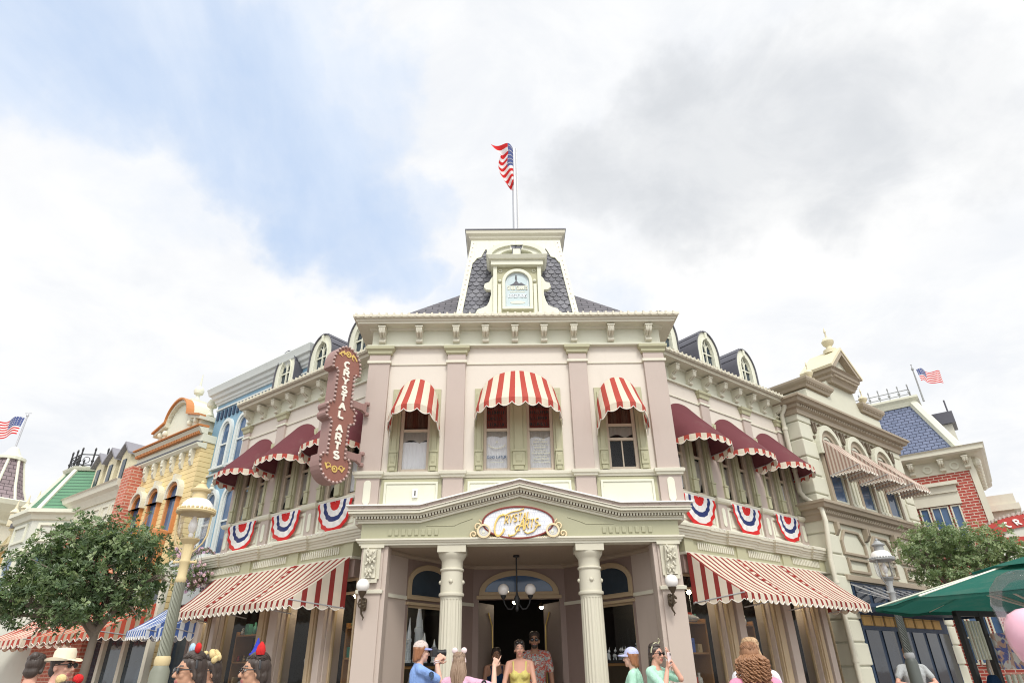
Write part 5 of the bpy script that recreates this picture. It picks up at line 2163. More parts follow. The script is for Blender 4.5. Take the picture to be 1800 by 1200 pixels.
for i in (4, 5, 6):
    a, b = Vector(octa(1.76, cx, cy)[i]), Vector(octa(1.76, cx, cy)[(i + 1) % 8])
    w0 = FLG @ Vector((a.x, a.y, 0))
    w1 = FLG @ Vector((b.x, b.y, 0))
    fr = FR((w0.x, w0.y, 0), (w1.x - w0.x, w1.y - w0.y, 0))
    L_ = (w1 - w0).length
    window(fr, .3, L_ - .3, 3.4, 4.4, -.03, T, M['ivory'], M['bluglass'], casing=.08)
    mb = MB(fr)
    mb.ring([(.2, 4.75), (L_ - .2, 4.75), (L_ - .2, 5.25), (.2, 5.25)], [(.27, 4.82), (L_ - .27, 4.82), (L_ - .27, 5.18), (.27, 5.18)], -.035, .01)
    part(T, 'panel_moulding', 'ivory', mb)

# low ochre building and the far corner tower
T = thing('ochre_building', FL @ Vector((-18, .4, 0)), 'low ochre brick building with small dark hipped roof seen between green roof and far tower', 'building')
mb = MB(FL)
mb.box(-19.6, -16.4, .3, 4, .13, 5.2)
part(T, 'wall', 'ochre', mb)
mb = MB(FL)
mb.mould([(-19.6, .3), (-16.4, .3)], [(-.1, 5.2), (.08, 5.2), (.1, 5.3), (.18, 5.35), (-.2, 5.5), (-.2, 6.0), (-.1, 6.05), (-.3, 6.1)])
part(T, 'parapet', 'cheese', mb)
mb = MB(FL)
mb.face([(-18.7, .2, 6.1), (-17.2, .2, 6.1), (-17.4, 1.0, 6.7), (-18.5, 1.0, 6.7)])
mb.box(-18.72, -17.18, .2, 1.2, 5.95, 6.1)
part(T, 'roof', 'lead', mb)
mb = MB(FL)
for x in (-18.9, -17.9, -17.0): mb.lathe((x, .25, 6.05), [(.12, 0), (.12, .4), (.16, .45), (.05, .6), (.01, .9)], 8)
part(T, 'finial_post', 'cheese', mb)
TX = -21.6
T = thing('corner_tower_building', FL @ Vector((TX, 0, 0)), 'cream building at the far left street end with slender mauve slate spire', 'building')
mb = MB(FL)
mb.prismz(octa(1.35, TX, .2), .13, 6.75)
mb.box(TX - 6, TX, 0, 4, .13, 6.0)
part(T, 'wall', 'cream', mb)
mb = MB(FL)
mb.mould(octa(1.35, TX, .2), [(0, 6.3), (.1, 6.35), (.12, 6.45), (.35, 6.7), (.55, 6.95), (.6, 7.1), (.5, 7.15), (-.3, 7.25)], closed=True)
mb.mould(octa(1.35, TX, .2), [(0, 4.6), (.12, 4.65), (.14, 4.8), (0, 4.85)], closed=True)
part(T, 'eaves', 'ivory', mb)
a8, b8 = octa(1.0, TX, .2), octa(.42, TX, .2)
mb = MB(FL)
mb.grid([[(a, b, 7.2) for a, b in a8], [(a * .55 + c * .45, b * .55 + d * .45, 7.8) for (a, b), (c, d) in zip(a8, b8)], [(a, b, 8.9) for a, b in b8]], close=True)
part(T, 'spire', 'purpleslate', mb)
mb = MB(FL)
for (a, b), (c, d) in zip(a8, b8): mb.tube([(a, b, 7.2), (a * .55 + c * .45, b * .55 + d * .45, 7.8), (c, d, 8.9)], .05, 6)
mb.lathe((TX, .2, 8.88), [(.5, 0), (.5, .1), (.42, .12), (.28, .25), (.14, .5), (.08, .55)], 16)
part(T, 'spire_trim', 'ivory', mb)
for i in (4, 5, 6):
    a, b = Vector(octa(1.36, TX, .2)[i]), Vector(octa(1.36, TX, .2)[(i + 1) % 8])
    w0, w1 = FL @ Vector((a.x, a.y, 0)), FL @ Vector((b.x, b.y, 0))
    fr = FR((w0.x, w0.y, 0), (w1.x - w0.x, w1.y - w0.y, 0))
    L_ = (w1 - w0).length
    window(fr, .3, L_ - .3, 4.95, 5.8, -.03, T, M['ivory'], M['dglass'], casing=.07, arch=5.6)
tp = FL @ Vector((TX, .2, 9.35))
fp2 = thing('flagpole', tp, 'thin flagpole with American flag on the far left mauve spire', 'flagpole')
mb = MB()
mb.lathe(tp, [(.05, 0), (.06, .05), (.035, .1), (.03, 1.35), (.05, 1.37), (.05, 1.43), (.01, 1.5)], 8)
mb.tube([(tp.x - .13, tp.y, tp.z + 1.5), (tp.x + .13, tp.y, tp.z + 1.5)], .015, 5)
mb.build('pole', M['steel'], fp2)
flag_mesh(lambda u, v: (tp.x - .03 - u * 1.5, tp.y - .05 - .12 * math.sin(u * 9 + v), tp.z + 1.28 - v * .72 - .14 * u + .05 * math.sin(u * 9)), fp2, w=1.6)
bk = FL @ Vector((-22, -1.2, 2.8))
for i in range(2):
    c = -18.2 - i * 1.6
    bunting(FL, c, 3.55, .62, ('red white and blue bunting on the far left street, behind the tree', 'red white and blue bunting cut by the left edge of the picture')[i])

# ------------------------------------------------------------------ the street to the right
FRW = FR((2.58, 10.0, 0), (.795, .607, 0))
Q0, Q1, QO = 4.28, 9.1, -.4
T = thing('quoined_building', FRW @ Vector((6.7, 0, 0)), 'grey green stone building with quoins, three arched windows and a gabled parapet', 'building')
mb = MB(FRW)
mb.box(Q0, Q1, QO, 4, .13, 6.2)
part(T, 'wall', 'stone', mb)
for side in (0, 1):
    mb = MB(FRW)
    for j in range(16):
        z = .25 + j * .385
        if 4.0 < z + .17 < 4.25: continue
        x0, x1 = ((Q0 - .035, Q0 + (.5 if j % 2 else .42)), (Q1 - (.5 if j % 2 else .42), Q1 + .03))[side]
        mb.box(x0, x1, QO - .035, QO + 1.0, z + .012, z + .373)
    part(T, 'quoin', 'stone', mb, bevel=.02)
mb = MB(FRW)
for z, prj in ((4.05, 1), (6.28, 1.15)):
    mb.mould([(Q0 - .03, 2.5), (Q0 - .03, QO - .03), (Q1 + .03, QO - .03), (Q1 + .03, 2.5)],
             [(-.1, z - .1), (.04, z - .1), (.05, z), (.09 * prj, z + .03), (.09 * prj, z + .1), (.16 * prj, z + .12), (.18 * prj, z + .18), (.22 * prj, z + .2), (.22 * prj, z + .25), (-.2, z + .29)])
    for i in range(60):
        x = Q0 + .02 + i * (Q1 - Q0) / 60
        mb.box(x, x + .04, QO - .13 * prj, QO - .05, z + .035, z + .095)
part(T, 'cornice', 'stonetrim', mb)
mb = MB(FRW)   # drapery-like carved corbel table
for i in range(13):
    x = Q0 + .5 + i * .31
    stroke(mb, [(x, 6.12), (x + .05, 6.02), (x + .06, 5.9), (x + .1, 5.86), (x + .14, 5.92), (x + .15, 6.12)], .035, QO - .06, QO + .01)
mb.box(Q0 + .5, Q1 - .5, QO - .04, QO + .01, 5.74, 5.8)
part(T, 'corbel_table', 'trimdark', mb, bevel=.006)
PX = 6.77
mb = MB(FRW)
mb.box(4.95, 8.55, QO - .03, .4, 6.5, 6.95)
mb.prism([(5.9, 6.95), (7.64, 6.95), (7.5, 7.1), (7.42, 7.45), (6.12, 7.45), (6.04, 7.1)], QO - .02, .2)
part(T, 'parapet', 'stone', mb)
for a, b in ((4.95, 5.95), (7.6, 8.55)):
    mb = MB(FRW)
    mb.box(a + .05, b - .05, QO - .02, .3, 6.9, 7.0)
    mb.mould([(a, .4), (a, QO - .05), (b, QO - .05), (b, .4)], [(-.1, 6.98), (.03, 6.99), (.05, 7.05), (.10, 7.1), (.12, 7.15), (.12, 7.2), (-.1, 7.22)])
    for i in range(12): mb.box(a + i * .08, a + i * .08 + .045, QO - .13, QO - .08, 7.06, 7.1)
    part(T, 'parapet_cornice', 'stonetrim', mb)
mb = MB(FRW)
mb.mould([(PX - .56, .1), (PX - .56, QO - .1), (PX + .56, QO - .1), (PX + .56, .1)], [(-.2, 7.4), (.02, 7.41), (.04, 7.47), (.08, 7.52), (.08, 7.58), (.14, 7.63), (.15, 7.7), (.2, 7.74), (-.3, 7.76)])
for i in range(20):
    x = PX - .56 + i * .058
    mb.box(x, x + .032, QO - .23, QO - .17, 7.53, 7.58)
part(T, 'gable_cornice', 'stonetrim', mb)
mb = MB(FRW)
mb.prism([(PX - .62, 7.76), (PX + .62, 7.76), (PX, 8.32)], QO - .14, .05)
gab = part(T, 'gable', 'stone', mb)
mb = MB(FRW)
for s in (-1, 1):
    pl = [(PX, 8.36), (PX + s * .76, 7.72), (PX + s * .78, 7.78), (PX, 8.44)]
    mb.prism(pl if s < 0 else pl[::-1], QO - .31, .1)
mb.build('gable_roof', M['cheese'], gab)
mb = MB(FRW)
for s in (-1, 1):
    pl = [(PX, 8.23), (PX + s * .60, 7.72), (PX + s * .755, 7.72), (PX, 8.355)]
    mb.prism(pl if s < 0 else pl[::-1], QO - .29, QO - .14)
mb.build('bargeboard', M['stonetrim'], gab)
for x, y, z, sc in ((PX, QO - .05, 8.36, 1.0), (5.35, QO, 7.2, .72), (8.0, QO, 7.2, .72)):
    mb = MB(FRW)
    mb.lathe((x, y, z), [(.16 * sc, 0), (.16 * sc, .1 * sc), (.08 * sc, .14 * sc), (.07 * sc, .2 * sc), (.13 * sc, .27 * sc), (.15 * sc, .34 * sc), (.1 * sc, .42 * sc), (.025 * sc, .46 * sc), (.015 * sc, .6 * sc), (.03 * sc, .62 * sc), (.005, .75 * sc)], 12)
    part(T, 'finial', 'cheese', mb, smooth=40)
QW = [5.28, 6.55, 7.82]
for c in QW:
    a, b = c - .3, c + .3
    mb = MB(FRW)
    mb.ring(arch_poly(a - .1, b + .1, 4.36, 5.55, 5.98), arch_poly(a, b, 4.4, 5.5, 5.86), QO - .07, QO)
    f = part(T, 'window', 'stonetrim', mb, bevel=.01)
    mb = MB(FRW)
    mb.ring(arch_poly(a, b, 4.4, 5.5, 5.86), arch_poly(a + .05, b - .05, 4.45, 5.5, 5.8), QO - .04, QO - .001)
    mb.box(a + .05, b - .05, QO - .035, QO - .001, 5.0, 5.05)
    mb.build('sash', M['ivory'], f)
    mb = MB(FRW)
    mb.face([(p, QO - .012, q) for p, q in arch_poly(a + .04, b - .04, 4.44, 5.5, 5.81)])
    mb.build('pane', M['bluglass'], f)
    mb = MB(FRW)
    mb.ring(arch_poly(a - .2, b + .2, 5.4, 5.55, 6.1), arch_poly(a - .1, b + .1, 5.4, 5.55, 5.98), QO - .12, QO)
    mb.build('hood', M['stone'], f, bevel=.01)
    if c != QW[-1]:
        mb = MB(FRW)
        for dx in (.47, .635, .8):
            mb.box(c + dx - .05, c + dx + .05, QO - .06, QO, 4.36, 5.35)
            mb.box(c + dx - .07, c + dx + .07, QO - .08, QO, 4.34, 4.45)
            mb.box(c + dx - .07, c + dx + .07, QO - .08, QO, 5.35, 5.42)
        part(T, 'pilaster_cluster', 'stone', mb, bevel=.008)
for i, c in enumerate(QW):
    slope_awning(FRW, c - .38, c + .4, QO - .1, 5.72, QO - .72, 5.02, ('pink striped awning on the quoined building, nearest the drainpipe', 'pink striped awning in the middle of the quoined building', 'pink striped awning on the quoined building nearest the red brick building')[i], M['pinkstripe'], group='pink striped awnings of the quoined building', period=.12, val=.14, cheekp=.07)
# first floor panels and shop marquee
mb = MB(FRW)
for c in QW:
    mb.ring([(c - .5, 3.35), (c + .5, 3.35), (c + .5, 3.62), (c + .3, 3.85), (c - .3, 3.85), (c - .5, 3.62)], [(c - .44, 3.4), (c + .44, 3.4), (c + .44, 3.6), (c + .27, 3.8), (c - .27, 3.8), (c - .44, 3.6)], QO - .05, QO)
    mb.ring([(c - .42, 3.02), (c + .42, 3.02), (c + .42, 3.3), (c - .42, 3.3)], [(c - .37, 3.07), (c + .37, 3.07), (c + .37, 3.25), (c - .37, 3.25)], QO - .05, QO)
    for s in (-.62, .62):
        prismx(mb, [(QO, 3.95), (QO - .12, 3.95), (QO - .12, 3.8), (QO - .05, 3.7), (QO, 3.68)], c + s - .05, c + s + .05)
mb.box(Q0 + .3, Q1 - .3, QO - .08, QO, 2.86, 2.96)
part(T, 'panel_moulding', 'stonetrim', mb, bevel=.008)
mb = MB(FRW)
mb.box(Q0 + .45, Q1 - .4, QO - .03, QO, .3, 2.84)
part(T, 'shop_front', 'navy', mb)
M['blackglass'] = dark_glass('black_shop_glass', (.010, .014, .022))
for i in range(6):
    mb = MB(FRW)
    x = Q0 + .52 + i * .66
    mb.box(x, x + .5, QO - .05, QO - .029, 2.42, 2.8)
    mb.box(x, x + .5, QO - .05, QO - .029, .6, 2.0)
    part(T, 'shop_window', 'blackglass', mb)
mb = MB(FRW)
mb.box(Q0 + .35, Q1 - .5, QO - .8, QO - .05, 2.32, 2.4)
mb.mould([(Q0 + .35, QO - .05), (Q0 + .35, QO - .8), (Q1 - .5, QO - .8), (Q1 - .5, QO - .05)], [(0, 2.28), (.03, 2.28), (.05, 2.36), (.03, 2.42), (0, 2.42)])
mq = part(T, 'marquee', 'navy', mb)
mb = MB(FRW)
for i in range(9):
    x = Q0 + .45 + i * .48
    mb.tube([(x, QO - .02, 2.8), (x, QO - .78, 2.42)], .015, 5)
    mb.tube([(x + .12, QO - .02, 2.68), (x + .12, QO - .78, 2.42)], .008, 5)
mb.build('stay_rod', M['steel'], mq)
mb = MB(FRW)
for i in range(8):
    x = Q0 + .5 + i * .45
    mb.box(x, x + .36, QO - .06, QO - .029, 2.08, 2.26)
part(T, 'amber_transom', 'ochre', mb)
# rain pipe at the join
dp = thing('drainpipe', FRW @ Vector((4.2, -.3, 0)), 'cream rainwater pipe running down the join of right wing and quoined building', 'pipe')
mb = MB(FRW)
pipe = [(4.12, -.30, 6.5), (4.14, -.26, 6.35), (4.17, -.14, 6.2), (4.17, -.14, 4.55), (4.17, -.22, 4.4), (4.15, -.5, 4.15), (4.15, -.52, 3.9), (4.16, -.46, 3.4), (4.17, -.42, 3.2), (4.17, -.42, .2)]
mb.tube(pipe, .048, 8)
for z in (5.9, 5.0, 2.8, 1.5): mb.tube([(4.17, -.14 if z > 4.5 else -.42, z - .03), (4.17, -.14 if z > 4.5 else -.42, z + .03)], .06, 8)
mb.build('pipe', M['cream'], dp, smooth=50)

# brick corner building with the blue mansard
FB = FR((11, 16.5, 0), (.795, -.607, 0))
T = thing('mansard_building', FB @ Vector((.5, 1, 0)), 'red brick corner building with blue slate mansard roof, white cresting and bracketed cream eaves', 'building')
BX0, BX1 = -2.6, 1.52
mb = MB(FB)
mb.box(BX0, BX1, 0, 4.5, .13, 5.9)
part(T, 'wall', 'brickR', mb)
mb = MB(FB)
mb.box(BX0, BX1 + .01, -.02, 4.5, 5.88, 6.35)
mb.mould([(BX0, 0), (BX1, 0), (BX1, 4.5)], [(-.1, 6.2), (.05, 6.22), (.28, 6.28), (.34, 6.32), (.34, 6.42), (.38, 6.46), (-.3, 6.5)])
mb.box(BX1 - .12, BX1 + .02, -.03, .1, .13, 5.9)
for i in range(9): mb.ball((BX1 + .1, .15 + i * .4, 6.1), (.1, .07, .12), 7, 5)
part(T, 'eaves', 'cream', mb)
for x in (-.55, .15, .85, 1.4):
    bracket(FB, x, 6.22, dep=.25, h=.3, w=.12, y=-.02, parent=T)
for x in (-.2, .5, 1.12):
    mb = MB(FB)
    mb.ring([(x + a, 6.05 + b) for a, b in arc(0, 0, .11, .11, 0, 345, 16)], [(x + a, 6.05 + b) for a, b in arc(0, 0, .07, .07, 0, 345, 16)], -.05, -.015)
    part(T, 'roundel', 'ivory', mb)
mz0, mz1 = 6.5, 8.2
lo4 = [(BX0, .1), (BX1 - .15, .1), (BX1 - .15, 4.4), (BX0, 4.4)]
hi4 = [(BX0 + .4, .75), (BX1 - .85, .75), (BX1 - .85, 3.7), (BX0 + .4, 3.7)]
mb = MB(FB)
mb.grid([[(a, b, mz0) for a, b in lo4], [(a, b, mz1) for a, b in hi4]], close=True)
part(T, 'mansard_roof', 'mansard', mb)
mb = MB(FB)
for (a, b), (c, d) in zip(lo4, hi4):
    mb.tube([(a, b, mz0), (c, d, mz1)], .12, 6)
mb.mould(hi4, [(-.1, mz1 - .1), (.06, mz1 - .08), (.1, mz1 + .05), (.18, mz1 + .12), (.18, mz1 + .18), (-.5, mz1 + .22)], closed=True)
mb.box(BX0, BX1 - .15, .06, .12, mz0, mz0 + .06)
part(T, 'roof_trim', 'ivory', mb)
mb = MB(FB)
for i in range(12):
    f = i / 11
    x = hi4[0][0] + (hi4[1][0] - hi4[0][0]) * f
    mb.tube([(x, .7, mz1 + .2), (x, .7, mz1 + .52)], .016, 5)
    mb.ball((x, .7, mz1 + .55), (.022, .022, .05), 6, 5)
    mb.ball((x, .7, mz1 + .34), .04, 6, 5)
for z in (.28, .42): mb.tube([(hi4[0][0], .7, mz1 + z), (hi4[1][0], .7, mz1 + z)], .014, 5)
for i in range(10):
    y = .7 + i * .3
    mb.tube([(hi4[1][0], y, mz1 + .2), (hi4[1][0], y, mz1 + .52)], .016, 5)
part(T, 'cresting', 'lampgrey', mb)
mb = MB(FB)
mb.box(BX1 - .9, BX1 - .1, 1.8, 2.5, 6.5, 7.7)
part(T, 'chimney', 'cream', mb)
mb = MB(FB)
mb.prismz([(BX1 - 1.0, 1.7), (BX1, 1.7), (BX1, 2.6), (BX1 - 1.0, 2.6)], 7.7, 8.05)
mb.tube([(BX1 - .1, 2.0, 8.0), (BX1 - .1, 2.0, 8.5)], .025, 5)
part(T, 'chimney_cap', 'lead', mb)
for zb in (5.4, 2.9):
    mb = MB(FB)
    mb.box(-.05, 1.0, -.12, .0, zb - .02, zb + .16)
    mb.box(-.1, 1.06, -.2, .0, zb + .16, zb + .24)
    mb.box(-.05, 1.0, -.08, .0, zb - .32, zb - .02)
    part(T, 'window_head', 'palesage' if False else 'cream', mb)
    for a, b in ((.02, .24), (.28, .68), (.72, .94)):
        window(FB, a, b, zb - 1.5, zb - .34, -.05, T, M['cream'], M['bluglass'], muntins=(.5,) if b - a > .3 else (), fw=.035)
mb = MB(FB)
mb.box(BX1, BX1 + .5, .8, 1.5, 4.2, 4.9)
mb.box(BX1, BX1 + .65, .65, 1.65, 4.9, 5.05)
mb.prismz([(BX1, .7), (BX1 + .6, .7), (BX1 + .6, 1.6), (BX1, 1.6)], 5.05, 5.3)
mb.box(BX1 + .0, BX1 + .05, 2.0, 4.0, .13, 5.5)
part(T, 'bay_window', 'cream', mb)
tp = FB @ Vector((.95, .8, 8.2))
fp3 = thing('flagpole', tp, 'dark flagpole with streaming American flag above the blue mansard roof', 'flagpole')
mb = MB()
mb.lathe(tp, [(.03, 0), (.025, .05), (.018, 1.0), (.035, 1.02), (.035, 1.06), (.012, 1.1), (.008, 1.16), (.022, 1.18), (.005, 1.2)], 8)
mb.build('pole', M['lampgrey'], fp3)
flag_mesh(lambda u, v: (tp.x + .03 + u * .72, tp.y - .1 - .06 * math.sin(u * 10 + v), tp.z + .98 - v * .38 - .08 * u + .035 * math.sin(u * 8)), fp3, w=.9)

# white building with the red arch sign, far right
wp = Vector((18.5, 24, 0))
FW_ = FR(wp, (.92, -.39, 0))
T = thing('white_building', wp, 'plain white building at the right edge behind the red arched sign', 'building')
mb = MB(FW_)
mb.box(-1.0, 7, .6, 4, .13, 5.9)
part(T, 'wall', 'white', mb)
mb = MB(FW_)
mb.mould([(-1.0, 4), (-1.0, .6), (7, .6)], [(0, 5.7), (.05, 5.72), (.15, 5.95), (.2, 6.1), (-.2, 6.2)])
part(T, 'cornice', 'white', mb)
wp = Vector((12.0, 14.0, 0))
FW_ = FR(wp, (.96, -.27, 0))
T = thing('arch_sign', wp + Vector((0, 0, 3.7)), 'red arched sign board reading CRYSTAL ARTS in white at the right edge', 'sign')
acx, acz = 0.0, 3.94
mb = MB(FW_)
ou = arc(acx, acz, 1.25, .46, 0, 180, 30)
inn_ = arc(acx, acz, .86, .2, 0, 180, 30)
for i in range(30):
    mb.prism([ou[i], ou[i + 1], inn_[i + 1], inn_[i]], -.06, .05)
mb.box(acx - .95, acx + .95, -.06, .05, acz - .22, acz - .03)
part(T, 'board', 'red', mb)
mb = MB(FW_)
for i in range(34):
    a = R(4 + i * 172 / 33)
    mb.tube([(acx + 1.24 * math.cos(a), -.03, acz + .46 * math.sin(a)), (acx + 1.29 * math.cos(a - .05), -.03, acz + .52 * math.sin(a - .05))], .035, 6)
part(T, 'rope_edge', 'mauve', mb)
mb = MB(FW_)


def arcw(a, b):
    t = PI / 2 - a / 1.0
    return (acx + (1.0 + (b - .07)) * 1.05 * math.cos(t), acz + (.32 + (b - .07)) * math.sin(t))


text(mb, 'CRYSTAL', 0, 0, .125, .03, -.08, -.06, gap=1.15, serif=.12, wide=1.3, warp=arcw)
text(mb, 'ARTS', acx, acz - .19, .13, .032, -.08, -.06, gap=.9, serif=.12, wide=1.5)
part(T, 'lettering', 'white', mb)
mb = MB(FW_)
mb.box(acx - .8, acx + .8, -.02, .02, acz - .03, acz + .19)
part(T, 'infill_panel', 'grey', mb)
for s in (-.9, .9):
    mb = MB(FW_)
    mb.box(acx + s - .06, acx + s + .06, -.06, .04, .13, acz - .2)
    part(T, 'support_post', 'white', mb)

# ------------------------------------------------------------------ street lamps
M['lampyellow'] = paint('lamp_yellow', (.61, .50, .28), rough=.45, spec=.3)
M['lampgreen'] = paint('lamp_grey_green', (.215, .225, .175), rough=.5)
M['lampblack'] = paint('lamp_dark_green', (.085, .095, .085), rough=.4)

M['clear'] = glass('lantern_glass', (.97, .97, .97), .6)


def lamp_k(z):
    return .72 if z < 1.49 else (.52 if z < 2.4 else (.58 if z < 2.6 else (.58 + (z - 2.6) * 1.6 if z < 2.735 else .8)))


class LampMB(MB):
    def mesh(self, *a, **kw):
        self.v = [(x * lamp_k(z), y * lamp_k(z), z if z < 2.4 else 2.4 + (z - 2.4) * .79) for x, y, z in self.v]
        return MB.mesh(self, *a, **kw)


def street_lamp(x, y, label, m_head, m_low, m_base, mdome, rot=0.0, lean=0.0):
    T = thing('street_lamp', (x, y, 0), label, 'street lamp', 'lantern street lamps')
    F0 = FR((x, y, 0), (math.cos(rot), math.sin(rot), 0))
    mb = LampMB(F0)
    mb.lathe((0, 0, 0), [(.24, .0), (.24, .25), (.21, .3), (.19, .34), (.17, .42), (.15, .9), (.16, 1.0), (.125, 1.06), (.12, 1.45), (.125, 1.50)], 12)
    mb.build('base', m_base, T, smooth=35)
    mb = LampMB(F0)
    mb.lathe((0, 0, 0), [(.125, 1.50), (.135, 1.52), (.135, 1.56), (.12, 1.58)], 20)
    mb.build('collar', m_head, T, smooth=35)
    mb = LampMB(F0)
    rows = []
    n = 80
    for j in range(161):
        z = 1.58 + .66 * j / 160
        r = .104 - .018 * j / 160
        rows.append([((r + .013 * math.cos(10 * (2 * PI * i / n) + j / 160 * 10 * 8.5)) * math.cos(2 * PI * i / n), (r + .013 * math.cos(10 * (2 * PI * i / n) + j / 160 * 10 * 8.5)) * math.sin(2 * PI * i / n), z) for i in range(n)])
    mb.grid(rows, close=True)
    mb.build('twisted_shaft', m_low, T, smooth=180)
    mb = LampMB(F0)
    mb.lathe((0, 0, 0), [(.085, 2.235), (.10, 2.25), (.10, 2.28), (.085, 2.30), (.082, 2.42), (.095, 2.44), (.095, 2.46), (.08, 2.48), (.085, 2.66), (.115, 2.70), (.125, 2.72), (.12, 2.735)], 10)
    mb.tube([(-.17, 0, 2.445), (.17, 0, 2.445)], .016, 8)
    mb.ball((-.18, 0, 2.445), .024, 8, 6)
    mb.ball((.18, 0, 2.445), .024, 8, 6)
    mb.build('lantern_post', m_head, T, smooth=35)
    for q in range(2):
        s = 1 if q else -1
        mb = LampMB(F0)
        mb.tube([(s * .07, 0, 2.56), (s * .13, 0, 2.60), (s * .185, 0, 2.68), (s * .2, 0, 2.78), (s * .205, 0, 3.05)], .014, 8)
        mb.build('arm', m_head, T, smooth=50)
    mb = LampMB(F0)
    n = 28
    prof = [(.118, 2.735), (.155, 2.76), (.172, 2.82), (.178, 2.95), (.176, 3.06)]
    mb.grid([[(r * math.cos(2 * PI * i / n), r * math.sin(2 * PI * i / n), z) for i in range(n)] for r, z in prof], close=True)
    mb.build('lantern_glass', M['clear'], T, smooth=180)
    mb = LampMB(F0)
    mb.lathe((0, 0, 0), [(.02, 2.74), (.035, 2.78), (.02, 2.81)], 10)
    mb.lathe((0, 0, 0), [(.028, 2.81), (.05, 2.85), (.056, 2.9), (.04, 2.97), (.02, 3.02)], 12)
    mb.build('lamp_bulb', M['globe'], T, smooth=50)
    mb = LampMB(F0)
    mb.lathe((0, 0, 0), [(.17, 3.05), (.235, 3.055), (.245, 3.075), (.235, 3.09), (.2, 3.095)], 32)
    for i in range(26):
        a = 2 * PI * i / 26
        mb.ball((.222 * math.cos(a), .222 * math.sin(a), 3.105), .021, 6, 5)
    mb.build('rim', m_head, T, smooth=40)
    mb = LampMB(F0)
    mb.lathe((0, 0, 0), [(.205, 3.096), (.2, 3.13), (.18, 3.19), (.14, 3.235), (.11, 3.25)], 28)
    mb.build('dome', mdome, T, smooth=60)
    mb = LampMB(F0)
    mb.lathe((0, 0, 0), [(.11, 3.25), (.095, 3.26), (.09, 3.34), (.125, 3.355), (.13, 3.375), (.09, 3.40), (.06, 3.43), (.055, 3.45), (.025, 3.46), (.03, 3.48), (.005, 3.51)], 20)
    mb.build('cap', m_head, T, smooth=40)
    return T


street_lamp(-3.29, 6.6, 'yellow headed lantern street lamp with spiral grey green shaft by the tree', M['lampyellow'], M['lampgreen'], M['lampgreen'], M['white'], .1)
street_lamp(6.14, 10.5, 'dark lantern street lamp with white dome in front of the quoined building', M['lampgrey'], M['lampblack'], M['lampblack'], M['white'], .5)

# ------------------------------------------------------------------ trees
def leaf_mat(name, c, hue=.25):
    t = NT(name)
    oi = t.noise(40, 2, .5)
    n2 = t.noise(2.2, 3, .5)
    col = t.mix(oi, k(c, 1 - hue), (c[0] * 1.35, c[1] * 1.25, c[2] * 1.0))
    col = t.mix(n2, k(col, 1) if isinstance(col, tuple) else col, col)
    t.base(col)
    t.rough(.38)
    t.b.inputs['Specular IOR Level'].default_value = .5
    tr = t.n("BsdfTranslucent")
    tr.inputs[0].default_value = (c[0] * 1.6, c[1] * 1.7, c[2] * .8, 1)
    ms = t.n("MixShader")
    ms.inputs[0].default_value = .22
    t.link(t.b.outputs[0], ms.inputs[1])
    t.link(tr.outputs[0], ms.inputs[2])
    t.link(ms.outputs[0], t.out.inputs[0])
    return t.mat


M['leaf1'] = leaf_mat('glossy_dark_leaf', (.068, .118, .058))
M['leaf2'] = leaf_mat('mid_green_leaf', (.14, .21, .105))
M['leaf3'] = leaf_mat('light_green_leaf', (.27, .35, .21))
M['bark'] = paint('grey_bark', (.20, .165, .13), var=.35, rough=.9, bump=.9)


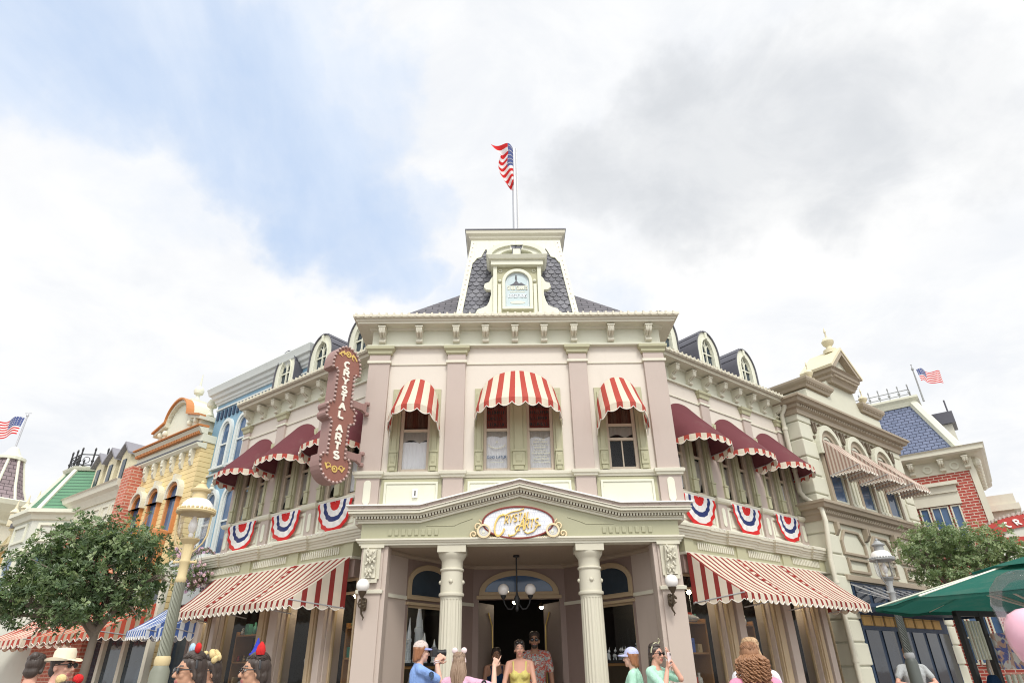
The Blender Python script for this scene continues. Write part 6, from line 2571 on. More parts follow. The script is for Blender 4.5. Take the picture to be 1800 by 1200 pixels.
def tree(name, base, trunk_top, lobes, n_leaf, size, label, mats, blossom=None, seed=1, lean=(0, 0)):
    rnd = random.Random(seed)
    T = thing(name, base, label, 'tree')
    b, tt = Vector(base), Vector(trunk_top)
    mb = MB()
    pts = [b.lerp(tt, i / 6) + Vector((.04 * math.sin(i * 1.7), .04 * math.cos(i * 2.1), 0)) for i in range(7)]
    mb.tube(pts, [.072 - .03 * i / 6 for i in range(7)], 10)
    for c, r in lobes:
        c = Vector(c)
        m_ = tt.lerp(c, .5) + Vector((0, 0, -.12 + rnd.uniform(-.05, .05)))
        mb.tube([pts[-2].lerp(tt, rnd.random()), m_, c], [.05, .032, .014], 7)
        for q in range(5):
            d = Vector((rnd.gauss(0, 1), rnd.gauss(0, 1), rnd.gauss(.2, .8))).normalized() * max(r) * .85
            mb.tube([m_.lerp(c, rnd.random()), c + d * .5 + Vector((0, 0, .03)), c + d], [.02, .011, .004], 5)
    mb.build('trunk', M['bark'], T, smooth=60)
    tot = sum(r[0] * r[1] * r[2] for c, r in lobes)
    mbl = MB()
    bl = MB()
    for c, r in lobes:
        cnt = int(n_leaf * r[0] * r[1] * r[2] / tot)
        # twig tips carry rosettes of leaves
        tips = max(8, cnt // 12)
        for q in range(tips):
            d = Vector((rnd.gauss(0, 1), rnd.gauss(0, 1), rnd.gauss(0, 1))).normalized()
            rad = rnd.random() ** .34
            bump_ = .80 + .32 * noise.noise(d * 2.1 + Vector(c) * 1.3)
            p = Vector(c) + Vector((d.x * r[0], d.y * r[1], d.z * r[2])) * rad * bump_
            if rad > .95: p += d * rnd.uniform(0, .13)
            up = (d * .8 + Vector((rnd.gauss(0, .5), rnd.gauss(0, .5), .5 + rnd.gauss(0, .4)))).normalized()
            m_ix = 0 if rnd.random() < .45 else (1 if rnd.random() < .75 else 2)
            for l in range(12):
                a = l * 2.4 + rnd.random()
                ref = Vector((1, 0, 0)) if abs(up.x) < .8 else Vector((0, 1, 0))
                e1 = (ref - up * ref.dot(up)).normalized()
                e2 = up.cross(e1)
                dirv = (e1 * math.cos(a) + e2 * math.sin(a) + up * rnd.uniform(.0, .9)).normalized()
                s = size * rnd.uniform(.7, 1.25)
                side = dirv.cross(up).normalized() * s * .2
                q0 = p + dirv * .012 - up * .02 * (l / 12)
                mid = q0 + dirv * s * .5
                nrm = side.cross(dirv).normalized() * s * .05
                tip = q0 + dirv * s - up * s * .12
                mbl.m = m_ix
                mbl.face([q0, mid + side + nrm, tip, mid - side + nrm])
            if blossom and rnd.random() < blossom[1] and rad > .75:
                for _ in range(5): bl.ball(p + d * .04 + Vector((rnd.gauss(0, .03), rnd.gauss(0, .03), rnd.gauss(0, .03))), .022, 5, 4)
    mbl.build('crown', mats, T)
    if blossom and bl.v: bl.build('blossom', blossom[0], T)
    return T


M['blossom'] = paint('pink_blossom', (.74, .50, .42), dirt=0)
tree('street_tree', (-5.42, 9.0, .0), (-5.52, 9.05, 2.25),
     [((-5.9, 9.0, 3.05), (.72, .72, .46)), ((-5.25, 8.9, 3.0), (.62, .65, .42)), ((-6.35, 9.0, 2.75), (.6, .65, .42)), ((-4.98, 9.0, 2.62), (.42, .5, .34)),
      ((-6.7, 8.9, 2.38), (.5, .55, .32)), ((-5.8, 8.8, 2.5), (.75, .7, .36)), ((-5.2, 9.0, 2.32), (.5, .5, .28)), ((-6.1, 9.1, 2.2), (.6, .55, .26)), ((-7.0, 9.0, 2.2), (.42, .5, .26)), ((-5.6, 8.7, 2.15), (.5, .5, .2))],
     30000, .062, 'round crowned evergreen street tree with a few pink blossoms beside the yellow lamp', [M['leaf1'], M['leaf2'], M['leaf3']], (M['blossom'], .004), 5)
tree('street_tree', (8.45, 12.0, .13), (8.4, 12.0, 2.5),
     [((8.2, 12.0, 3.50), (.66, .7, .42)), ((8.95, 12.0, 3.40), (.7, .7, .42)), ((9.5, 12.0, 3.25), (.42, .55, .36)), ((7.7, 12.0, 3.3), (.48, .5, .34)), ((8.5, 12.0, 3.0), (.85, .6, .36)), ((9.3, 12, 2.9), (.6, .5, .28)), ((7.9, 12, 2.85), (.5, .5, .25))],
     22000, .06, 'lighter green street tree behind the green market umbrella', [M['leaf2'], M['leaf3'], M['leaf2']], None, 8)
tree('street_tree', (-8.6, 9.6, .0), (-8.6, 9.6, 2.2), [((-8.5, 9.6, 2.75), (.6, .6, .4)), ((-9.0, 9.6, 2.5), (.6, .6, .35))],
     6000, .065, 'dark leafy tree cut off by the left edge of the picture', [M['leaf1'], M['leaf2'], M['leaf1']], None, 12)

# ------------------------------------------------------------------ flowers by the lamp
M['petal'] = paint('mauve_petal', (.52, .36, .50), dirt=0)
M['petal2'] = paint('pink_petal', (.70, .46, .50), dirt=0)


def flowers(name, label, cat, c, r, n, base_mb=None, seed=1, cname='basket', bmat=None, trail=.0):
    T = thing(name, c, label, cat)
    rnd = random.Random(seed)
    lf, fl = MB(), MB()
    for i in range(n):
        d = Vector((rnd.gauss(0, 1), rnd.gauss(0, 1), rnd.gauss(0, 1))).normalized() * rnd.random() ** .4
        p = Vector(c) + Vector((d.x * r[0], d.y * r[1], d.z * r[2] - trail * rnd.random() ** 2))
        for l in range(5):
            dv = Vector((rnd.gauss(0, 1), rnd.gauss(0, 1), rnd.gauss(.1, .8))).normalized()
            sd = dv.cross(Vector((0, 0, 1))).normalized() * .014
            lf.face([p, p + dv * .03 + sd, p + dv * .065, p + dv * .03 - sd])
        if rnd.random() < .4:
            fl.m = 0 if rnd.random() < .6 else 1
            q = p + d * .03
            for l in range(5):
                a = l * 2 * PI / 5
                u_ = Vector((math.cos(a), -.3, math.sin(a))) * .02
                fl.ball(q + u_, (.014, .008, .014), 5, 4)
    lf.build('foliage', M['leaf2'], T)
    tag(fl.build('flower_heads', [M['petal'], M['petal2']], T), kind='stuff')
    if base_mb: base_mb.build(cname, bmat, T, smooth=40)
    return T


hb = FL @ Vector((-4.12, -.52, 3.02))
bmb = MB()
bmb.lathe(hb, [(.04, -.2), (.12, -.15), (.17, -.04), (.18, 0)], 14)
for q in range(3): bmb.tube([hb + Vector((.17 * math.cos(q * 2.1), .17 * math.sin(q * 2.1), 0)), hb + Vector((0, 0, .5))], .005, 4)
bmb.tube([hb + Vector((0, 0, .5)), hb + Vector((.12, .16, .52)), hb + Vector((.2, .27, .42))], .012, 5)
flowers('hanging_basket', 'hanging basket of mauve and pink flowers right of the yellow lamp', 'flower basket', hb + Vector((0, 0, .08)), (.27, .27, .22), 300, bmb, 3, 'basket', M['bark'], .22)
wb = FL @ Vector((-5.0, -.22, 3.5))
bmb = MB(FL)
bmb.box(-5.7, -4.35, -.3, -.12, 3.38, 3.5)
flowers('window_box', 'window box of mauve flowers on the blue building ledge', 'flower box', wb + Vector((0, 0, .06)), (.5, .42, .12), 240, bmb, 6, 'box', M['bluetrim'])

# ------------------------------------------------------------------ market umbrella
M['umb'] = fabric('green_umbrella_canvas', (.026, .15, .115), trans=.3)
M['umbdark'] = fabric('umbrella_seam', (.02, .11, .085), trans=0)
M['wood'] = paint('umbrella_wood', (.35, .16, .08), rough=.45)
uc = Vector((5.83, 7.0, 0))
T = thing('market_umbrella', uc, 'big green market umbrella with wooden knob at the right edge', 'umbrella')
n, per = 8, 12
rows, rows2 = [], []
for j in range(9):
    f = .16 + .84 * j / 8
    row = []
    for i in range(n * per):
        a = 2 * PI * i / (n * per) + .2
        w = (i % per) / per
        chord = math.cos(PI / n) / math.cos((w - .5) * 2 * PI / n)
        sag = math.sin(PI * w) * .055 * f
        r = 1.72 * f * (chord * .9 + .1)
        row.append((uc.x + r * math.cos(a), uc.y + r * math.sin(a), 2.43 - .42 * f ** 1.08 - sag * .5 + .028 * noise.noise(Vector((math.cos(a) * 3 * f, math.sin(a) * 3 * f, 2.2))) * f))
    rows.append(row)
mb = MB()
mb.grid(rows, close=True)
edge = rows[-1]
low = [(x, y, z - .03 - .006 * math.sin(i * .9)) for i, (x, y, z) in enumerate(edge)]
mb.grid([edge, low], close=True)
cp = []
for j in range(5):
    f = .02 + .36 * j / 4
    cp.append([(uc.x + 1.72 * f * math.cos(2 * PI * i / 48 + .2), uc.y + 1.72 * f * math.sin(2 * PI * i / 48 + .2), 2.465 - .40 * f + (.0 if i % 6 else .012)) for i in range(48)])
mb.grid(cp, close=True)
mb.build('canopy', M['umb'], T, smooth=50)
mb = MB()
for i in range(n):
    mb.tube([Vector(r_[i * per]) + Vector((0, 0, .004)) for r_ in rows], .0045, 4)
mb.tube([Vector(p) + Vector((0, 0, .003)) for p in edge + [edge[0]]], .005, 4)
mb.build('stitched_seams', M['umbdark'], T)
mb = MB()
for i in range(n):
    a = 2 * PI * i / n + .2
    mb.tube([(uc.x + .05 * math.cos(a), uc.y + .05 * math.sin(a), 2.44), (uc.x + 1.7 * math.cos(a), uc.y + 1.7 * math.sin(a), 2.02)], .013, 6)
    mb.tube([(uc.x + .05 * math.cos(a), uc.y + .05 * math.sin(a), 1.85), (uc.x + .85 * math.cos(a), uc.y + .85 * math.sin(a), 2.2)], .011, 6)
mb.build('ribs', M['ivory'], T)
mb = MB()
mb.lathe(uc, [(.03, .05), (.028, 2.50), (.05, 2.52), (.04, 2.54), (.055, 2.56), (.06, 2.60), (.04, 2.64), (.01, 2.65)], 14)
mb.build('pole', M['wood'], T, smooth=40)
mb = MB()
mb.lathe(uc, [(.32, 0.005), (.32, .05), (.1, .08), (.04, .2)], 20)
mb.build('base', M['black'], T, smooth=40)

# ------------------------------------------------------------------ balloons
M['balloon'] = NT('pink_balloon')
t = M['balloon']
t.base((.80, .45, .55))
t.rough(.22)
t.b.inputs['Subsurface Weight'].default_value = .0
t.b.inputs['Coat Weight'].default_value = .6
M['balloon'] = t.mat
M['clearballoon'] = glass('clear_balloon', (.95, .89, .92), .3)
bc = Vector((3.13, 4.0, 1.53))
T = thing('balloon', bc, 'shiny pink balloon cut by the right edge of the picture', 'balloon')
mb = MB()
mb.lathe(bc, [(.015, -.215), (.03, -.2), (.08, -.165), (.125, -.105), (.15, -.03), (.153, .03), (.14, .09), (.11, .135), (.06, .162), (.01, .17)], 32)
mb.build('skin', M['balloon'], T, smooth=180)
mb = MB()
mb.tube([bc + Vector((0, 0, -.215)), bc + Vector((.01, 0, -.6)), bc + Vector((.0, .02, -1.0))], .003, 4)
mb.build('string', M['white'], T)
bc2 = Vector((3.35, 4.25, 1.72))
T = thing('balloon', bc2, 'clear balloon behind the pink one at the right edge', 'balloon')
mb = MB()
mb.lathe(bc2, [(.015, -.28), (.05, -.25), (.13, -.18), (.19, -.08), (.205, .02), (.18, .12), (.12, .19), (.05, .22), (.01, .225)], 32)
mb.build('skin', M['clearballoon'], T, smooth=180)
mb = MB()
mb.tube([bc2 + Vector((0, 0, -.28)), bc2 + Vector((-.05, -.1, -.8)), bc2 + Vector((-.1, -.1, -1.2))], .003, 4)
mb.build('string', M['white'], T)

# ------------------------------------------------------------------ people
def skin_mat(name, c):
    t = NT(name)
    n = t.noise(9, 4, .6)
    t.base(t.mix(n, k(c, .88), k((c[0], c[1] * .97, c[2] * .95), 1.1)))
    t.rough(.58)
    t.b.inputs['Specular IOR Level'].default_value = .3
    t.b.inputs['Subsurface Weight'].default_value = .08
    t.b.inputs['Subsurface Radius'].default_value = (.01, .004, .002)
    return t.mat


def cloth(name, c, c2=None, scale=18, thr=.5, c3=None):
    t = NT(name)
    n = t.noise(5, 4, .6)
    if c2:
        v = t.noise(scale, 2, .5, None, 1.2)
        col = t.mix(t.ramp(v, [(thr - .02, (0, 0, 0)), (thr + .02, (1, 1, 1))]), c, c2)
        if c3:
            v2 = t.noise(scale * .8, 2, .5, t.coord('Object', (1.1, .9, 1), (.5, .3, .9)), 1.5)
            col = t.mix(t.ramp(v2, [(.56, (0, 0, 0)), (.59, (1, 1, 1))]), col, c3)
    else:
        col = c
    col = t.mix(1.0, col, t.mix(n, (.82, .82, .82), (1.1, 1.1, 1.1)), 'MULTIPLY')
    t.base(col)
    t.rough(.9)
    t.b.inputs['Specular IOR Level'].default_value = .15
    t.bump(t.noise(14, 4, .65, t.coord('Object', (1, 1, .45)), .8), .85, .03)
    return t.mat


def hair_mat(name, c, hi):
    t = NT(name)
    v = t.noise(60, 3, .6, t.coord('Object', (1, 1, .08)))
    t.base(t.mix(v, c, hi))
    t.rough(.42)
    t.bump(v, .6, .01)
    return t.mat


SK = dict(fair=skin_mat('fair_skin', (.66, .42, .32)), tan=skin_mat('tan_skin', (.50, .29, .19)), brown=skin_mat('brown_skin', (.40, .22, .145)), pink=skin_mat('sunned_skin', (.62, .35, .26)))
M['lip'] = paint('lip', (.48, .17, .15), dirt=0, rough=.4)
HR = dict(brown=hair_mat('brown_hair', (.11, .055, .03), (.26, .14, .075)), dark=hair_mat('dark_hair', (.026, .019, .016), (.085, .062, .05)), blond=hair_mat('blond_hair', (.36, .22, .11), (.60, .43, .26)),
          light=hair_mat('light_brown_hair', (.20, .125, .08), (.38, .27, .19)), curl=hair_mat('auburn_hair', (.17, .075, .035), (.42, .22, .11)), chest=hair_mat('chestnut_hair', (.20, .075, .03), (.36, .16, .07)))
M['lens'] = paint('dark_lens', (.012, .012, .014), rough=.12, dirt=0, coat=.5)
M['eyewhite'] = paint('eye_white', (.50, .46, .42), rough=.2, dirt=0)
M['denim'] = cloth('denim', (.06, .08, .14))
M['khaki'] = cloth('khaki_cloth', (.30, .25, .17))
M['shoe'] = paint('pale_shoe', (.5, .48, .45), dirt=.2)


def ik(a, t, l1, l2, pole):
    a, t = Vector(a), Vector(t)
    d = t - a
    D = min(d.length, (l1 + l2) * .995)
    d.normalize()
    t = a + d * D
    q = (l1 * l1 - l2 * l2 + D * D) / (2 * D)
    hgt = math.sqrt(max(0, l1 * l1 - q * q))
    p = Vector(pole)
    p = (p - d * p.dot(d))
    p = p.normalized() if p.length > 1e-5 else Vector((0, 0, -1))
    return a + d * q + p * hgt, t


def hand(mb, w, d, pal, s, side, pose='relaxed'):
    """palm plus five separate fingers; w wrist, d pointing direction, pal palm normal"""
    d = Vector(d).normalized()
    pal = Vector(pal)
    pal = (pal - d * pal.dot(d)).normalized()
    ac = d.cross(pal) * side      # towards the thumb side
    for i in range(4):
        o = ac * (.030 - .02 * i) * s
        mb.capsule(w + o * .7 + d * .008 * s, .0145 * s, w + o + d * .078 * s, .0125 * s, 8)
    lens = (.068, .078, .072, .056)
    curls = {'relaxed': (18, 22, 27, 32), 'grip': (62, 66, 68, 70), 'point': (4, 75, 80, 80), 'flat': (6, 6, 8, 10)}[pose]
    for i in range(4):
        p = w + ac * (.031 - .0205 * i) * s + d * .082 * s
        ang = 0
        L_ = lens[i] * s
        for sgi, f in enumerate((.45, .32, .23)):
            ang += R(curls[i]) * (1.0 if sgi else .8)
            dv = (d * math.cos(ang) + pal * math.sin(ang) + ac * (.10 - .07 * i)).normalized()
            q = p + dv * L_ * f
            mb.capsule(p, (.0092 - .0008 * sgi) * s, q, (.0086 - .0008 * sgi) * s, 7)
            p = q
    p = w + ac * .028 * s + d * .02 * s
    for dv, l, r in (((d * .6 + ac * .75 + pal * .25), .035, .0125), ((d * .85 + ac * .35 + pal * (.55 if pose in ('grip', 'point') else .2)), .032, .0105), ((d * .85 + pal * (.7 if pose in ('grip', 'point') else .25)), .024, .0095)):
        q = p + dv.normalized() * l * s
        mb.capsule(p, r * s, q, (r - .001) * s, 7)
        p = q


def person(label, x, y, h, face, z0=.13, skin='fair', hair='brown', style='short', build=1.0, female=True, head=(0, 0), arms=None, shirt=None, sleeve=.55, shirt_len=.50, tank=False,
           bottom=None, shorts=True, lean=0.0, glasses=None, strands=True, voxel=.0075, seed=1, hair_len=.3, group=None, expose=True):
    f = Vector((face[0], face[1], 0)).normalized()
    fr = FR((x, y, z0), (f.y, -f.x, 0))
    T = thing('person', (x, y, z0), label, 'person', group)
    s = h / 1.7
    rnd = random.Random(seed)
    V = lambda a, b, c: Vector((a * s, b * s, c * s))
    B = build
    sw = (.165 if female else .195) * (.6 + .4 * B)
    hipw = (.165 if female else .155) * B
    bend = lambda p: Vector((p.x, p.y + (p.z - .95 * s) * lean if p.z > .95 * s else p.y, p.z))
    sh = {q: bend(V(q * sw, -.01, 1.385)) for q in (-1, 1)}
    hip = {q: V(q * .085, 0, .88) for q in (-1, 1)}
    neck = bend(V(0, -.005, 1.44))
    hc = bend(V(0, .02, 1.585))
    Mh = Matrix.Rotation(R(head[0]), 3, 'Z') @ Matrix.Rotation(R(head[1]), 3, 'X')
    HP = lambda a, b, c: hc + Mh @ V(a * .94, b * .95, c * .96)
    body = MB(fr)
    torso = [(0, -.005, .78, hipw * .80, .085 * B), (0, -.01, .86, hipw, .115 * B), (0, -.005, .95, hipw * .95, .11 * B), (0, 0, 1.05, (.122 if female else .142) * B, .092 * B), (0, .0, 1.16, (.13 if female else .155) * B, .10 * B),
             (0, .005, 1.26, (.148 if female else .172) * (.5 + .5 * B), .112 * B), (0, -.005, 1.35, sw * .98, .09), (0, -.012, 1.40, sw * .78, .07), (0, -.01, 1.44, .075, .058)]

    def tl(g=0.0, z0_=0, z1_=9):
        out = []
        for cx, cy, cz, rx, ry in torso:
            if z0_ <= cz <= z1_:
                p = bend(V(cx, cy, cz))
                out.append((p.x, p.y, p.z, rx * s + g, ry * s + g))
        return out
    body.loft(tl())
    if female:
        for q in (-1, 1): body.ball(bend(V(q * .07, .085, 1.23)), (.062 * s * B, .055 * s * B, .058 * s * B), 10, 8)
    for q in (-1, 1): body.capsule(neck + V(q * .03, -.012, -.02), .045 * s, sh[q] + V(-q * .015, -.008, .012), .040 * s, 10)
    body.capsule(neck + V(0, -.01, -.03), .058 * s, hc + V(0, -.015, -.07), .052 * s, 12)
    # head with face
    k_ = s * 1.0
    for c, r in (((0, -.012, .022), (.076, .094, .094)), ((0, .028, -.045), (.056, .060, .068)), ((0, .062, -.094), (.024, .022, .02)), ((.034, .062, -.022), (.026, .024, .026)), ((-.034, .062, -.022), (.026, .024, .026)),
                 ((.077, -.008, -.012), (.012, .022, .032)), ((-.077, -.008, -.012), (.012, .022, .032))):
        body.ball(HP(*c), (r[0] * s * .92, r[1] * s * .94, r[2] * s * .96), 14, 10, Mh)
    body.capsule(HP(0, .082, .012), .009 * s, HP(0, .104, -.026), .0145 * s, 8)
    body.ball(HP(.012, .094, -.03), .009 * s, 8, 6)
    body.ball(HP(-.012, .094, -.03), .009 * s, 8, 6)
    body.capsule(HP(-.04, .072, .03), .013 * s, HP(.04, .072, .03), .013 * s, 8)
    body.capsule(HP(-.02, .080, -.058), .0095 * s, HP(.02, .080, -.058), .0095 * s, 8)
    body.capsule(HP(-.016, .079, -.070), .0085 * s, HP(.016, .079, -.070), .0085 * s, 8)
    # arms
    arms = arms or {}
    UA, FA = .285 * s, .25 * s
    J = {}
    for q in (-1, 1):
        a = arms.get(q, dict(t=(q * (sw + .07), .03, .86), pole=(q * .5, -1, 0)))
        el, wr = ik(sh[q], bend(V(*a['t'])), UA, FA, a.get('pole', (q * .6, -1, -.3)))
        J[q] = (el, wr)
        body.capsule(sh[q], .046 * s * B, el, .035 * s * B, 12)
        body.capsule(el, .036 * s * B, el.lerp(wr, .35), .034 * s * B, 12)
        body.capsule(el.lerp(wr, .35), .034 * s * B, wr, .025 * s, 12)
        d = Vector(a.get('d', tuple((wr - el).normalized())))
        pal = Vector(a.get('pal', (-q, .15, 0)))
        hand(body, wr, d, pal, s, a.get('th', -q if False else q * -1 if False else (1 if q < 0 else -1)), a.get('pose', 'relaxed'))
    # legs
    for q in (-1, 1):
        kn, an = V(q * .09, .015, .47), V(q * .095, -.02, .08)
        body.capsule(hip[q], .088 * s * B, kn, .056 * s, 12)
        body.capsule(kn, .055 * s, kn.lerp(an, .3) + V(0, -.02, 0), .056 * s, 12)
        body.capsule(kn.lerp(an, .3) + V(0, -.02, 0), .056 * s, an, .036 * s, 12)
        body.capsule(an + V(0, -.03, -.045), .034 * s, an + V(0, .13, -.05), .032 * s, 10)
    inv = np.array(fr.inverted())
    Mi = np.array(Mh.transposed())
    hcv = np.array(hc)

    def col(c):
        l = c @ inv[:3, :3].T + inv[:3, 3]
        p = ((l - hcv) @ Mi.T) / s
        m = np.zeros(len(c))
        m[(np.abs(p[:, 0]) < .027) & (p[:, 2] < -.050) & (p[:, 2] > -.078) & (p[:, 1] > .075)] = 1
        m[(np.abs(np.abs(p[:, 0]) - .033) < .021) & (np.abs(p[:, 2] - .036) < .006) & (p[:, 1] > .06)] = 2
        return m
    bd = fuse(body, 'body', [SK[skin], M['lip'], HR[hair]], T, voxel * min(1.0, s), 3, colour=col)
    if glasses is None:
        e = MB(fr)
        for q in (-1, 1):
            e.ball(HP(q * .031, .0745, .008), (.0125 * s, .0095 * s, .0075 * s), 10, 8, Mh)
        e.build('eyes', M['eyewhite'], T, smooth=180)
        e = MB(fr)
        for q in (-1, 1): e.ball(HP(q * .031, .0800, .008), .0062 * s, 8, 6)
        e.build('irises', HR['dark'], T, smooth=180)
    elif glasses == 'sun' or glasses == 'clear':
        e = MB(fr)
        for q in (-1, 1):
            c = HP(q * .036, .094, .008)
            if glasses == 'sun':
                e.ball(c, (.029 * s, .007 * s, .022 * s), 14, 8, Mh)
            else:
                e.tube([c + Mh @ V(.026 * math.cos(t), 0, .018 * math.sin(t)) for t in [2 * PI * i / 14 for i in range(15)]], .0038 * s, 6)
            e.tube([HP(q * .062, .088, .014), HP(q * .082, .02, .014), HP(q * .082, -.02, .008)], .0042 * s, 6)
        e.tube([HP(-.012, .100, .012), HP(.012, .100, .012)], .004 * s, 6)
        e.build('sunglasses' if glasses == 'sun' else 'spectacles', M['lens'], T, smooth=60)
        if glasses == 'clear':
            e = MB(fr)
            for q in (-1, 1): e.ball(HP(q * .031, .0745, .008), (.0125 * s, .0095 * s, .0075 * s), 10, 8, Mh)
            e.build('eyes', M['eyewhite'], T, smooth=180)
    # clothes
    if shirt:
        g = MB(fr)
        ga = .016 * s
        sec = [t_ for t_ in tl(ga, .80 if not tank else .90, 1.41 if not tank else 1.27)]
        if shirt_len < .5 and not tank:
            p = V(0, 0, .78)
            sec = [(p.x, p.y, p.z, hipw * s * 1.0 + ga * 1.6, .12 * s * B + ga)] + sec
        g.loft(sec)
        if female:
            for q in (-1, 1): g.ball(bend(V(q * .07, .088, 1.23)), (.066 * s * B, .060 * s * B, .062 * s * B), 10, 8)
        if tank:
            for q in (-1, 1):
                for (a_, b_, c_) in ((q * .085, .085, 1.27),):
                    g.capsule(bend(V(a_, b_, c_)), .02 * s, bend(V(q * .10, .03, 1.415)), .016 * s, 8)
                    g.capsule(bend(V(q * .10, .03, 1.415)), .016 * s, bend(V(q * .09, -.085, 1.25)), .02 * s, 8)
        else:
            g.capsule(neck + V(0, -.012, -.05), .082 * s, neck + V(0, -.01, -.02), .066 * s, 12)
            for q in (-1, 1):
                el, wr = J[q]
                e2 = sh[q].lerp(el, min(1, sleeve))
                g.capsule(neck + V(q * .035, -.012, -.025), .052 * s, sh[q] + V(-q * .015, -.005, .008), .056 * s, 12)
                g.capsule(sh[q] + V(-q * .008, 0, -.002), .060 * s * (.5 + .5 * B), e2, .057 * s * (.5 + .5 * B), 12)
                if sleeve > 1: g.capsule(el, .055 * s, el.lerp(wr, sleeve - 1), .042 * s, 12)
        fuse(g, 'tank_top' if tank else 'shirt', shirt, T, .010, 2)
    g = MB(fr)
    p = V(0, 0, 0)
    g.loft([(0, -.008 * s, .80 * s, hipw * s * .85 + .012, .10 * s * B + .01), (0, -.01 * s, .86 * s, hipw * s + .011, .125 * s * B), (0, -.005 * s, .96 * s, hipw * s * .96 + .010, .118 * s * B)])
    for q in (-1, 1):
        kn, an = V(q * .09, .015, .47), V(q * .095, -.02, .08)
        g.capsule(hip[q] + V(0, 0, -.01), .10 * s * B, hip[q].lerp(kn, .72), .084 * s, 12)
        if not shorts:
            g.capsule(hip[q].lerp(kn, .7), .084 * s, kn, .07 * s, 12)
            g.capsule(kn, .07 * s, an + V(0, 0, .02), .052 * s, 12)
    fuse(g, 'shorts' if shorts else 'trousers', bottom or M['denim'], T, .012, 2)
    g = MB(fr)
    for q in (-1, 1):
        an = V(q * .095, -.02, .08)
        g.capsule(an + V(0, -.035, -.042), .041 * s, an + V(0, .135, -.046), .037 * s, 10, flat=.9)
    g.build('shoes', M['shoe'], T, smooth=180)
    # hair
    hm = HR[hair]
    g = MB(fr)
    if style != 'none':
        g.ball(HP(0, -.024, .045), (.079 * s, .089 * s, .090 * s), 16, 12, Mh)
        if style != 'crop':
            for q in (-1, 1): g.capsule(HP(q * .062, .012, .055), .026 * s, HP(q * .074, -.02, -.035), .020 * s, 8)
        g.ball(HP(0, -.06, -.03), (.066 * s, .048 * s, .062 * s), 12, 8, Mh)
        if style == 'bun':
            g.ball(HP(0, -.075, .11), .042 * s, 12, 8)
        if style == 'bob':
            for q in (-1, 1):
                g.capsule(HP(q * .068, -.02, .03), .028 * s, HP(q * .066, -.035, -.075), .022 * s, 10)
                g.capsule(HP(q * .045, -.07, .03), .034 * s, HP(q * .045, -.075, -.095), .026 * s, 10)
        if style == 'pony':
            g.capsule(HP(0, -.10, .04), .03 * s, HP(0, -.135, -.16), .016 * s, 10)
        fuse(g, 'hair', hm, T, .006, 2)
    if strands:
        g = MB(fr)
        for i in range(90):
            az = rnd.uniform(-1.45, 1.45)          # meridians running from the hairline over the crown to the nape
            t0, t1 = rnd.uniform(.45, .8), rnd.uniform(2.2, 2.9)
            pts = []
            ro = 1.0 + rnd.uniform(-.005, .045)
            for j in range(11):
                t = t0 + (t1 - t0) * j / 10
                x_ = .079 * math.sin(az) * math.sin(t) ** .6 * ro
                y_ = (-.024 + .089 * math.cos(t) * (.35 + .65 * math.cos(az)) * ro)
                z_ = .045 + .090 * math.sin(t) * math.cos(az) ** .5 * ro if t < PI else 0
                if style == 'bob' and j > 6: z_ -= .02 * (j - 6)
                pts.append(hc + Mh @ Vector((x_ * s, y_ * s, z_ * s)))
            g.tube(pts, [.0042 * s * (1 - .5 * (j / 10) ** 2) for j in range(11)], 5)
        g.build('loose_strands', hm, T, smooth=180)
    if style in ('long', 'curly'):
        g = MB(fr)
        cnt = 230 if style == 'long' else 130
        for i in range(cnt):
            a = rnd.uniform(PI * .98, PI * 2.02) if style == 'curly' or hair_len > .3 else rnd.uniform(PI * 1.02, PI * 1.98)
            rr = rnd.uniform(.6, 1.0)
            p0 = HP(.078 * math.cos(a) * rr, -.02 + .09 * math.sin(a) * rr, .075 - .04 * rr)
            out = Vector((math.cos(a) * (.092 if style == 'long' else .135) * rr, -.035 + math.sin(a) * (.10 if style == 'long' else .125) * rr, 0))
            ln = hair_len * rnd.uniform(.8, 1.05)
            pts = []
            K = 16 if style == 'long' else 44
            ph, fr_ = rnd.random() * 6.28, rnd.uniform(.9, 1.2)
            for j in range(K + 1):
                v = j / K
                px_ = out.x * (min(1, v * 4)) + p0.x / s * max(0, 1 - v * 4) * 1.0
                p = Vector((out.x * s * min(1, .55 + v * 2) , out.y * s * min(1, .6 + v * 2), 0)) + Vector((hc.x, hc.y, hc.z)) + V(0, 0, .07 - .03 * rr - v * ln)
                p = p0.lerp(p, min(1, v * 5))
                if style == 'curly':
                    w = .013 * s * min(1, v * 3)
                    p += Vector((w * math.cos(ph + v * 38 * fr_), w * math.sin(ph + v * 38 * fr_), 0))
                else:
                    p += Vector((.008 * math.sin(ph + v * 7), .006 * math.cos(ph + v * 6), 0)) * s
                pts.append(p)
            r0 = (.0075 if style == 'long' else .0068) * s
            g.tube(pts, [r0 * (1.0 - .55 * (j / K) ** 3) for j in range(K + 1)], 6)
        g.build('hair_strands', hm, T, smooth=180)
    return T, fr, HP, Mh, s, V, J, bend, fuse


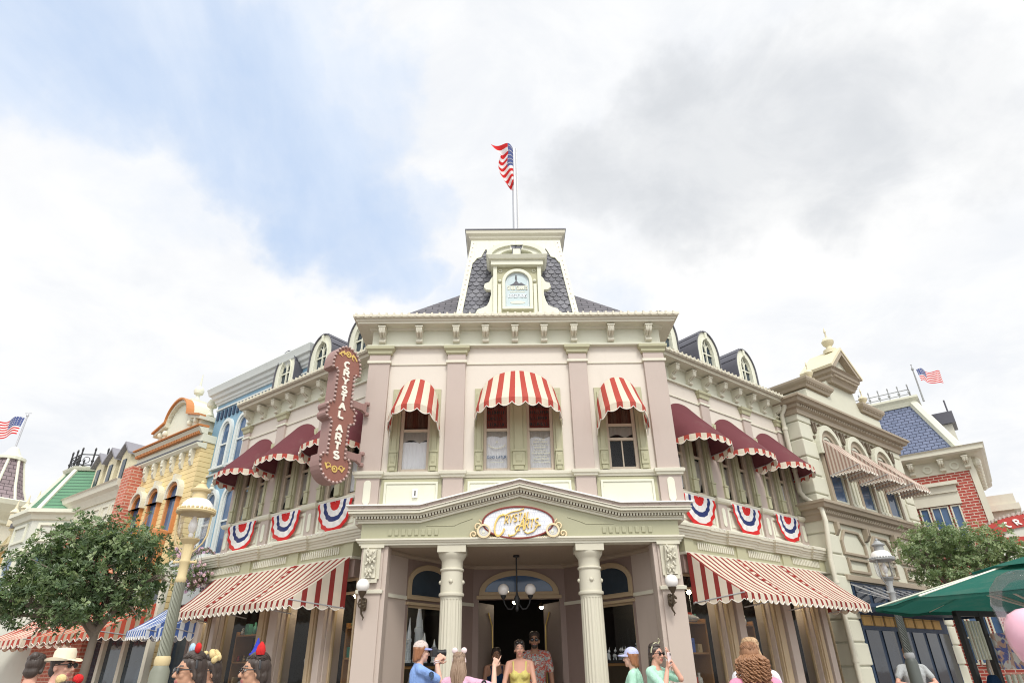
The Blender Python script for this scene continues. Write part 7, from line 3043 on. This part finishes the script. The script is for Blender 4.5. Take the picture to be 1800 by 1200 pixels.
def ear_band(P, kind, colA, colB=None):
    """head band with two ornaments on top"""
    T, fr, HP, Mh, s, V = P[:6]
    mb = MB(fr)
    mb.tube([HP(.088 * math.cos(t), -.015, .02 + .112 * math.sin(t)) for t in [PI * i / 14 for i in range(15)]], .009 * s, 6)
    hb_ = mb.build('headband', M['lens'] if kind != 'white' else M['palepink'], T, smooth=60)
    for q in (-1, 1):
        mb = MB(fr)
        c = HP(q * .062, -.01, .158)
        if kind == 'hats' and q > 0:
            mb.lathe(c + V(0, 0, -.04), [(.052 * s, 0), (.05 * s, .012 * s), (.036 * s, .02 * s), (.022 * s, .06 * s), (.004 * s, .12 * s)], 14)
            m = colB
        elif kind == 'hats':
            mb.lathe(c + V(0, 0, -.04), [(.03 * s, 0), (.036 * s, .025 * s), (.028 * s, .06 * s), (.006 * s, .09 * s)], 12)
            m = colA
        else:
            mb.ball(c, (.038 * s, .02 * s, .036 * s), 14, 10, Mh)
            m = colA if q < 0 or not colB else colB
        mb.build('ornament', m, hb_, smooth=60)
    return hb_


M['palepink'] = paint('pale_pink', (.72, .60, .60), dirt=0, rough=.7)
M['redplush'] = cloth('red_plush', (.55, .03, .03))
M['blueplush'] = cloth('blue_plush', (.04, .06, .42))
M['cream_plush'] = cloth('cream_plush', (.66, .52, .26))
M['paleblue'] = cloth('pale_blue_plush', (.40, .58, .74))
S_BLUE = cloth('blue_jersey', (.24, .38, .72))
S_PINK = cloth('pink_jersey', (.66, .40, .52))
S_YEL = cloth('yellow_knit', (.70, .62, .20))
S_HAW = cloth('red_flower_shirt', (.55, .13, .10), (.36, .44, .44), 26, .52, (.66, .60, .52))
S_NAVY = cloth('navy_dress', (.012, .035, .085))
S_MINT = cloth('mint_tee', (.42, .68, .54))
S_PNK2 = cloth('bright_pink_tee', (.80, .32, .46))
S_WHT = cloth('white_tee', (.70, .70, .72))
S_BLK = cloth('black_top', (.012, .012, .014))
S_BWS = cloth('blue_white_shirt', (.10, .17, .36), (.62, .67, .72), 17, .47)
S_GRY = cloth('grey_tee', (.40, .42, .42))
S_CYN = cloth('aqua_tee', (.30, .55, .58))

PORCH = .2
# photographer in the blue jersey, facing right, camera at her eye
P = person('person in blue jersey and pale cap holding a camera to the eye', -1.03, 8.05, 1.60, (.93, .30), hair='chest', style='bob', shirt=[S_BLUE], sleeve=.8, shirt_len=.4,
           arms={1: dict(t=(.04, .20, 1.50), pole=(.35, .1, -1), pose='grip', d=(-.1, .9, .5), pal=(-1, .2, 0)), -1: dict(t=(-.02, .24, 1.47), pole=(-.6, .1, -.9), pose='grip', d=(.2, .7, .7), pal=(.6, .2, .4))}, head=(0, -3), strands=False, seed=2)
T, fr, HP, Mh, s, V, J, bend = P[:8]
mb = MB(fr)
rows = []
for j in range(7):
    t = PI / 2 * j / 6
    rows.append([HP(.088 * math.cos(a) * math.cos(t), -.016 + .102 * math.sin(a) * math.cos(t), .052 + .088 * math.sin(t)) for a in [2 * PI * i / 24 for i in range(24)]])
mb.grid(rows, close=True)
M['cap'] = cloth('pale_cap', (.58, .50, .46), (.40, .33, .32), 45, .6)
M['capvisor'] = cloth('lilac_visor', (.30, .34, .62))
cp_ = mb.build('cap', M['cap'], T, smooth=60)
mb = MB(fr)
n = 14
top = [HP(.084 * math.cos(a), -.016 + .096 * math.sin(a), .05) for a in [PI * i / n for i in range(n + 1)]]
out = [HP(.082 * math.cos(a), .02 + .150 * math.sin(a), .042 - .012 * abs(math.cos(a))) for a in [PI * i / n for i in range(n + 1)]]
mb.grid([top, out])
mb.grid([[p + V(0, 0, -.007) for p in out], [p + V(0, 0, -.007) for p in top]])
mb.grid([out, [p + V(0, 0, -.007) for p in out]])
mb.build('visor', M['capvisor'], cp_, smooth=50)
cam_t = thing('camera_body', fr @ HP(.0, .17, .005), 'black camera held up to the eye by the person in blue jersey', 'camera')
mb = MB(fr)
c = HP(.0, .165, .0)
mb.box(c.x - .065, c.x + .065, c.y - .03, c.y + .03, c.z - .04, c.z + .045)
mb.box(c.x - .025, c.x + .025, c.y - .03, c.y + .03, c.z + .045, c.z + .065)
mb.build('body', M['black'], cam_t, bevel=.008)
mb = MB(fr)
mb.tube([c + Vector((0, .03, 0)), c + Vector((0, .06, 0)), c + Vector((0, .062, 0)), c + Vector((0, .12, 0)), c + Vector((0, .121, 0)), c + Vector((0, .145, 0))], [.036, .036, .032, .032, .036, .036], 18)
mb.build('lens', M['black'], cam_t, smooth=40)
mb = MB(fr)
strap = [bend(V(-.10, .10, 1.36)), bend(V(-.08, .02, 1.445)), bend(V(-.04, -.08, 1.40)), bend(V(.03, -.125, 1.25)), bend(V(.12, -.12, 1.08)), bend(V(.17, -.06, .95)), bend(V(.19, 0, .9))]
mb.tube(strap, .014 * s, 6)
mb.build('strap', M['lens'], T, smooth=60)
bag = thing('shoulder_bag', fr @ V(.2, -.06, .86), 'small black shoulder bag hanging at the side of the person in blue jersey', 'bag')
mb = MB(fr)
mb.box(.17, .25, -.14, .04, .74, .95)
mb.build('pouch', M['lens'], bag, bevel=.025)
mb = MB(fr)
mb.box(.252, .258, -.12, .02, .84, .945)
mb.build('flap', M['black'], bag, bevel=.003)
# number on the sleeve
el = J[1][0]
sp_ = P[5](0, 0, 0)


def sleeve_number(P, q, col_):
    T, fr, HP, Mh, s, V, J, bend = P[:8]
    shq = bend(V(q * .165, -.01, 1.385))
    m_ = shq.lerp(J[q][0], .55)
    w_ = fr @ m_
    to = (Vector((0, 0, 1.4)) - w_)
    to.z = 0
    to.normalize()
    f2 = FR((w_.x + to.x * .07, w_.y + to.y * .07, 0), (-to.y, to.x, 0))
    mb = MB(f2)
    text(mb, '9', 0, w_.z - .04, .08, .018, -.004, .012)
    mb.build('sleeve_number', col_, T)


sleeve_number(P, 1, M['navy'])
wp_ = J[1][1]
mb = MB(fr)
d_ = (J[1][1] - J[1][0]).normalized()
ref = d_.orthogonal().normalized()
b_ = d_.cross(ref)
for o in (.02, .04):
    mb.tube([wp_ - d_ * o + (ref * math.cos(t) + b_ * math.sin(t)) * .031 for t in [2 * PI * i / 12 for i in range(13)]], .006, 5)
mb.build('bracelet', M['palepink'], T, smooth=60)

# girl with long straight hair, seen from behind, right arm pointing up
P = person('person with very long light brown hair and pink jersey pointing to the right', -.52, 7.35, 1.45, (.10, 1), hair='light', style='long', hair_len=.60, shirt=[S_PINK], sleeve=.75, shirt_len=.4,
           arms={1: dict(t=(.42, .18, 1.56), pole=(.5, -.2, -1), pose='point', d=(.35, .25, .85), pal=(-.5, .6, -.3))}, seed=4)
ear_band(P, 'white', M['palepink'])
sleeve_number(P, 1, M['lens'])
# woman in yellow
P = person('person in yellow tank top with sunglasses pushed up, walking out of the door', .17, 10.05, 1.60, (-.05, -1), z0=PORCH, skin='pink', hair='dark', style='pony', shirt=[S_YEL], tank=True, build=1.06,
           arms={-1: dict(t=(-.12, .27, .98), pole=(-.9, -.6, -.3), pose='grip'), 1: dict(t=(.14, .27, .98), pole=(.9, -.6, -.3), pose='grip')}, head=(6, 0), seed=5)
T, fr, HP, Mh, s, V, J, bend = P[:8]
mb = MB(fr)
for q in (-1, 1): mb.ball(HP(q * .036, .058, .098), (.029 * s, .016 * s, .018 * s), 12, 8, Mh)
mb.tube([HP(-.012, .066, .10), HP(.012, .066, .10)], .004, 5)
mb.build('sunglasses', M['lens'], T, smooth=60)
pr = thing('pushchair', (.17, 9.72, PORCH), 'dark pushchair bar and hood pushed by the person in yellow', 'pushchair')
FPR = FR((.17, 9.72, PORCH), (1, 0, 0))
mb = MB(FPR)
mb.tube([(-.22, .02, .95), (.22, .02, .95)], .018, 8)
for q in (-1, 1):
    mb.tube([(q * .22, .02, .95), (q * .24, -.1, .6), (q * .25, -.5, .1)], .012, 6)
    mb.tube([(q * .24, -.1, .6), (q * .25, .15, .1)], .012, 6)
mb.build('frame', M['black'], pr, smooth=60)
mb = MB(FPR)
mb.grid([[(.23 * math.cos(PI * i / 12), -.12 - .35 * j / 4, .55 + .2 * math.sin(PI * i / 12) * math.cos(j * .3)) for i in range(13)] for j in range(5)])
mb.box(-.22, .22, -.5, -.1, .3, .36)
mb.build('hood', S_NAVY, pr, smooth=60)
for q in (-1, 1):
    for yy in (-.5, .15):
        mb = MB(FPR)
        mb.tube([(q * .27, yy + .09 * math.cos(t), .1 + .09 * math.sin(t)) for t in [2 * PI * i / 14 for i in range(15)]], .018, 6)
        mb.build('wheel', M['black'], pr, smooth=60)
# man in the red shirt
P = person('person in red flowered shirt and sunglasses standing in the doorway', .43, 11.0, 1.76, (-.05, -1), z0=PORCH, skin='brown', hair='dark', style='crop', female=False, shirt=[S_HAW], sleeve=.7, shirt_len=.4, glasses='sun', bottom=M['khaki'], build=1.0, seed=6)
T, fr, HP, Mh, s, V, J, bend = P[:8]
mb = MB(fr)
mb.ball(HP(0, .042, -.075), (.052 * s, .05 * s, .042 * s), 12, 8, Mh)
fuse(mb, 'beard', HR['dark'], T, .006, 1)
mb = MB(fr)
d_ = (J[1][1] - J[1][0]).normalized()
ref = d_.orthogonal().normalized()
b_ = d_.cross(ref)
mb.tube([J[1][1] - d_ * .015 + (ref * math.cos(t) + b_ * math.sin(t)) * .031 for t in [2 * PI * i / 12 for i in range(13)]], .009, 6)
mb.build('wristwatch', M['lens'], T, smooth=60)
# person in dark blue inside the door
person('person in dark navy dress standing in the shade of the doorway', -.19, 11.3, 1.55, (.12, -1), z0=PORCH, skin='brown', hair='dark', style='bob', shirt=[S_NAVY], tank=True, build=1.08, bottom=S_NAVY, seed=7)
# mint tee with phone
P = person('person in mint green tee shading the eyes with one hand and lifting a phone', 1.70, 7.95, 1.53, (.75, -.62), skin='pink', hair='dark', style='pony', shirt=[S_MINT], sleeve=.8, shirt_len=.4, glasses='sun',
           arms={1: dict(t=(.10, .20, 1.42), pole=(.5, .3, -1), pose='grip', d=(-.1, .2, .9), pal=(-.6, .5, 0)), -1: dict(t=(-.07, .16, 1.53), pole=(-.25, .4, -1), pose='flat', d=(.5, .1, .8), pal=(.2, -.9, .1))}, head=(-12, 0), seed=8)
T, fr, HP, Mh, s, V, J, bend = P[:8]
mb = MB(fr)
mb.tube([HP(.09 * math.cos(t), -.01 + .02 * math.sin(t), .02 + .118 * math.sin(t)) for t in [PI * i / 14 for i in range(15)]], .010 * s, 6)
mb.tube([HP(-.05, 0, .12), HP(-.08, .02, .17), HP(-.05, .02, .19)], .008, 6)
mb.build('headband', M['palesage'], T, smooth=60)
ph = thing('phone', fr @ (J[1][1] + V(0, .05, .09)), 'phone in a pale patterned case held by the person in mint green', 'phone')
mb = MB(fr)
c = J[1][1] + V(-.02, .035, .10)
mb.box(c.x - .036, c.x + .036, c.y - .005, c.y + .005, c.z - .07, c.z + .075)
mb.build('case', M['palepink'], ph, bevel=.004)
mb = MB(fr)
mb.box(c.x - .028, c.x - .008, c.y + .005, c.y + .008, c.z + .045, c.z + .067)
mb.build('lens_patch', M['black'], ph)
# neighbour with the lilac cap
P = person('person with chestnut hair and lilac cap facing the shop window', 1.47, 8.15, 1.50, (-.75, .3), skin='fair', hair='chest', style='bob', shirt=[S_MINT], sleeve=.7, shirt_len=.4, strands=False, seed=9)
T, fr, HP, Mh, s, V = P[:6]
mb = MB(fr)
rows = []
for j in range(7):
    t = PI / 2 * j / 6
    rows.append([HP(.09 * math.cos(a) * math.cos(t), -.016 + .104 * math.sin(a) * math.cos(t), .05 + .09 * math.sin(t)) for a in [2 * PI * i / 24 for i in range(24)]])
mb.grid(rows, close=True)
M['lilac'] = cloth('lilac_cap', (.50, .52, .74))
cp_ = mb.build('cap', M['lilac'], T, smooth=60)
mb = MB(fr)
top = [HP(.084 * math.cos(a), -.016 + .096 * math.sin(a), .05) for a in [PI * i / n for i in range(n + 1)]]
out = [HP(.082 * math.cos(a), .02 + .165 * math.sin(a), .035 - .012 * abs(math.cos(a))) for a in [PI * i / n for i in range(n + 1)]]
mb.grid([top, out])
mb.grid([[p + V(0, 0, -.007) for p in out], [p + V(0, 0, -.007) for p in top]])
mb.build('visor', M['lilac'], cp_, smooth=50)
# the two with their backs to us on the right
person('person with long blond hair and white tee seen from behind', 2.20, 6.2, 1.63, (.15, 1), hair='blond', style='long', hair_len=.40, shirt=[S_WHT], sleeve=.7, z0=.0, seed=10)
P = person('person with curly auburn hair and bright pink tee seen from behind', 1.94, 5.5, 1.57, (.12, 1), hair='curl', style='curly', hair_len=.24, shirt=[S_PNK2], sleeve=.6, z0=.0, seed=11, build=1.1)
# the three on the left with their ear bands
P = person('person in black sunglasses with red and pale blue headband ornaments, looking left', -2.06, 4.55, 1.535, (-.72, -.69), z0=.0, skin='tan', hair='dark', style='pony', glasses='sun', shirt=[S_WHT], sleeve=.6, build=1.15, voxel=.006, seed=12)
ear_band(P, 'pom', M['redplush'], M['paleblue'])
P = person('person in sunglasses with cream flower headband, half hidden behind a companion', -2.14, 5.0, 1.53, (-.55, -.85), z0=.0, skin='tan', hair='dark', style='pony', glasses='sun', shirt=[S_WHT], sleeve=.6, build=1.15, voxel=.006, seed=13)
T, fr, HP, Mh, s, V = P[:6]
mb = MB(fr)
rnd = random.Random(5)
for i in range(16):
    a = PI * (.16 + .68 * rnd.random())
    mb.ball(HP(.10 * math.cos(a), -.01 + rnd.uniform(-.03, .03), .03 + .12 * math.sin(a)), (.026 * s, .022 * s, .026 * s), 8, 6)
mb.build('flower_headband', M['cream_plush'], T, smooth=180)
P = person('person in dark spectacles with red and blue hat headband, looking left', -1.70, 4.72, 1.53, (-.82, -.57), z0=.0, skin='tan', hair='dark', style='pony', glasses='clear', shirt=[S_WHT], sleeve=.6, build=1.1, voxel=.006, seed=14)
ear_band(P, 'hats', M['redplush'], M['blueplush'])
# far left: straw hat and halter top
P = person('person in cream straw hat, sunglasses and blue patterned shirt under the tree', -3.66, 5.7, 1.60, (.96, -.1), z0=.0, skin='pink', hair='dark', style='crop', female=False, glasses='sun', shirt=[S_BWS], sleeve=.8, shirt_len=.4, build=1.15, bottom=M['khaki'], strands=False, seed=15)
T, fr, HP, Mh, s, V = P[:6]
M['straw'] = paint('straw', (.72, .64, .48), rough=.9, dirt=.05, bump=.4)
mb = MB(fr)
n = 32
prof = [(.155, .055), (.148, .045), (.10, .055), (.095, .06), (.092, .12), (.075, .15), (.03, .152), (.005, .145)]
rows = [[HP(r * .92 * math.cos(2 * PI * i / n), -.012 + r * math.sin(2 * PI * i / n), z + (.018 * math.cos(2 * (2 * PI * i / n)) if r > .15 else 0)) for i in range(n)] for r, z in prof]
mb.grid(rows, close=True)
mb.cap(range((len(prof) - 1) * n, len(prof) * n))
mb.build('straw_hat', M['straw'], T, smooth=40)
P = person('person with bare back and black halter top seen from behind, at the far left', -4.42, 6.5, 1.60, (-.2, 1), z0=.0, skin='pink', hair='dark', style='bun', shirt=[S_BLK], tank=True, bottom=S_BLK, seed=16,
           arms={-1: dict(t=(-.26, .14, 1.0), pole=(-.9, -.7, 0))})
P = person('person with yellow bow and red pom headband, mostly below the picture edge', -2.75, 4.4, 1.37, (-.3, 1), z0=.0, skin='tan', hair='dark', style='bob', shirt=[S_BLK], sleeve=.6, seed=17)
ear_band(P, 'pom', M['cream_plush'], M['redplush'])
# right: behind the dark lamp post, and at the right edge
person('person in grey tee with raised arm partly behind the dark lamp post', 6.56, 11.25, 1.52, (-.3, -1), z0=.13, skin='pink', hair='brown', style='crop', female=False, shirt=[S_GRY], sleeve=.6,
       arms={-1: dict(t=(-.1, .25, 1.12), pole=(-1, -.4, -.3), pose='grip'), 1: dict(t=(.12, .25, 1.12), pole=(1, -.4, -.3), pose='grip')}, seed=18)
person('person in aqua tee at the right edge under the umbrella', 4.62, 5.6, 1.42, (-.6, .8), z0=.0, skin='tan', hair='dark', style='bob', shirt=[S_CYN], sleeve=.6, seed=19)

# ------------------------------------------------------------------ goods in the shop windows
M['crystal'] = paint('frosted_crystal', (.72, .74, .76), rough=.15, dirt=0, coat=.6)
M['oak'] = paint('oak_shelf', (.38, .19, .07), rough=.45)


def crystal_tower(fr, x, y, z, h, r, label, group):
    T = thing('crystal_ornament', fr @ Vector((x, y, z)), label, 'ornament', group)
    mb = MB(fr)
    mb.lathe((x, y, z), [(r * 1.25, 0), (r * 1.25, h * .06), (r, h * .08), (r * .9, h * .45), (r * 1.05, h * .47), (r * 1.05, h * .52), (r * .75, h * .54), (r * .7, h * .66), (r * .4, h * .8), (r * .08, h)], 10)
    mb.build('body', M['crystal'], T, smooth=30)
    return T


# left display window: stepped group of pointed crystal ornaments on an oak counter
def recess_fr(s):
    A, B = (Vector((s * 1.70, .82)), Vector((s * 1.10, 1.64)))
    if s > 0: A, B = B, A
    w = FP @ Vector((A.x, A.y, 0))
    return FR((w.x, w.y, 0), (B.x - A.x, B.y - A.y, 0)), (B - A).length


for s in (-1, 1):
    fr, L_ = recess_fr(s)
    T = thing('display_counter', fr @ Vector((L_ / 2, .35, .2)), ('oak display counter behind the glass under the pointed crystals', 'oak display counter behind the glass under the crystal figures')[0 if s < 0 else 1], 'counter')
    mb = MB(fr)
    mb.box(.1, L_ - .1, .15, .5, .2, 1.50)
    mb.build('cabinet', M['oak'], T, bevel=.01)
    mb = MB(fr)
    mb.box(.06, L_ - .06, .13, .52, 1.50, 1.54)
    mb.build('top', M['dark'], T, bevel=.005)
    mb = MB(fr)
    mb.box(.14, L_ - .14, .14, .152, 1.22, 1.46)
    mb.build('panel', M['bronze'], T)
    rr = random.Random(8)
    if s < 0:
        for i, (x, hh, r) in enumerate(((.16, .3, .05), (.26, .55, .06), (.4, .62, .05), (.5, .9, .075), (.62, .6, .05), (.74, .42, .06), (.86, .33, .05), (.33, .33, .05), (.57, .4, .05))):
            crystal_tower(fr, x, .18 + .05 * (i % 3), 1.54, hh, r * .85, 'pointed crystal ornament in the window behind the person with the camera', 'pointed crystals in the left display window')
    else:
        for i in range(9):
            x = .14 + i * .088
            T = thing('crystal_figure', fr @ Vector((x, .25, 1.54)), 'small glittering crystal figure on the oak counter right of the columns', 'ornament', 'crystal figures in the right display window')
            mb = MB(fr)
            y = .2 + .1 * rr.random()
            mb.ball((x, y, 1.6), (.035, .03, .03 + .02 * rr.random()), 8, 6)
            mb.ball((x + .02, y, 1.66 + .03 * rr.random()), .022, 8, 6)
            mb.tube([(x - .03, y, 1.54), (x - .02, y, 1.6)], .01, 5)
            mb.tube([(x + .03, y, 1.54), (x + .02, y, 1.6)], .01, 5)
            mb.tube([(x + .02, y, 1.66), (x + .035, y, 1.72)], [.01, .003], 5)
            mb.build('body', M['crystal'], T, smooth=60)
        crystal_tower(fr, .74, .32, 1.54, .42, .075, 'tall crystal vase standing above the small crystal figures', None)

# goods in the wing windows
GO = [paint('goods_red', (.42, .06, .04)), paint('goods_white', (.66, .64, .60)), paint('goods_blue', (.10, .15, .40)), paint('goods_tan', (.52, .36, .18)), paint('goods_green', (.06, .22, .15)), paint('goods_pale', (.60, .56, .48))]


def goods(fr, a, b, seed, where):
    rr = random.Random(seed)
    T = thing('shelf_unit', fr @ Vector(((a + b) / 2, .5, .62)), 'dark shelf unit with wares ' + where, 'shelf')
    mb = MB(fr)
    for z in (1.15, 1.6, 2.02): mb.box(a + .03, b - .03, .12, .45, z, z + .025)
    for x in (a + .03, b - .06): mb.box(x, x + .03, .12, .45, .55, 2.1)
    mb.build('boards', M['oak'], T)
    for z in (1.175, 1.625, 2.045):
        x = a + .1
        while x < b - .12:
            w, h = rr.uniform(.05, .11), rr.uniform(.08, .28)
            g_ = thing('ware', fr @ Vector((x, .4, z)), 'small shop ware standing on a shelf ' + where, 'ware', 'wares on the shelves ' + where)
            mb = MB(fr)
            kind = rr.random()
            if kind < .4:
                mb.lathe((x, .2, z), [(w * .35, 0), (w * .5, h * .3), (w * .45, h * .6), (w * .2, h * .75), (w * .25, h), ], 10)
            elif kind < .7:
                mb.box(x - w / 2, x + w / 2, .16, .24, z, z + h)
                mb.box(x - w * .3, x + w * .3, .152, .16, z + h * .3, z + h * .7)
            else:
                mb.ball((x, .2, z + h * .3), (w * .5, w * .4, h * .3), 8, 6)
                mb.ball((x, .2, z + h * .72), w * .3, 8, 6)
            mb.build('body', rr.choice(GO), g_, smooth=40)
            x += w + rr.uniform(.03, .12)


def garment(fr, x, z, m, label):
    T = thing('hanging_garment', fr @ Vector((x, .3, z)), label, 'shirt')
    mb = MB(fr)
    mb.prism([(x - .17, z - .5), (x + .17, z - .5), (x + .17, z - .12), (x + .27, z - .22), (x + .30, z - .12), (x + .14, z), (x + .05, z + .01), (x, z - .03), (x - .05, z + .01), (x - .14, z), (x - .30, z - .12), (x - .27, z - .22), (x - .17, z - .12)][::1], .27, .33)
    mb.build('body', m, T, bevel=.02)
    mb = MB(fr)
    mb.tube([(x - .16, .3, z - .01), (x, .3, z + .04), (x, .3, z + .1)], .006, 5)
    mb.build('hanger', M['steel'], T)


goods(FWL, .78, 1.95, 21, 'in the left wing window behind the spectacled person')
goods(FWL, 3.78, 4.22, 22, 'in the left wing window beside the pier')
goods(FWR, .04, .80, 23, 'in the right wing window beside the pier')
goods(FWR, 1.34, 2.10, 24, 'in the right wing window behind the two people')
goods(FWR, 2.76, 3.38, 25, 'in the right wing window farthest from the porch')
garment(FWL, 2.95, 1.75, S_WHT, 'white tee hanging in the middle window of the left wing')
garment(FWL, 1.35, 1.62, S_GRY, 'grey tee hanging low in the window of the left wing')
garment(FWL, 4.0, 1.55, S_BWS, 'blue patterned shirt hanging in the left wing window beside the pier')
# silver torpedo-shaped display piece in the first right window
T = thing('silver_airship', FWR @ Vector((.42, .2, 2.1)), 'silver airship shaped display piece hanging in the right wing window beside the pier', 'ornament')
mb = MB(FWR)
mb.tube([(.12, .2, 2.1), (.14, .2, 2.1), (.35, .2, 2.1), (.55, .2, 2.1), (.66, .2, 2.1), (.72, .2, 2.1)], [.03, .065, .07, .06, .035, .006], 14)
mb.build('body', M['steel'], T, smooth=60)
mb = MB(FWR)
for x in (.25, .55): mb.tube([(x, .2, 2.16), (x, .2, 2.7)], .003, 4)
mb.build('wires', M['steel'], T)
# stall under the umbrella: dark frame with hanging wares and a picture board
sc_ = Vector((6.1, 7.6, 0))
FS_ = FR((5.55, 7.85, 0), (.92, .3, 0))
T = thing('display_stand', (5.9, 7.9, 0), 'tall dark merchandise stand with abstract poster and striped boards under the umbrella', 'stand')
mb = MB(FS_)
for x in (-.35, .0, .55, 1.2):
    mb.box(x, x + .05, 0, .06, .02, 1.95)
mb.box(-.35, 1.25, 0.002, .05, 1.9, 1.96)
mb.box(-.35, 1.25, .06, .3, .02, .1)
mb.build('frame', M['black'], T)
mb = MB(FS_)
mb.box(.06, .54, -.03, .0, 1.35, 1.72)
M['poster2'] = cloth('abstract_poster', (.16, .18, .42), (.62, .40, .32), 9, .5, (.70, .66, .62))
mb.build('poster', M['poster2'], T)
mb = MB(FS_)
for i in range(6): mb.box(-.02 + .0 * i, .0, 0, .01, 0, .01) if False else None
for i in range(5):
    mb.box(.08 + i * .09, .12 + i * .09, -.03, .0, .95, 1.3)
    mb.box(-.28 + i * .05, -.26 + i * .05, -.02, .0, 1.45, 1.85)
mb.build('striped_board', M['ivory'], T)
mb = MB(FS_)
mb.tube([(.62, -.05, .9), (.64, -.05, 1.5), (.70, -.05, 1.62), (.8, -.05, 1.62), (.86, -.05, 1.5), (.88, -.05, 1.2)], .022, 8)
mb.box(.56, .66, -.05, .0, 1.55, 1.7)
mb.build('pale_arch', M['cream'], T)
for i, (x, z, m) in enumerate(((-.2, 1.3, S_NAVY), (.95, 1.7, S_BLK), (1.12, 1.5, S_NAVY))):
    T = thing('hanging_garment', FS_ @ Vector((x, -.08, z)), ('navy garment hanging on the left of the dark stand under the umbrella', 'black garment hanging high on the dark stand under the umbrella', 'navy garment hanging at the right end of the dark stand under the umbrella')[i], 'garment')
    mb = MB(FS_)
    mb.prism([(x - .1, z - .55), (x + .1, z - .55), (x + .11, z - .1), (x + .04, z), (x - .04, z), (x - .11, z - .1)], -.09, -.03)
    mb.build('cloth', m, T, bevel=.015)
    mb = MB(FS_)
    mb.tube([(x, -.06, z), (x, -.06, z + .07)], .005, 5)
    mb.build('hook', M['steel'], T)

# small lit pendant lamps inside the shop
t = NT('lamp_glow')
t.N.remove(t.b)
em = t.n('Emission')
em.inputs[0].default_value = (1, .82, .58, 1)
em.inputs[1].default_value = 120
t.link(em.outputs[0], t.out.inputs[0])
M['glow'] = t.mat


def pendant(fr, x, y, z, label, group):
    T = thing('pendant_lamp', fr @ Vector((x, y, z)), label, 'lamp', group)
    mb = MB(fr)
    mb.tube([(x, y, z + .08), (x, y, 2.9)], .006, 5)
    mb.lathe((x, y, z), [(.075, .03), (.06, .06), (.03, .09), (.015, .11)], 14)
    mb.build('shade', M['bronze'], T, smooth=50)
    mb = MB(fr)
    mb.ball((x, y, z + .02), .032, 10, 8)
    mb.build('lit_bulb', M['glow'], T, smooth=180)


for fr, xs, wn in ((FWL, (.15, 1.35, 2.95, 4.0), 'left'), (FWR, (.42, 1.72, 3.07), 'right')):  # wing pendants repeat one known bright lamp, added to light the goods
    for x in xs: pendant(fr, x, .1, 2.45, 'small lit pendant lamp put in to light a shop window of the %s wing' % wn, 'pendants put in to light the %s wing windows' % wn)
pendant(FP, -.06, 3.1, 2.5, 'amber lit pendant lamp deep inside the open doorway', None)
pendant(FP, .45, 3.6, 2.45, 'lit pendant lamp inside the doorway right of the amber one', None)
for s in (-1, 1):
    fr, L_ = recess_fr(s)
    pendant(fr, L_ * .5, .3, 2.42, ('lit pendant lamp over the pointed crystals', 'lit pendant lamp over the small crystal figures')[0 if s < 0 else 1], None)
